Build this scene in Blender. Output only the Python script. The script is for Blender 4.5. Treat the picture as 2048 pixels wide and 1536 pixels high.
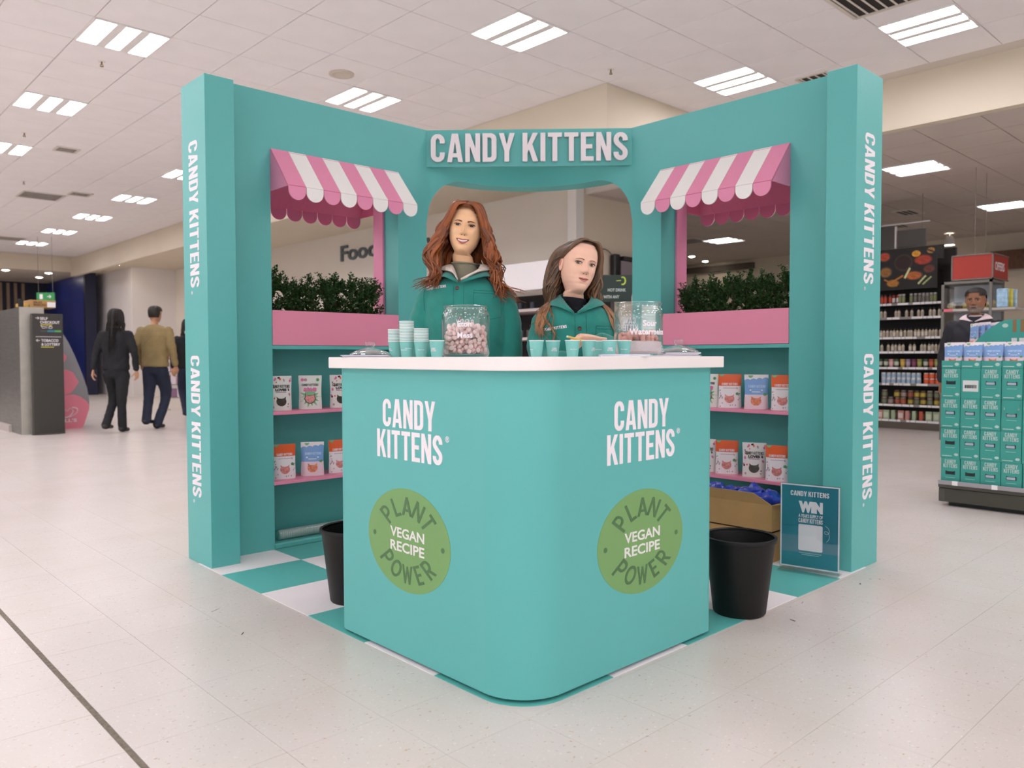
import bpy, bmesh, math, random
from mathutils import Vector, Matrix, Euler, noise
PI = math.pi
S2 = 2 ** -0.5
scene = bpy.context.scene
COL = scene.collection
for _o in list(bpy.data.objects):
    bpy.data.objects.remove(_o)

# ------------------------------------------------------------------ camera
# world axes follow the shop grid: x runs back-right, y runs back-left, kiosk corner at 0,0
CAM = Vector((-3.8979, -3.9585, 1.0365))
YAW, PITCH, ROLL = 0.0306 - PI / 4, 0.0345, -0.0026
fwd = Vector((-math.sin(YAW) * math.cos(PITCH), math.cos(YAW) * math.cos(PITCH), -math.sin(PITCH)))
right = Vector((math.cos(YAW), math.sin(YAW), 0))
up = right.cross(fwd)
r2 = right * math.cos(ROLL) + up * math.sin(ROLL)
u2 = -right * math.sin(ROLL) + up * math.cos(ROLL)
cam_data = bpy.data.cameras.new('camera')
cam_data.sensor_width = 36.0
cam_data.lens = 1586.0 / 2048 * 36
cam_data.clip_end = 200
cam_data.dof.use_dof = True
cam_data.dof.focus_distance = 3.25
cam_data.dof.aperture_fstop = 3.4
cam = bpy.data.objects.new('camera', cam_data)
COL.objects.link(cam)
m3 = Matrix((r2, u2, -fwd)).transposed()
cam.matrix_world = Matrix.Translation(CAM) @ m3.to_4x4()
scene.camera = cam

# ------------------------------------------------------------------ world, exposure
world = bpy.data.worlds.new('world')
scene.world = world
world.use_nodes = True
world.node_tree.nodes['Background'].inputs[0].default_value = (1.0, 0.97, 0.94, 1)
world.node_tree.nodes['Background'].inputs[1].default_value = 0.15
scene.view_settings.view_transform = 'Standard'
scene.view_settings.look = 'None'
scene.view_settings.gamma = 1.0
scene.view_settings.exposure = 0.0
scene.view_settings.use_curve_mapping = False
LAMP = 31.5          # radiance of the shop's ceiling tubes
FILL_GLOW = 1.7            # radiance of the added glazing, fill light from behind the camera
CEIL, LOWR, LOWL = 3.77, 3.28, 3.40

# ------------------------------------------------------------------ materials
MATS = {}
def srgb(h):
    if isinstance(h, str):
        h = h.lstrip('#'); c = [int(h[i:i + 2], 16) / 255 for i in (0, 2, 4)]
    else:
        c = [v / 255 for v in h]
    return tuple(((v / 12.92) if v <= 0.04045 else ((v + 0.055) / 1.055) ** 2.4) for v in c) + (1,)
def mat(name, color, rough=0.5, metal=0.0, spec=0.5, var=0.0, scale=8.0, bump=0.0, bscale=60.0,
        emit=0.0, coat=0.0, sheen=0.0, attr=None, trans=0.0, sss=0.0, stretch=(1, 1, 1)):
    if name in MATS: return MATS[name]
    m = bpy.data.materials.new(name); m.use_nodes = True
    nt = m.node_tree; b = nt.nodes['Principled BSDF']
    c = srgb(color) if not (isinstance(color, tuple) and len(color) == 4) else color
    b.inputs['Base Color'].default_value = c
    b.inputs['Roughness'].default_value = rough
    b.inputs['Metallic'].default_value = metal
    b.inputs['Specular IOR Level'].default_value = spec
    b.inputs['Coat Weight'].default_value = coat
    b.inputs['Sheen Weight'].default_value = sheen
    b.inputs['Transmission Weight'].default_value = trans
    if sss:
        b.inputs['Subsurface Weight'].default_value = sss
        b.inputs['Subsurface Radius'].default_value = (0.012, 0.005, 0.003)
        b.inputs['Subsurface Scale'].default_value = 0.6
    if emit:
        b.inputs['Emission Color'].default_value = c
        b.inputs['Emission Strength'].default_value = emit
    tc = nt.nodes.new('ShaderNodeTexCoord')
    mp = nt.nodes.new('ShaderNodeMapping'); nt.links.new(tc.outputs['Object'], mp.inputs[0])
    mp.inputs['Scale'].default_value = stretch
    last = None
    if attr:
        a = nt.nodes.new('ShaderNodeAttribute'); a.attribute_name = attr
        mx = nt.nodes.new('ShaderNodeMix'); mx.data_type = 'RGBA'; mx.blend_type = 'MULTIPLY'
        mx.inputs[0].default_value = 1; mx.inputs[6].default_value = c
        nt.links.new(a.outputs['Color'], mx.inputs[7]); last = mx.outputs[2]
    if var:
        n = nt.nodes.new('ShaderNodeTexNoise'); n.inputs['Scale'].default_value = scale
        n.inputs['Detail'].default_value = 4
        nt.links.new(mp.outputs[0], n.inputs['Vector'])
        r = nt.nodes.new('ShaderNodeMapRange'); r.inputs[1].default_value = 0.3; r.inputs[2].default_value = 0.7
        r.inputs[3].default_value = 1 - var; r.inputs[4].default_value = 1 + var
        nt.links.new(n.outputs[0], r.inputs[0])
        hv = nt.nodes.new('ShaderNodeHueSaturation'); nt.links.new(r.outputs[0], hv.inputs['Value'])
        if last: nt.links.new(last, hv.inputs['Color'])
        else: hv.inputs['Color'].default_value = c
        last = hv.outputs[0]
    if last: nt.links.new(last, b.inputs['Base Color'])
    if bump:
        n2 = nt.nodes.new('ShaderNodeTexNoise'); n2.inputs['Scale'].default_value = bscale
        n2.inputs['Detail'].default_value = 3
        nt.links.new(mp.outputs[0], n2.inputs['Vector'])
        bp = nt.nodes.new('ShaderNodeBump'); bp.inputs['Strength'].default_value = bump
        bp.inputs['Distance'].default_value = 0.01
        nt.links.new(n2.outputs[0], bp.inputs['Height']); nt.links.new(bp.outputs[0], b.inputs['Normal'])
    MATS[name] = m
    return m
def emat(name, color, strength):
    if name in MATS: return MATS[name]
    m = bpy.data.materials.new(name); m.use_nodes = True
    nt = m.node_tree; nt.nodes.clear()
    e = nt.nodes.new('ShaderNodeEmission'); e.inputs[0].default_value = srgb(color); e.inputs[1].default_value = strength
    o = nt.nodes.new('ShaderNodeOutputMaterial'); nt.links.new(e.outputs[0], o.inputs[0])
    MATS[name] = m; return m
def glass(name, tint=(0.96, 0.98, 0.97, 1), gloss=1.0, rough=0.02, blend=0.35):
    if name in MATS: return MATS[name]
    m = bpy.data.materials.new(name); m.use_nodes = True
    nt = m.node_tree; nt.nodes.clear()
    t = nt.nodes.new('ShaderNodeBsdfTransparent'); t.inputs[0].default_value = tint
    g = nt.nodes.new('ShaderNodeBsdfGlossy'); g.inputs['Roughness'].default_value = rough
    g.inputs['Color'].default_value = (gloss, gloss, gloss, 1)
    w = nt.nodes.new('ShaderNodeLayerWeight'); w.inputs['Blend'].default_value = 0.5
    pw = nt.nodes.new('ShaderNodeMath'); pw.operation = 'POWER'; pw.inputs[1].default_value = 3.0
    nt.links.new(w.outputs['Facing'], pw.inputs[0])
    lw = nt.nodes.new('ShaderNodeMath'); lw.operation = 'MULTIPLY_ADD'; lw.inputs[1].default_value = blend; lw.inputs[2].default_value = 0.05
    nt.links.new(pw.outputs[0], lw.inputs[0])
    mx = nt.nodes.new('ShaderNodeMixShader'); o = nt.nodes.new('ShaderNodeOutputMaterial')
    nt.links.new(lw.outputs[0], mx.inputs[0]); nt.links.new(t.outputs[0], mx.inputs[1])
    nt.links.new(g.outputs[0], mx.inputs[2]); nt.links.new(mx.outputs[0], o.inputs[0])
    MATS[name] = m; return m

# ------------------------------------------------------------------ mesh helpers
def link(o, parent=None):
    COL.objects.link(o)
    if parent is not None:
        o.parent = parent
        o.matrix_parent_inverse = parent_world(parent).inverted()
    return o
def parent_world(p):
    m = p.matrix_basis.copy()
    if p.parent is not None:
        m = parent_world(p.parent) @ p.matrix_parent_inverse @ m
    return m
def tag(o, label=None, cat=None, group=None, kind=None):
    if label: o['label'] = label
    if cat: o['category'] = cat
    if group: o['group'] = group
    if kind: o['kind'] = kind
    return o
def empty(name, loc, label=None, cat=None, group=None, kind=None, rz=0.0):
    o = bpy.data.objects.new(name, None); o.empty_display_size = 0.1
    o.location = loc; o.rotation_euler = (0, 0, rz)
    COL.objects.link(o)
    return tag(o, label, cat, group, kind)
def mobj(name, mesh, m, parent=None, loc=None, smooth=False):
    if m is not None and not mesh.materials: mesh.materials.append(m)
    if smooth: mesh.shade_smooth()
    o = bpy.data.objects.new(name, mesh)
    if loc is not None: o.location = loc
    return link(o, parent)
class MB:
    def __init__(s): s.v = []; s.f = []; s.mi = []; s.M = None; s.m = 0; s.sm = []
    def add(s, vs, fs, m=None, smooth=False):
        n = len(s.v)
        for p in vs:
            p = Vector(p); s.v.append(s.M @ p if s.M is not None else p)
        for f in fs:
            s.f.append([n + i for i in f]); s.mi.append(s.m if m is None else m); s.sm.append(smooth)
        return s
    def box(s, x0, y0, z0, x1, y1, z1, m=None):
        x0, x1 = min(x0, x1), max(x0, x1); y0, y1 = min(y0, y1), max(y0, y1); z0, z1 = min(z0, z1), max(z0, z1)
        return s.add([(x0, y0, z0), (x1, y0, z0), (x1, y1, z0), (x0, y1, z0), (x0, y0, z1), (x1, y0, z1), (x1, y1, z1), (x0, y1, z1)],
              [(3, 2, 1, 0), (4, 5, 6, 7), (0, 1, 5, 4), (1, 2, 6, 5), (2, 3, 7, 6), (3, 0, 4, 7)], m)
    def lathe(s, prof, n=32, c=(0, 0, 0), m=None, smooth=True, cap0=True, cap1=True, sx=1, sy=1):
        vs = []; fs = []
        k = len(prof)
        for r, z in prof:
            for i in range(n):
                a = 2 * PI * i / n
                vs.append((c[0] + r * math.cos(a) * sx, c[1] + r * math.sin(a) * sy, c[2] + z))
        for j in range(k - 1):
            for i in range(n):
                i2 = (i + 1) % n
                fs.append((j * n + i, j * n + i2, (j + 1) * n + i2, (j + 1) * n + i))
        s.add(vs, fs, m, smooth)
        if cap0: s.add(vs[:n], [tuple(range(n - 1, -1, -1))], m)
        if cap1: s.add(vs[-n:], [tuple(range(n))], m)
        return s
    def tube(s, pts, rad, n=8, m=None, smooth=True, cap=True, flat=1.0, side=None):
        pts = [Vector(p) for p in pts]; k = len(pts)
        if not hasattr(rad, '__len__'): rad = [rad] * k
        vs = []; fs = []
        ref = Vector(side) if side is not None else None
        for j in range(k):
            d = (pts[min(j + 1, k - 1)] - pts[max(j - 1, 0)])
            if d.length < 1e-9: d = Vector((0, 0, 1))
            d.normalize()
            if ref is None: ref = d.orthogonal()
            a = ref - d * ref.dot(d)
            if a.length < 1e-6: a = d.orthogonal()
            a.normalize(); ref = a; b = d.cross(a)
            for i in range(n):
                t = 2 * PI * i / n
                vs.append(pts[j] + a * (rad[j] * math.cos(t)) + b * (rad[j] * flat * math.sin(t)))
        for j in range(k - 1):
            for i in range(n):
                i2 = (i + 1) % n
                fs.append((j * n + i, j * n + i2, (j + 1) * n + i2, (j + 1) * n + i))
        if cap:
            fs.append(tuple(range(n - 1, -1, -1))); fs.append(tuple((k - 1) * n + i for i in range(n)))
        return s.add(vs, fs, m, smooth)
    def prism(s, poly, d, m=None):
        # poly: list of 3d points (a planar loop), d: extrusion vector
        n = len(poly); d = Vector(d)
        a = [Vector(p) for p in poly]; b = [p + d for p in a]
        fs = [tuple(range(n - 1, -1, -1)), tuple(range(n, 2 * n))]
        for i in range(n):
            j = (i + 1) % n; fs.append((i, j, n + j, n + i))
        return s.add(a + b, fs, m)
    def ball(s, c, r, n=12, k=8, m=None, sc=(1, 1, 1)):
        vs = [(c[0], c[1], c[2] - r * sc[2])]; fs = []
        for j in range(1, k):
            t = PI * j / k
            for i in range(n):
                a = 2 * PI * i / n
                vs.append((c[0] + r * sc[0] * math.sin(t) * math.cos(a), c[1] + r * sc[1] * math.sin(t) * math.sin(a), c[2] - r * sc[2] * math.cos(t)))
        vs.append((c[0], c[1], c[2] + r * sc[2])); e = len(vs) - 1
        for i in range(n):
            i2 = (i + 1) % n
            fs.append((0, 1 + i2, 1 + i)); fs.append((e, e - n + i, e - n + i2))
            for j in range(k - 2):
                fs.append((1 + j * n + i, 1 + j * n + i2, 1 + (j + 1) * n + i2, 1 + (j + 1) * n + i))
        return s.add(vs, fs, m, True)
    def mesh(s, name, mats, bevel=0.0, origin=None, fix=True, seg=1):
        me = bpy.data.meshes.new(name)
        if origin is None:
            xs = [p.x for p in s.v]; ys = [p.y for p in s.v]; zs = [p.z for p in s.v]
            origin = Vector(((min(xs) + max(xs)) / 2, (min(ys) + max(ys)) / 2, min(zs)))
        origin = Vector(origin)
        me.from_pydata([p - origin for p in s.v], [], s.f)
        for p, mi, sm in zip(me.polygons, s.mi, s.sm):
            p.material_index = mi; p.use_smooth = sm
        if not isinstance(mats, (list, tuple)): mats = [mats]
        for m in mats: me.materials.append(m)
        if fix or bevel:
            bm = bmesh.new(); bm.from_mesh(me)
            if fix: bmesh.ops.recalc_face_normals(bm, faces=bm.faces)
            if bevel:
                es = [e for e in bm.edges if len(e.link_faces) == 2 and e.calc_face_angle(0) > 0.6]
                bmesh.ops.bevel(bm, geom=es, offset=bevel, segments=seg, affect='EDGES', clamp_overlap=True)
            bm.to_mesh(me); bm.free()
        me.update()
        if any(s.sm): me.set_sharp_from_angle(angle=.7)
        return me, origin
    def build(s, name, mats, parent=None, bevel=0.0, origin=None, fix=True, seg=1):
        me, o = s.mesh(name, mats, bevel, origin, fix, seg)
        return mobj(name, me, None, parent, o)
def copy_tree(root, loc=None, rz=None, parent=None):
    c = root.copy(); COL.objects.link(c)
    if parent is not None: c.parent = parent
    if loc is not None: c.location = loc
    if rz is not None: c.rotation_euler = (0, 0, rz)
    for ch in list(root.children):
        copy_tree(ch, parent=c)
    return c
def kw(side, a, d, z):
    # kiosk wall coordinates: a along the wall from the inner corner, d behind (+) or in front (-) of its face
    return Vector((-a, d, z)) if side == 'L' else Vector((d, -a, z))
def kbox(mb, side, a0, a1, d0, d1, z0, z1, m=None):
    p, q = kw(side, a0, d0, z0), kw(side, a1, d1, z1)
    return mb.box(p.x, p.y, p.z, q.x, q.y, q.z, m)

ORD = ['first', 'second', 'third', 'fourth', 'fifth', 'sixth', 'seventh', 'eighth', 'ninth', 'tenth', 'eleventh', 'twelfth', 'thirteenth', 'fourteenth', 'fifteenth', 'sixteenth', 'seventeenth', 'eighteenth', 'nineteenth', 'twentieth', 'twenty-first', 'twenty-second', 'twenty-third', 'twenty-fourth', 'twenty-fifth', 'twenty-sixth', 'twenty-seventh']
# ------------------------------------------------------------------ lettering
def arc(cx, cy, r, a0, a1, n=6, ry=None):
    ry = r if ry is None else ry
    return [(cx + r * math.cos(math.radians(a0 + (a1 - a0) * i / n)), cy + ry * math.sin(math.radians(a0 + (a1 - a0) * i / n))) for i in range(n + 1)]
def stroke(pts, h):
    L = []; R = []; n = len(pts)
    for i in range(n):
        a = pts[max(i - 1, 0)]; b = pts[min(i + 1, n - 1)]
        dx, dy = b[0] - a[0], b[1] - a[1]; l = math.hypot(dx, dy) or 1
        nx, ny = -dy / l * h, dx / l * h
        L.append((pts[i][0] + nx, pts[i][1] + ny)); R.append((pts[i][0] - nx, pts[i][1] - ny))
    return L + R[::-1]
def block_glyphs(w=0.47, s=0.165):
    h = s / 2; r = 0.17
    G = {}
    def c_path(): return [(w - h, .66)] + arc(w - r - h + .0, 1 - r - h, r, 0, 90) + arc(r + h, 1 - r - h, r, 90, 180) + arc(r + h, r + h, r, 180, 270) + arc(w - r - h, r + h, r, 270, 360) + [(w - h, .34)]
    G['C'] = (w, [stroke(c_path(), h)])
    ri = .07
    G['D'] = (w, [[(0, 0)] + arc(w - .2, .2, .2, 270, 360) + arc(w - .2, .8, .2, 0, 90) + [(0, 1)],
                  [(s, .145)] + arc(w - s - ri, .145 + ri, ri, 270, 360) + arc(w - s - ri, .855 - ri, ri, 0, 90) + [(s, .855)]])
    G['A'] = (w + .06, [[(0, 0), (.16, 0), (.185, .17), (.345, .17), (.37, 0), (.53, 0), (.37, 1), (.16, 1)], [(.205, .31), (.325, .31), (.265, .72)]])
    G['N'] = (w + .03, [[(0, 0), (s - .01, 0), (s - .01, .55), (.335, 0), (.5, 0), (.5, 1), (.345, 1), (.345, .47), (.165, 1), (0, 1)]])
    G['Y'] = (w + .05, [[(.18, 0), (.345, 0), (.345, .38), (.525, 1), (.36, 1), (.2625, .6), (.165, 1), (0, 1), (.18, .38)]])
    G['K'] = (w + .05, [[(0, 0), (s, 0), (s, .3), (.215, .42), (.35, 0), (.525, 0), (.33, .6), (.51, 1), (.345, 1), (s, .58), (s, 1), (0, 1)]])
    G['I'] = (s, [[(0, 0), (s, 0), (s, 1), (0, 1)]])
    G['T'] = (w, [[(w / 2 - h, 0), (w / 2 + h, 0), (w / 2 + h, .85), (w, .85), (w, 1), (0, 1), (0, .85), (w / 2 - h, .85)]])
    G['E'] = (w - .04, [[(0, 0), (w - .04, 0), (w - .04, .15), (s, .15), (s, .43), (w - .09, .43), (w - .09, .575), (s, .575), (s, .85), (w - .04, .85), (w - .04, 1), (0, 1)]])
    sp = [(w - h, .70)] + arc(w - r - h, 1 - r - h, r, 0, 90) + arc(r + h, 1 - r - h, r, 90, 180) + arc(r + h, .72, r, 180, 225, 3)
    sp += arc(w - r - h, .28, r, 45, 0, 3) + arc(w - r - h, r + h, r, 0, -90) + arc(r + h, r + h, r, -90, -180) + [(h, .30)]
    G['S'] = (w, [stroke(sp, h)])
    return G
GLY = block_glyphs()
def curve_mesh(splines, depth, name='lettering'):
    cu = bpy.data.curves.new(name, 'CURVE'); cu.dimensions = '2D'; cu.fill_mode = 'BOTH'; cu.extrude = depth / 2
    for pts in splines:
        sp = cu.splines.new('POLY'); sp.points.add(len(pts) - 1)
        for p, q in zip(sp.points, pts): p.co = (q[0], q[1], 0, 1)
        sp.use_cyclic_u = True
    o = bpy.data.objects.new('t', cu)
    me = bpy.data.meshes.new_from_object(o)
    bpy.data.objects.remove(o); bpy.data.curves.remove(cu)
    me.name = name
    return me
def font_mesh(txt, depth, bold=0.0, shear=0.0, name='lettering', space=1.0, align='LEFT', line=1.0):
    cu = bpy.data.curves.new(name, 'FONT'); cu.body = txt; cu.extrude = depth / 2; cu.offset = bold
    cu.shear = shear; cu.space_character = space; cu.resolution_u = 3; cu.align_x = align; cu.space_line = line
    o = bpy.data.objects.new('t', cu)
    me = bpy.data.meshes.new_from_object(o)
    bpy.data.objects.remove(o); bpy.data.curves.remove(cu)
    me.name = name
    return me
def block_mesh(lines, depth, gap=0.075, word=0.2, lead=1.1, name='lettering', align='C'):
    spl = []; W = []
    for t in lines:
        x = 0
        for ch in t: x += (word if ch == ' ' else GLY[ch][0] + gap)
        W.append(x - gap)
    mw = max(W)
    for k, t in enumerate(lines):
        x = (mw - W[k]) / 2 if align == 'C' else 0
        for ch in t:
            if ch == ' ': x += word; continue
            w, polys = GLY[ch]
            for p in polys: spl.append([(x + q[0], q[1] - k * lead) for q in p])
            x += w + gap
    return curve_mesh(spl, depth, name)
def frame(o, rx, ry):
    rx = Vector(rx).normalized(); ry = Vector(ry).normalized(); n = rx.cross(ry)
    M = Matrix((rx, ry, n)).transposed().to_4x4()
    M.translation = Vector(o)
    return M
def fit(me, w=None, h=None):
    xs = [v.co.x for v in me.vertices]; ys = [v.co.y for v in me.vertices]; zs = [v.co.z for v in me.vertices]
    if not xs: return me
    x0, x1, y0, y1, z0 = min(xs), max(xs), min(ys), max(ys), min(zs)
    sx = w / (x1 - x0) if w else None; sy = h / (y1 - y0) if h else None
    sx = sx or sy; sy = sy or sx
    for v in me.vertices:
        v.co = ((v.co.x - (x0 + x1) / 2) * sx, (v.co.y - (y0 + y1) / 2) * sy, v.co.z - z0)
    return me
def put_text(me, o, rx, ry, m, parent, w=None, h=None, name='lettering', lift=0.0004):
    fit(me, w, h); M = frame(o, rx, ry)
    for v in me.vertices: v.co.z += lift
    me.transform(M.to_3x3().to_4x4())
    me.materials.clear(); me.materials.append(m)
    return mobj(name, me, None, parent, Vector(o))
def disc(mb, o, rx, ry, r, d=0.0006, n=48, m=None, lift=0.0):
    M = frame(o, rx, ry)
    mb.prism([M @ Vector((r * math.cos(2 * PI * i / n), r * math.sin(2 * PI * i / n), lift)) for i in range(n)], (M.to_3x3() @ Vector((0, 0, d))), m)
    return mb
def flat(mb, pts, o, rx, ry, d=0.0006, lift=0.0, m=None):
    M = frame(o, rx, ry)
    mb.prism([M @ Vector((p[0], p[1], lift)) for p in pts], M.to_3x3() @ Vector((0, 0, d)), m)
    return mb
def in_view(p, margin=1.05):
    d = Vector(p) - CAM; z = d.dot(fwd)
    if z < 0.3: return None
    x = d.dot(r2) / z * 1586 / 1024; y = d.dot(u2) / z * 1586 / 768
    return z if abs(x) < margin and abs(y) < margin else None
def catmull(P, n):
    P = [Vector(p) for p in P]; Q = [P[0] * 2 - P[1]] + P + [P[-1] * 2 - P[-2]]
    out = []
    k = len(P) - 1
    for i in range(n):
        t = i / (n - 1) * k; j = min(int(t), k - 1); f = t - j
        a, b, c, d = Q[j], Q[j + 1], Q[j + 2], Q[j + 3]
        out.append(0.5 * ((2 * b) + (c - a) * f + (2 * a - 5 * b + 4 * c - d) * f * f + (3 * b - a - 3 * c + d) * f ** 3))
    return out
# ================================================================== setting materials
def floor_material(name, base, light=1.0):
    m = bpy.data.materials.new(name); m.use_nodes = True; nt = m.node_tree; b = nt.nodes['Principled BSDF']
    g = nt.nodes.new('ShaderNodeNewGeometry')
    def flecks(scale, lo, hi, stretch):
        mp = nt.nodes.new('ShaderNodeMapping'); mp.inputs['Scale'].default_value = stretch
        mp.inputs['Rotation'].default_value = (0, 0, scale * 0.013)
        nt.links.new(g.outputs['Position'], mp.inputs[0])
        n = nt.nodes.new('ShaderNodeTexNoise'); n.inputs['Scale'].default_value = scale; n.inputs['Detail'].default_value = 2
        nt.links.new(mp.outputs[0], n.inputs['Vector'])
        r = nt.nodes.new('ShaderNodeMapRange'); r.inputs[1].default_value = lo; r.inputs[2].default_value = hi
        nt.links.new(n.outputs[0], r.inputs[0]); return r.outputs[0]
    col = None
    cur = srgb(base)
    for scale, lo, hi, st, c, k in ((48, .66, .72, (1, 1.8, 1), '#b98f62', .62), (75, .69, .75, (1.8, 1, 1), '#6f6558', .6), (90, .64, .72, (1, 1, 1), '#f3eee8', .5), (2.2, .4, .75, (1, 1, 1), '#c9bdae', .3)):
        f = flecks(scale, lo, hi, st)
        mu = nt.nodes.new('ShaderNodeMath'); mu.operation = 'MULTIPLY'; mu.inputs[1].default_value = k
        nt.links.new(f, mu.inputs[0])
        mx = nt.nodes.new('ShaderNodeMix'); mx.data_type = 'RGBA'
        nt.links.new(mu.outputs[0], mx.inputs[0])
        if col is None: mx.inputs[6].default_value = cur
        else: nt.links.new(col, mx.inputs[6])
        mx.inputs[7].default_value = srgb(c); col = mx.outputs[2]
    nt.links.new(col, b.inputs['Base Color'])
    b.inputs['Roughness'].default_value = 0.27
    b.inputs['Specular IOR Level'].default_value = 0.42
    n = nt.nodes.new('ShaderNodeTexNoise'); n.inputs['Scale'].default_value = 7; nt.links.new(g.outputs['Position'], n.inputs['Vector'])
    bp = nt.nodes.new('ShaderNodeBump'); bp.inputs['Strength'].default_value = 0.05; bp.inputs['Distance'].default_value = 0.02
    nt.links.new(n.outputs[0], bp.inputs['Height']); nt.links.new(bp.outputs[0], b.inputs['Normal'])
    MATS[name] = m
    return m
M_floor = floor_material('floor_vinyl', '#d6cec8')
M_joint = mat('floor_joint', '#a89e92', .8)
M_exp = mat('expansion_joint', '#7b7164', .85, var=.25, scale=60)
M_tile = mat('ceiling_tile', '#f3eeed', .9, spec=.1, var=.02, scale=3, bump=.05, bscale=220)
M_grid = mat('ceiling_grid', '#d9d0c6', .8)
M_cream = mat('cream_plaster', '#dcd0bc', .85, spec=.2, var=.015, scale=1.5)
M_white = mat('white_plaster', '#e4dedb', .8, spec=.2, var=.015, scale=1.5)
M_taupe = mat('taupe_wall', '#ddd5c9', .85, spec=.2, var=.02, scale=1.2)
M_tube = emat('tube_light', '#fcf8ff', LAMP)
M_down = emat('downlight_glow', '#fff4e2', LAMP * 1.6)
M_lampw = mat('lamp_white', '#e8e4e0', .5)
M_dark = mat('dark_metal', '#3c3833', .5)
M_black = mat('black_plastic', '#191817', .35, coat=.1)
M_grey = mat('grey_metal', '#77736c', .45, metal=.3)
M_chrome = mat('chrome', '#c8c6c2', .2, metal=1)

XR = (-10.0, 16.0); YR = (-10.0, 28.0)
# ------------------------------------------------------------------ floor
T = 0.2975
FX0, FY0 = -3.2255, -2.6575
fl = MB().box(XR[0], YR[0], -0.12, XR[1], YR[1], -0.0035).build('floor', M_joint); fl['kind'] = 'structure'
def tile_poly(mb, x0, x1, y0, y1, z=0.0, g=0.0004):
    mb.box(x0 + g, y0 + g, -0.0034, x1 - g, y1 - g, z)
cand = []
for i in range(-14, 28):
    for j in range(-13, 40):
        x0, y0 = FX0 + i * T, FY0 + j * T
        c = (x0 + T / 2, y0 + T / 2, 0)
        z = in_view(c, 1.12)
        inside = -2.33 < c[0] < -.25 and -2.33 < c[1] < -.25
        cand.append((z if z and not inside else 1e3, i, j))
cand.sort()
tm = MB(); tile_poly(tm, -T / 2, T / 2, -T / 2, T / 2)
tile_me, _ = tm.mesh('floor_tile', M_floor, origin=(0, 0, 0))
tm2 = MB(); tm2.box(-T / 2 + .009, -T / 2 + .0006, -.0034, T / 2 - .0006, T / 2 - .0006, 0)
tile_me2, _ = tm2.mesh('floor_tile', M_floor, origin=(0, 0, 0))
tm3 = MB(); tm3.box(-T / 2 + .0006, -T / 2 + .0006, -.0034, T / 2 - .009, T / 2 - .0006, 0)
tile_me3, _ = tm3.mesh('floor_tile', M_floor, origin=(0, 0, 0))
rest = MB()
for k, (z, i, j) in enumerate(cand):
    x0, y0 = FX0 + i * T, FY0 + j * T
    if k < 300:
        o = bpy.data.objects.new('floor_tile', tile_me2 if i == 0 else tile_me3 if i == -1 else tile_me)
        o.location = (x0 + T / 2, y0 + T / 2, 0); link(o, fl)
    else:
        tile_poly(rest, x0 + (.0085 if i == 0 else 0), x0 + T - (.0085 if i == -1 else 0), y0, y0 + T)
o = rest.build('floor_tiles_beyond', M_floor, fl, fix=False); o['kind'] = 'stuff'
fx0, fx1, fy0, fy1 = FX0 - 14 * T, FX0 + 28 * T, FY0 - 13 * T, FY0 + 40 * T
o = MB().box(XR[0], YR[0], -.0034, fx0, YR[1], 0).box(fx1, YR[0], -.0034, XR[1], YR[1], 0).box(fx0, YR[0], -.0034, fx1, fy0, 0).box(fx0, fy1, -.0034, fx1, YR[1], 0)
o.build('floor_surface', M_floor, fl, fix=False)
# worn expansion joint with a ragged edge
ej = MB(); random.seed(4)
ys = [fy0 + (fy1 - fy0) * t / 400 for t in range(401)]
L_ = [FX0 - .0075 + random.uniform(-.0015, .0012) for _ in ys]; R_ = [FX0 + .0075 + random.uniform(-.0012, .002) for _ in ys]
ej.add([(l, y, -.0008) for l, y in zip(L_, ys)] + [(r, y, -.0008) for r, y in zip(R_, ys)], [(i, i + 401, i + 402, i + 1) for i in range(400)])
ej.build('expansion_joint', M_exp, fl)
# scuffs and bits on the floor
sc = MB()
for (x, y, l, a, w) in ((-2.58, -.78, .05, .5, .003), (-2.62, -1.12, .03, .9, .004), (-.99, -2.47, .025, 1.4, .006), (-.3, -2.44, .015, .4, .006), (-.19, -2.44, .012, 2, .005), (-.16, -2.47, .01, 1, .005), (-.75, -2.39, .03, .3, .002)):
    dx, dy = math.cos(a) * l / 2, math.sin(a) * l / 2
    sc.tube([(x - dx, y - dy, .0006), (x, y, .0008), (x + dx, y + dy, .0006)], [w * .4, w * .6, w * .3], 6, flat=.15, side=(-dy, dx, 0))
sc.build('scuff_mark', M_dark, fl)

# ------------------------------------------------------------------ ceiling
cl = MB()
cl.box(XR[0], YR[0], CEIL + .012, 4.32, 1.234, CEIL + .1).box(XR[0], 1.234, CEIL + .012, 2.298, 20.4, CEIL + .1)
ceiling = cl.build('ceiling', M_grid); ceiling['kind'] = 'structure'
fixtures = []
for ix in range(-3, 3):
    for iy in range(-4, 8):
        x, y = -1.602 + 2.4 * ix, .934 + 2.4 * iy
        if x > 2.3 and y > 1.2: continue
        if ix == 2 and iy == 0: y -= .6
        if (ix, iy) in ((-1, -1), (0, -2), (0, -1)): continue   # no lamps right over the kiosk front
        fixtures.append((x, y, CEIL))
fixset = {(round(x, 1), round(y, 1)) for x, y, z in fixtures}
cm = MB(); cm.box(-.296, -.296, 0, .296, .296, .012); ct_me, _ = cm.mesh('ceiling_tile', M_tile, bevel=.0025, origin=(0, 0, 0))
cand = []
for i in range(-15, 10):
    for j in range(-19, 32):
        x, y = -1.602 + .6 * i, .934 + .6 * j
        if y + .3 > 20.5 or (x > 2.2 and y > 1.2): continue
        if (round(x, 1), round(y, 1)) in fixset: continue
        z = in_view((x, y, CEIL), 1.1)
        cand.append((z if z else 1e3, x, y))
cand.sort()
rest = MB()
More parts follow.
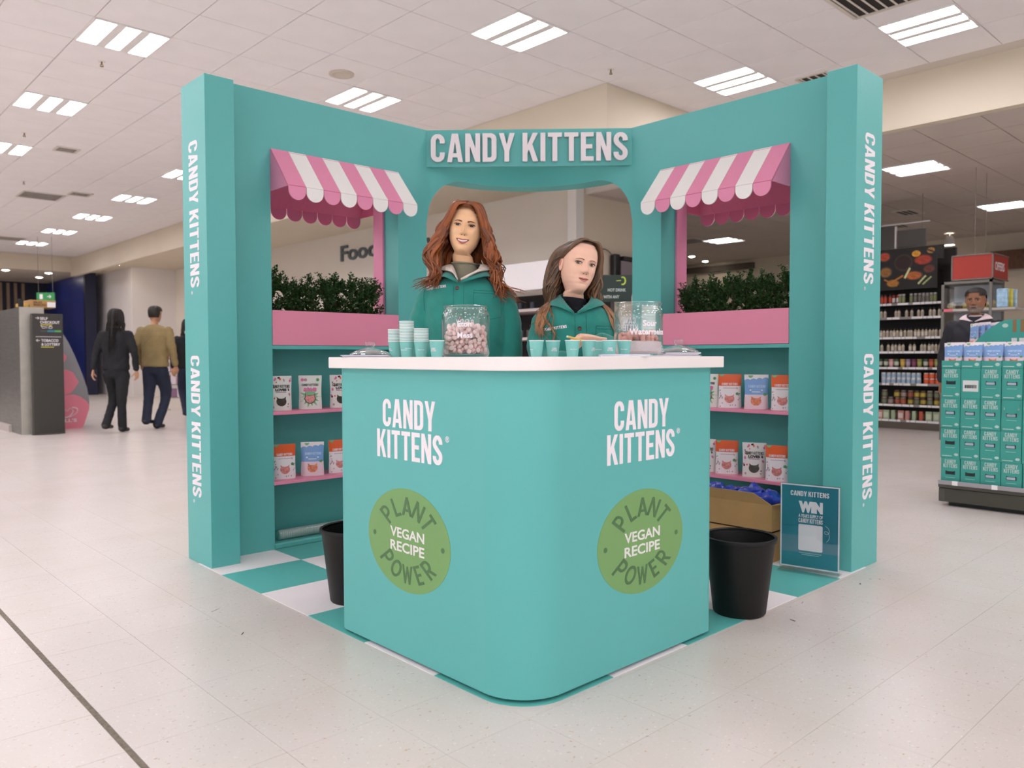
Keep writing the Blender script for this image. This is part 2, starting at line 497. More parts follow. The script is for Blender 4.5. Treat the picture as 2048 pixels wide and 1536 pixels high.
for k, (z, x, y) in enumerate(cand):
    if k < 300:
        o = bpy.data.objects.new('ceiling_tile', ct_me); o.location = (x, y, CEIL); link(o, ceiling)
    else:
        rest.box(x - .294, y - .294, CEIL, x + min(.294, 4.318 - x), y + .294, CEIL + .012)
o = rest.build('ceiling_tiles_beyond', M_tile, ceiling, fix=False); o['kind'] = 'stuff'
# lower ceilings
lc = MB().box(4.44, YR[0], LOWR + .012, XR[1], YR[1], LOWR + .1)
low_r = lc.build('ceiling_low_right', M_grid); low_r['kind'] = 'structure'
rest = MB()
x = 4.45
while x < 13.0:
    y = -9.9
    while y < 9:
        rest.box(x + .006, y + .006, LOWR, x + .594, y + .594, LOWR + .012); y += .6
    x += .6
M_tile2 = mat('ceiling_tile_old', '#cfc4ba', .9, spec=.1, var=.03, scale=2)
o = rest.build('ceiling_tiles_low', M_tile2, low_r, fix=False); o['kind'] = 'stuff'
o = MB().box(2.42, 1.36, LOWL, 4.33, 28, LOWL + .1).box(XR[0], 20.52, LOWL, 2.42, 28, LOWL + .1).build('ceiling_low_left', M_cream); o['kind'] = 'structure'
# bulkheads where the ceiling steps down
M_bulk = M_cream
for n_, b in (('wall_bulkhead_left', (2.298, 1.234, LOWR, 2.42, 20.4, CEIL + .05)), ('wall_bulkhead_front', (2.42, 1.234, LOWR, 4.32, 1.36, CEIL + .05)),
              ('wall_bulkhead_right', (4.32, YR[0], LOWR - .001, 4.44, 1.36, CEIL + .05)), ('wall_bulkhead_far', (XR[0], 20.4, LOWL - .001, 2.42, 20.52, CEIL + .05))):
    o = MB().box(*b).build(n_, M_bulk); o['kind'] = 'structure'
# outer walls
for n_, b, mm in (('wall_front', (XR[0] - .1, YR[0], 0, XR[0], YR[1], CEIL + .1), M_white), ('wall_right', (XR[0], YR[0] - .1, 0, XR[1], YR[0], CEIL + .1), M_white),
                  ('wall_back_right', (12.8, YR[0], 0, 12.95, YR[1], LOWR + .1), M_cream), ('wall_left', (XR[0], 27.6, 0, XR[1], 27.7, LOWL + .1), M_cream)):
    o = MB().box(*b).build(n_, mm); o['kind'] = 'structure'
# added glazing, unseen behind the camera: frames and glowing glass as fill light
M_fillglass = emat('fill_glass', '#fbfaff', FILL_GLOW)
def fill_glazing(name, a0, a1, along_x, fixed):
    n_ = 6; st_ = (a1 - a0) / n_
    b = MB()
    def bx_(p0, p1, z0, z1, t0, t1):
        if along_x: b.box(p0, fixed + t0, z0, p1, fixed + t1, z1)
        else: b.box(fixed + t0, p0, z0, fixed + t1, p1, z1)
    for k in range(n_ + 1): bx_(a0 + k * st_ - .04, a0 + k * st_ + .04, .1, 2.9, .002, .09)
    for z in (.1, 2.82): bx_(a0, a1, z, z + .08, .002, .09)
    fr_ = b.build(name, M_grey); fr_['kind'] = 'structure'
    for k in range(n_):
        b = MB(); bx_(a0 + k * st_ + .04, a0 + (k + 1) * st_ - .04, .18, 2.82, .02, .03); b.build('pane', M_fillglass, fr_)
fill_glazing('fill_window_1', -9.0, 3.0, True, YR[0]); fill_glazing('fill_window_2', -9.0, 9.0, False, XR[0])
# the room block behind the kiosk: grey-brown wall with a white corner trim, cream side
o = MB().box(4.25, 3.42, 0, 4.4, 18.2, LOWL).build('wall_back_left', M_taupe); o['kind'] = 'structure'
o = MB().box(4.4, 3.42, 0, 6.6, 3.55, LOWL).build('wall_back_side', M_cream); o['kind'] = 'structure'
o = MB().box(4.235, 3.40, 0, 4.40, 3.56, LOWL).build('trim_1', mat('white_trim', '#ece8e4', .6), bevel=.005); o['kind'] = 'structure'
# white partition and cream corridor far left
o = MB().box(3.12, 18.0, 0, 4.4, 18.15, LOWL).box(3.12, 18.15, 0, 3.24, 22.0, LOWL).build('wall_partition', M_white); o['kind'] = 'structure'
o = MB().box(4.3, 18.15, 0, 4.4, 25.0, LOWL).box(2.9, 24.9, 0, 4.4, 25.0, LOWL).build('wall_corridor', M_cream); o['kind'] = 'structure'

# ------------------------------------------------------------------ ceiling lights
def make_light():
    r = empty('ceiling_light', (0, 0, 0))
    mb = MB()
    for a in (-1, 1):
        mb.box(-.295, a * .295 - .008, -.012, .295, a * .295 + .008, .03)
        mb.box(a * .295 - .008, -.295, -.012, a * .295 + .008, .295, .03)
    for a in (-.095, .095): mb.box(-.28, a - .036, -.014, .28, a + .036, .025)
    mb.box(-.295, -.295, .02, .295, .295, .03)
    mb.build('housing', M_lampw, r, origin=(0, 0, 0))
    for a in (-.19, 0, .19):
        MB().box(-.28, a - .058, -.006, .28, a + .058, .012).build('light_panel', M_tube, r, bevel=.01)
    return r
proto = make_light()
fixtures += [(6.2, -.3, LOWR), (9.7, -.3, LOWR), (9.7, 4.5, LOWR), (6.2, -4.8, LOWR), (9.7, -4.8, LOWR)]
def where(x, y):
    d = Vector((x, y, 3.5)) - CAM; z = d.dot(fwd)
    return d.dot(r2) / max(z, .1) * 1586 + 1024, z
n_ = 0
for k, (x, y, z) in enumerate(fixtures):
    o = proto if k == 0 else copy_tree(proto)
    o.location = (x, y, z); o.rotation_euler = (0, 0, PI / 2)
    rx = {-1: 'left of the kiosk', 0: 'above the kiosk', 1: 'right of the kiosk'}
    tag(o, 'three-strip ceiling light out of the picture, above or behind the camera', 'ceiling light', 'recessed three-strip lights in the ceiling')
named = {(.798, .934): 'bright three-strip ceiling light straight above the kiosk name sign',
         (-1.602, 3.334): 'bright three-strip ceiling light left above the left kiosk pillar, nearest there',
         (-1.602, 5.734): 'three-strip ceiling light near the left edge, second in its row',
         (-1.602, 8.134): 'three-strip ceiling light cut by the left edge of the picture',
         (.798, 3.334): 'three-strip ceiling light just above the top of the left kiosk wall',
         (3.198, .334): 'three-strip ceiling light just above the top of the right kiosk wall',
         (3.198, -1.466): 'bright three-strip ceiling light in the top right corner',
         (6.2, -.3): 'three-strip light on the lower ceiling beside the right kiosk pillar',
         (9.7, -.3): 'three-strip light on the lower ceiling at the right edge',
         (9.7, 4.5): 'three-strip light seen through the right kiosk window',
         (.798, 10.534): 'ceiling light half hidden behind the left kiosk pillar',
         (.798, 12.934): 'ceiling light left of the left pillar, nearest in the receding row',
         (.798, 15.334): 'ceiling light in the receding left row, second from the left pillar',
         (.798, 17.734): 'ceiling light in the receding left row, farthest from the left pillar'}
for o in list(bpy.data.objects):
    if o.name.startswith('ceiling_light') and o.parent is None:
        for (x, y), l in named.items():
            if abs(o.location.x - x) < .05 and abs(o.location.y - y) < .05:
                o['label'] = l
# round recessed downlights on the low ceilings
def downlight(x, y, z, label, r=.09):
    e = empty('downlight', (x, y, z), label, 'ceiling light', 'round downlights')
    MB().lathe([(r * 1.25, 0), (r * 1.25, -.008), (r, -.012), (r, 0)], 20, (x, y, z), cap0=False, cap1=False).build('trim_ring', M_lampw, e)
    MB().lathe([(r, -.006), (r * .6, -.02), (.005, -.03)], 20, (x, y, z), cap0=False).build('lens', M_down, e)
for k, (x, y) in enumerate(((2.56, 13.92), (2.58, 15.18), (2.6, 16.4), (2.64, 17.66))):
    downlight(x, y, LOWL, ('round downlight in the soffit nearest the left pillar', 'second round downlight in the soffit from the left pillar', 'third round downlight in the soffit from the left pillar', 'fourth round downlight in the soffit from the left pillar')[k])
downlight(3.62, 20.9, LOWL, 'round downlight over the cream corridor, nearer one')
downlight(3.62, 22.6, LOWL, 'round downlight over the cream corridor, farther one')
downlight(.85, 20.9, LOWL, 'round downlight over the checkout at the left edge')
downlight(1.9, 21.0, LOWL, 'round downlight over the checkout beside the blue wall')
downlight(2.0, 22.5, LOWL, 'small downlight over the checkout, farther one')
downlight(-.6, 22.0, LOWL, 'round downlight over the checkout, outermost on the left')
# pendant spot and two window spots on the low right ceiling
def spot(x, y, zt, zl, label, r=.1):
    e = empty('pendant_lamp', (x, y, zl), label, 'ceiling light')
    MB().tube([(x, y, zl + .16), (x, y, zt)], .008, 8).build('rod', M_lampw, e)
    MB().lathe([(.05, .17), (r * .8, .1), (r, 0), (r * .9, 0), (.04, .1)], 20, (x, y, zl), cap0=False, cap1=False).build('shade', M_lampw, e)
    MB().lathe([(r * .88, .012), (.01, .002)], 20, (x, y, zl), cap0=False).build('lens', M_down, e)
spot(12.0, 1.2, LOWR, LOWR - .22, 'small white spot lamp hanging over the spice aisle')
downlight(10.2, 6.1, LOWR, 'round downlight high in the right window, under the awning')
downlight(11.3, 6.3, LOWR, 'round downlight in the right window, left of the strip light', .07)
downlight(12.3, 6.6, LOWR, 'round downlight in the right window, lowest one', .07)
# sprinklers, vents, detector
def sprinkler(x, y, label):
    e = empty('sprinkler', (x, y, CEIL), label, 'sprinkler', 'fire sprinklers')
    MB().lathe([(.035, 0), (.03, -.006)], 16, (x, y, CEIL)).build('rosette', M_lampw, e)
    mb = MB().tube([(x, y, CEIL - .004), (x, y, CEIL - .035)], .007, 8).lathe([(.016, -.05), (.016, -.047)], 12, (x, y, CEIL))
    mb.tube([(x - .01, y, CEIL - .03), (x - .013, y, CEIL - .04), (x, y, CEIL - .05)], .003, 6).tube([(x + .01, y, CEIL - .03), (x + .013, y, CEIL - .04), (x, y, CEIL - .05)], .003, 6)
    mb.build('nozzle', mat('brass', '#8d7148', .4, metal=.7), e)
sprinkler(-1.57, 4.03, 'sprinkler head below the nearest left ceiling light')
sprinkler(-1.54, 7.18, 'sprinkler head near the left edge of the ceiling, middle one')
sprinkler(-.92, 10.22, 'sprinkler head left, farthest along the ceiling')
sprinkler(2.03, .96, 'sprinkler head above the kiosk sign near the bulkhead corner')
o = MB().lathe([(.12, 0), (.12, -.012), (.085, -.016), (.08, -.012), (.02, -.012)], 28, (.22, 2.81, CEIL), cap0=False).build('ceiling_speaker', mat('speaker_beige', '#cdc2b4', .7)); tag(o, 'round flat ceiling speaker above the left kiosk wall', 'speaker')
def vent(x, y, w, h, z, label, n=8):
    e = empty('ceiling_vent', (x, y, z), label, 'vent', 'ceiling vents')
    MB().box(x - w / 2, y - h / 2, z - .003, x + w / 2, y + h / 2, z + .01).build('backing', mat('vent_dark', '#2c2621', .8), e)
    mb = MB()
    for a in (-1, 1):
        mb.box(x - w / 2, y + a * h / 2 - .015, z - .012, x + w / 2, y + a * h / 2 + .015, z)
        mb.box(x + a * w / 2 - .015, y - h / 2, z - .012, x + a * w / 2 + .015, y + h / 2, z)
    mb.build('frame', M_grid, e)
    me, org = MB().box(x - w / 2 + .02, y - .006, z - .011, x + w / 2 - .02, y + .01, z - .007).mesh('slat', M_grid)
    for k in range(n):
        o = bpy.data.objects.new('slat', me); o.location = org + Vector((0, -h / 2 + h * (k + .5) / n, 0)); link(o, e)
vent(-.95, 7.7, .25, .25, CEIL, 'small dark vent on the left ceiling', 4)
vent(-.45, 11.3, .6, .6, CEIL, 'louvred ceiling vent far left')
vent(.0, 10.7, .3, .3, CEIL, 'small vent beside the louvred vent far left', 4)
vent(.2, 17.2, .6, .6, CEIL, 'louvred vent behind the farthest left ceiling light')
vent(2.3, -1.42, .6, .6, CEIL, 'louvred ceiling vent cut by the top edge, right')
vent(3.73, -.26, .3, .3, CEIL, 'vent peeking above the right pillar top', 4)
vent(9.2, .9, .5, .3, LOWR, 'flat vent on the lower ceiling right of the pillar', 4)
vent(10.4, 1.5, .5, .3, LOWR, 'second flat vent on the lower ceiling right of the pillar', 4)
vent(9.3, 5.0, .6, .6, LOWR, 'vent seen through the right kiosk window')
# ================================================================== kiosk
TEAL = '#5db3ae'
M_teal = mat('teal_paint', TEAL, .42, spec=.45, var=.012, scale=2.0)
M_pink = mat('pink_paint', '#ea90ab', .4, spec=.4)
M_awpink = mat('awning_pink', '#e68fb0', .45, spec=.4)
M_awwhite = mat('awning_white', '#f4f0ec', .45, spec=.4)
M_awshade = mat('awning_pink_shaded', '#d8688a', .45, spec=.4)  # awning pink made redder: the rear underside's shade is put into the colour
M_print = mat('white_print', '#f1eaee', .5)
M_sign = mat('letter_white', '#f0e8ea', .45)
LL, PP, TT, WW = 2.3325, .1465, .1457, .1455
HW, HP = 2.4338, 2.40
AR, WR, WL = .8978, 1.1115, 1.928
kiosk = empty('sampling_kiosk', (-1.1, -1.1, 0), 'turquoise corner kiosk with striped awnings, shelves and a big name sign', 'kiosk')
for side in 'LR':
    w = MB()
    kbox(w, side, AR, WR, 0, TT, 0, HW); kbox(w, side, WL, LL - WW, 0, TT, 0, HW)
    kbox(w, side, WR, WL, 0, TT, 2.06, HW)
    kbox(w, side, WR, WL, .0, TT, 1.08, 1.10)
    w.build('wall_panel', M_teal, kiosk)
    # pillar closing the open end
    p = MB(); kbox(p, side, LL - WW, LL, -PP, TT, 0, HP)
    pil = p.build('pillar', M_teal, kiosk, bevel=.0015)
    # shelf niche: carcass, pink shelves, plinth
    n = MB()
    kbox(n, side, WR - .02, WL + .02, .235, .25, 0, 1.1)
    kbox(n, side, WR - .02, WR, TT, .25, 0, 1.1); kbox(n, side, WL, WL + .02, TT, .25, 0, 1.1); kbox(n, side, WR, WL, .1, .25, 1.08, 1.1)
    n.build('back_panel', M_teal, kiosk)
    q = MB(); kbox(q, side, WR, WL, .004, .235, 0.0, .03)
    q.build('plinth', M_teal, kiosk, bevel=.006)
    for z in (.743, .365):
        s_ = MB(); kbox(s_, side, WR, WL, .006, .235, z - .018, z)
        s_.build('shelf', M_pink, kiosk, bevel=.0015)
    # pink lining of the window behind the wall
    f = MB()
    kbox(f, side, WR + .0, WR + .014, TT - .002, .245, 1.1, 2.2); kbox(f, side, WL - .014, WL, TT - .002, .245, 1.1, 2.2)
    kbox(f, side, WR, WL, TT - .002, .245, 1.1, 1.114)
    f.build('window_frame', M_awpink, kiosk, bevel=.001)
    # planter trough: open box
    t = MB(); a0, a1, d0, d1, z0, z1 = WR + .001, WL - .001, -.004, .2, 1.1015, 1.288
    kbox(t, side, a0, a1, d0, d0 + .014, z0, z1); kbox(t, side, a0, a0 + .012, d0 + .014, d1, z0, 1.262); kbox(t, side, a1 - .012, a1, d0 + .014, d1, z0, 1.262)
    kbox(t, side, a0 + .012, a1 - .012, d0 + .014, d1, z0, z0 + .012); kbox(t, side, a0 + .012, a1 - .012, d1 - .012, d1, z0 + .012, 1.262)
    pl = t.build('planter', M_pink, kiosk, bevel=.0015)
    so = MB(); kbox(so, side, a0 + .012, a1 - .012, d0 + .014, d1 - .012, 1.19, 1.235)
    so.build('soil', mat('potting_soil', '#2a211a', 1, var=.3, scale=40, bump=.6, bscale=60), pl)
    # awnings, one in front and one behind the wall
    za, zf, zv, N = 2.137, 1.9177, 1.8482, 8
    a_in, a_out = 1.1096, 1.9264
    sw = (a_out - a_in) / N
    for rear in (0, 1):
        sg, base = (-1, 0.0) if not rear else (1, .247)
        ua = .19 if not rear else .165
        for a in (a_in, a_out - .006):
            tri = [(base, za), (base, zf), (base + sg * (ua - .006), zf)]
            fr = MB()
            fr.prism([kw(side, a, d, z) for d, z in tri], kw(side, a + .006, 0, 0) - kw(side, a, 0, 0))
            if a == a_in: aw = MB()
            if a == a_in:
                kbox(aw, side, a_in + .006, a_out - .006, min(base, base + sg * .012), max(base, base + sg * .012), za - .03, za - .002)
                aw = aw.build('awning', M_awpink, kiosk)
            fr.build('side_panel', M_awshade if rear else M_awpink, aw)
        for k in range(N):
            b0 = a_in + sw * k; b1 = b0 + sw
            st = MB(); th = .006
            nx = Vector((za - zf, ua)).normalized()
            def pt(a, d, z): return kw(side, a, base + sg * d, z)
            g_ = .0004
            v = [pt(b0 + g_, 0, za), pt(b1 - g_, 0, za), pt(b1 - g_, ua, zf), pt(b0 + g_, ua, zf)]
            off = kw(side, 0, sg * nx.x * th, nx.y * th) - kw(side, 0, 0, 0)
            st.prism([p_ - off * 0 for p_ in v], off)
            R = sw / 2 - .002; zc = zv + R
            loop = [pt(b0 + .002, ua, zf)] + [pt(b0 + sw / 2 - R * math.cos(PI * i / 14), ua, zc - R * math.sin(PI * i / 14)) for i in range(15)] + [pt(b1 - .002, ua, zf)]
            st.prism(loop, kw(side, 0, sg * th, 0) - kw(side, 0, 0, 0))
            if rear:
                so_ = st.build('awning_stripe', M_awshade, aw)
                if k % 2 == 0:
                    st2 = MB(); st2.prism([p_ + off for p_ in v], off * .3); st2.prism([p_ + (kw(side, 0, sg * th, 0) - kw(side, 0, 0, 0)) for p_ in loop], kw(side, 0, sg * .003, 0) - kw(side, 0, 0, 0))
                    st2.build('white_facing', M_awwhite, aw)
            else: st.build('awning_stripe', M_awwhite if k % 2 == 0 else M_awpink, aw)
    # lettering on the pillar end, reading downwards
    for zt, zb, oc in ((2.105, 1.385, .004), (1.045, .335, .02)):
        zc = (zt + zb) / 2
        me = block_mesh(['CANDY KITTENS'], .0006, gap=.07)
        o = kw(side, LL, -.0, zc) if True else None
        rx = (0, 0, -1)
        ry = (0, -1, 0) if side == 'L' else (1, 0, 0)
        org = Vector((-LL, oc, zc)) if side == 'L' else Vector((oc, -LL, zc))
        # outward normal must be -x on the left pillar, -y on the right one
        n_ = Vector(rx).cross(Vector(ry))
        put_text(me, org, rx, ry, M_print, pil, w=zt - zb, h=.112)
        dd = font_mesh('®', .0004, .01)
        put_text(dd, org + Vector((0, 0, -(zt - zb) / 2 - .025)) + Vector(ry) * -.04, rx, ry, M_print, pil, h=.018)
# curved header over the arch in the corner
hd = MB(); R = .6; path = []
rc = .3; zt = 2.16
N1, N2 = 14, 18
for i in range(N1): path.append(('L', AR - (AR - R) * i / N1))
for i in range(N2 + 1): path.append(('A', i / N2))
for i in range(1, N1 + 1): path.append(('R', R + (AR - R) * i / N1))
tot = (AR - R) * 2 + R * PI / 2
ins = []; out = []; zb = []; s_acc = 0
for kind, t in path:
    if kind == 'L': p = Vector((-t, 0)); q = Vector((-t, TT)); s_ = AR - t
    elif kind == 'R': p = Vector((0, -t)); q = Vector((TT, -t)); s_ = tot - (AR - t)
    else:
        a = PI / 2 * (1 - t); c = Vector((-R, -R)); d = Vector((math.cos(a), math.sin(a)))
        p = c + d * R; q = c + d * (R + TT); s_ = (AR - R) + R * PI / 2 * t
    e = min(s_, tot - s_)
    z = zt if e >= rc else zt - rc + math.sqrt(max(0, rc * rc - (rc - e) ** 2))
    ins.append(p); out.append(q); zb.append(z)
n = len(path); vs = []; fs = []
for p, q, z in zip(ins, out, zb): vs += [(p.x, p.y, z), (p.x, p.y, HW), (q.x, q.y, HW), (q.x, q.y, z)]
for i in range(n - 1):
    for k in range(4):
        k2 = (k + 1) % 4
        fs.append((i * 4 + k, (i + 1) * 4 + k, (i + 1) * 4 + k2, i * 4 + k2))
hd.add(vs, fs)
ah = hd.build('arch_header', M_teal, kiosk)
for p in ah.data.polygons:
    p.use_smooth = abs(p.normal.z) < .5
ah.data.set_sharp_from_angle(angle=.7)
# name sign across the corner with raised letters
Sg, ZS = .8928, 2.2068
sg = MB(); sg.prism([(-Sg, 0, ZS), (0, -Sg, ZS), (.0, -Sg + .035, ZS), (-Sg + .035, 0, ZS)], (0, 0, HW - ZS - .001))
sign = sg.build('name_sign', M_teal, kiosk, bevel=.001)
rx = Vector((S2, -S2, 0)); ry = Vector((0, 0, 1)); nn = rx.cross(ry)
txt = 'CANDY KITTENS'; gap, word = .085, .19
wtot = sum(word if c == ' ' else GLY[c][0] + gap for c in txt) - gap
W, H = 1.205, .172
x = 0
cen = Vector((-Sg / 2, -Sg / 2, (ZS + HW) / 2 - .002))
for ch in txt:
    if ch == ' ': x += word; continue
    me = curve_mesh(GLY[ch][1], .02, 'letter')
    w_ = GLY[ch][0]; k = W / wtot
    for v in me.vertices: v.co = ((v.co.x - w_ / 2) * k, (v.co.y - .5) * H, v.co.z + .014)
    M = frame((0, 0, 0), rx, ry); me.transform(M)
    me.materials.append(M_sign)
    mobj('letter', me, None, sign, cen + rx * ((x + w_ / 2) * k - W / 2))
    x += w_ + gap

# ------------------------------------------------------------------ chequered mat
TS = .4105
mat_o = empty('chequered_floor_mat', (-1.17, -1.17, 0), 'turquoise and white chequered vinyl floor mat under the kiosk', 'floor mat')
M_mteal = mat('mat_teal', '#5bb4ad', .45, var=.02, scale=3); M_mwhite = mat('mat_white', '#efe9ea', .45, var=.015, scale=3)
for i in range(6):
    for j in range(6):
        x0, y0 = -2.342 + TS * i, -2.342 + TS * j
        x1, y1 = min(x0 + TS, .0), min(y0 + TS, .0)
        if i < 2 and j < 2 and False: continue
        t = MB()
        if i == 0 and j == 0:
            r = .17
            t.prism([(x1, y0, .0004), (x1, y1, .0004), (x0, y1, .0004)] + [(x0 + r - r * math.cos(a * PI / 16), y0 + r - r * math.sin(a * PI / 16), .0004) for a in range(9)], (0, 0, .0022))
        else: t.box(x0, y0, .0004, x1, y1, .0026)
        t.build('mat_square', M_mwhite if (i + j) % 2 else M_mteal, mat_o)

# ------------------------------------------------------------------ counter
UC, HB, HC, OV = 1.3441, .9952, 1.0358, .028
def counter_loop(o=0.0, r=.1677, back=1.93, rs=.03):
    c0, l, b = UC - o, LL + o, back - o
    pts = []   # in (u,v): u -> -y, v -> -x
    def arcp(cu, cv, rr, a0, a1, n=10):
        A = [(cu + rr * math.cos(math.radians(a0 + (a1 - a0) * i / n)), cv + rr * math.sin(math.radians(a0 + (a1 - a0) * i / n))) for i in range(n + 1)]
        t0, t1 = math.radians(a0), math.radians(a1); e = .0015
        return [(A[0][0] + math.sin(t0) * e, A[0][1] - math.cos(t0) * e)] + A + [(A[-1][0] - math.sin(t1) * e, A[-1][1] + math.cos(t1) * e)]
    pts += arcp(l - r, l - r, r, 0, 90, 14)
    pts += arcp(c0 + rs, l - rs, rs, 90, 180, 4)
    pts += [(c0, b), (b, c0)]
    pts += arcp(l - rs, c0 + rs, rs, 270, 360, 4)
    return [(-v, -u) for u, v in pts]
counter = empty('sampling_counter', (-1.95, -1.95, 0), 'turquoise rounded-corner counter with a white top in front of the staff', 'counter')
lp = counter_loop(-.02)
MB().prism([(x, y, .0028) for x, y in lp], (0, 0, .03)).build('plinth', mat('plinth_dark', '#2b4d4a', .6), counter)
lp = counter_loop()
cb = MB(); cb.prism([(x, y, .014) for x, y in lp], (0, 0, HB - .014))
body = cb.build('counter_body', M_teal, counter)
for p in body.data.polygons: p.use_smooth = abs(p.normal.z) < .5
body.data.set_sharp_from_angle(angle=.7)
lp = counter_loop(OV, r=.18, rs=.006)
MB().prism([(x, y, HB) for x, y in lp], (0, 0, HC - HB)).build('worktop', mat('white_laminate', '#efe9e6', .35, spec=.5), counter, bevel=.002)
M_bg = mat('badge_green', '#76a262', .5); M_bd = mat('badge_dark_green', '#4d7349', .5); M_bw = mat('badge_white', '#e6e6e0', .5)
BG = {'A': (.8, [[(0, 0), (.17, 0), (.25, .22), (.55, .22), (.63, 0), (.8, 0), (.48, 1), (.32, 1)], [(.30, .36), (.50, .36), (.40, .70)]]),
      'L': (.5, [[(0, 0), (.5, 0), (.5, .16), (.17, .16), (.17, 1), (0, 1)]]), 'N': (.74, [[(0, 0), (.16, 0), (.16, .68), (.58, 0), (.74, 0), (.74, 1), (.58, 1), (.58, .32), (.16, 1), (0, 1)]]),
      'T': (.65, [[(.24, 0), (.41, 0), (.41, .85), (.65, .85), (.65, 1), (0, 1), (0, .85), (.24, .85)]]),
      'P': (.66, [[(0, 0), (.17, 0), (.17, .36), (.34, .36)] + arc(.34, .68, .32, -90, 90, 12)[1:] + [(0, 1)], [(.17, .51), (.33, .51)] + arc(.33, .68, .17, -90, 90, 10)[1:] + [(.17, .85)]]),
      'R': (.67, [[(0, 0), (.17, 0), (.17, .36), (.27, .36), (.48, 0), (.67, 0), (.46, .385)] + arc(.34, .68, .32, -60, 90, 10) + [(0, 1)], [(.17, .51), (.33, .51)] + arc(.33, .68, .17, -90, 90, 10)[1:] + [(.17, .85)]]),
      'O': (.84, [arc(.42, .5, .42, 0, 350, 35, .5), arc(.42, .5, .26, 0, 350, 35, .34)]),
      'W': (1.04, [[(.22, 0), (.36, 0), (.52, .62), (.68, 0), (.82, 0), (1.04, 1), (.87, 1), (.74, .36), (.59, .94), (.45, .94), (.30, .36), (.17, 1), (0, 1)]]),
      'E': (.5, [[(0, 0), (.5, 0), (.5, .15), (.17, .15), (.17, .43), (.46, .43), (.46, .57), (.17, .57), (.17, .85), (.5, .85), (.5, 1), (0, 1)]])}
CT = {'L': ((1.785, .79), .37, .205, (1.775, .415), .176, (1.995, .775)), 'R': ((1.772, .79), .365, .205, (1.77, .418), .174, (1.567, .775))}
BX = 1.33   # the badge is an oval, wider than high
for side in 'LR':
    # cu: horizontal centre along the face (distance from the kiosk wall), reading left to right for the viewer
    if side == 'L':
        rx = Vector((0, -1, 0)); P = lambda a, z: Vector((-LL, -a, z))
    else:
        rx = Vector((1, 0, 0)); P = lambda a, z: Vector((-a, -LL, z))
    ry = Vector((0, 0, 1))
    ca = CT[side][0]
    me = block_mesh(['CANDY', 'KITTENS'], .0006, gap=.075, lead=1.1)
    # one big two-line name
    put_text(me, P(*CT[side][0]), rx, ry, M_print, body, w=CT[side][1], h=CT[side][2])
    put_text(font_mesh('®', .0005, .01), P(*CT[side][5]), rx, ry, M_print, body, h=.02)
    c = P(*CT[side][3]); r = CT[side][4]
    bd = MB(); flat(bd, [(BX * r * math.cos(2 * PI * i / 64), r * math.sin(2 * PI * i / 64)) for i in range(64)], c, rx, ry, .0008)
    badge = bd.build('badge', M_bg, body)
    for word, cang, rad, flip in (('PLANT', 90, .66, 1), ('POWER', 270, .66, -1)):
        ang = [math.radians(cang + flip * (2 - k) * 24.5) for k in range(5)]
        for k, ch in enumerate(word):
            a = ang[k]
            rad_v = rx * math.cos(a) + ry * math.sin(a)
            upv = rad_v * flip; rv = upv.cross(rx.cross(ry))
            me = fit(curve_mesh(BG[ch][1], .0005), r * .36 * min(BG[ch][0], .80) * .84, r * .36)
            sn, cs = math.sin(a - PI / 2 * flip) , math.cos(a - PI / 2 * flip)
            for v in me.vertices: v.co = (BX * (v.co.x * cs - v.co.y * sn + math.cos(a) * r * rad), v.co.x * sn + v.co.y * cs + math.sin(a) * r * rad, v.co.z + .0012)
            me.transform(frame((0, 0, 0), rx, ry)); me.materials.append(M_bd)
            mobj('badge_letter', me, None, badge, c)
    for k, word in enumerate(('VEGAN', 'RECIPE')):
        put_text(font_mesh(word, .0005, .022), c + ry * r * (.12 - .27 * k), rx, ry, M_bw, badge, w=r * BX * .83, h=r * .2, lift=.0012, name='badge_text')
    for s_ in (-1, 1):
        dm = MB(); disc(dm, c + rx * s_ * r * .83 * BX, rx, ry, r * .05, .0005, 16, lift=.0012); dm.build('badge_dot', M_bd, badge)
# ================================================================== things on and around the counter
def at(px, depth, z=0.0):
    # a point at a given distance in front of the camera, bearing px in the 2048-wide frame
    f2 = Vector((fwd.x, fwd.y, 0)).normalized(); rr = Vector((right.x, right.y, 0))
    p = CAM + f2 * depth + rr * ((px - 1024) / 1586 * depth); p.z = z
    return p
def wall_a(side, px, d):
    # distance along a kiosk wall (offset d) on the bearing px
    f2 = Vector((fwd.x, fwd.y, 0)).normalized(); rr = Vector((right.x, right.y, 0))
    r = f2 + rr * ((px - 1024) / 1586)
    if side == 'L': t = (d - CAM.y) / r.y; return -(CAM.x + r.x * t)
    t = (d - CAM.x) / r.x; return -(CAM.y + r.y * t)
TOCAM = math.atan2(-fwd.x, fwd.y)      # z rotation that turns a front (-y) towards the camera
M_glass = glass('jar_glass', (.94, .955, .95, 1), 1.0, .03, .95)
M_acryl = glass('clear_acrylic', (.95, .965, .965, 1), 1.0, .04, .38)
M_cup = mat('cup_teal', '#7cc3bb', .5); M_rim = mat('cup_white', '#f3efec', .5)
M_paper = mat('paper_white', '#efebf0', .6)
ZC = HC + .0004
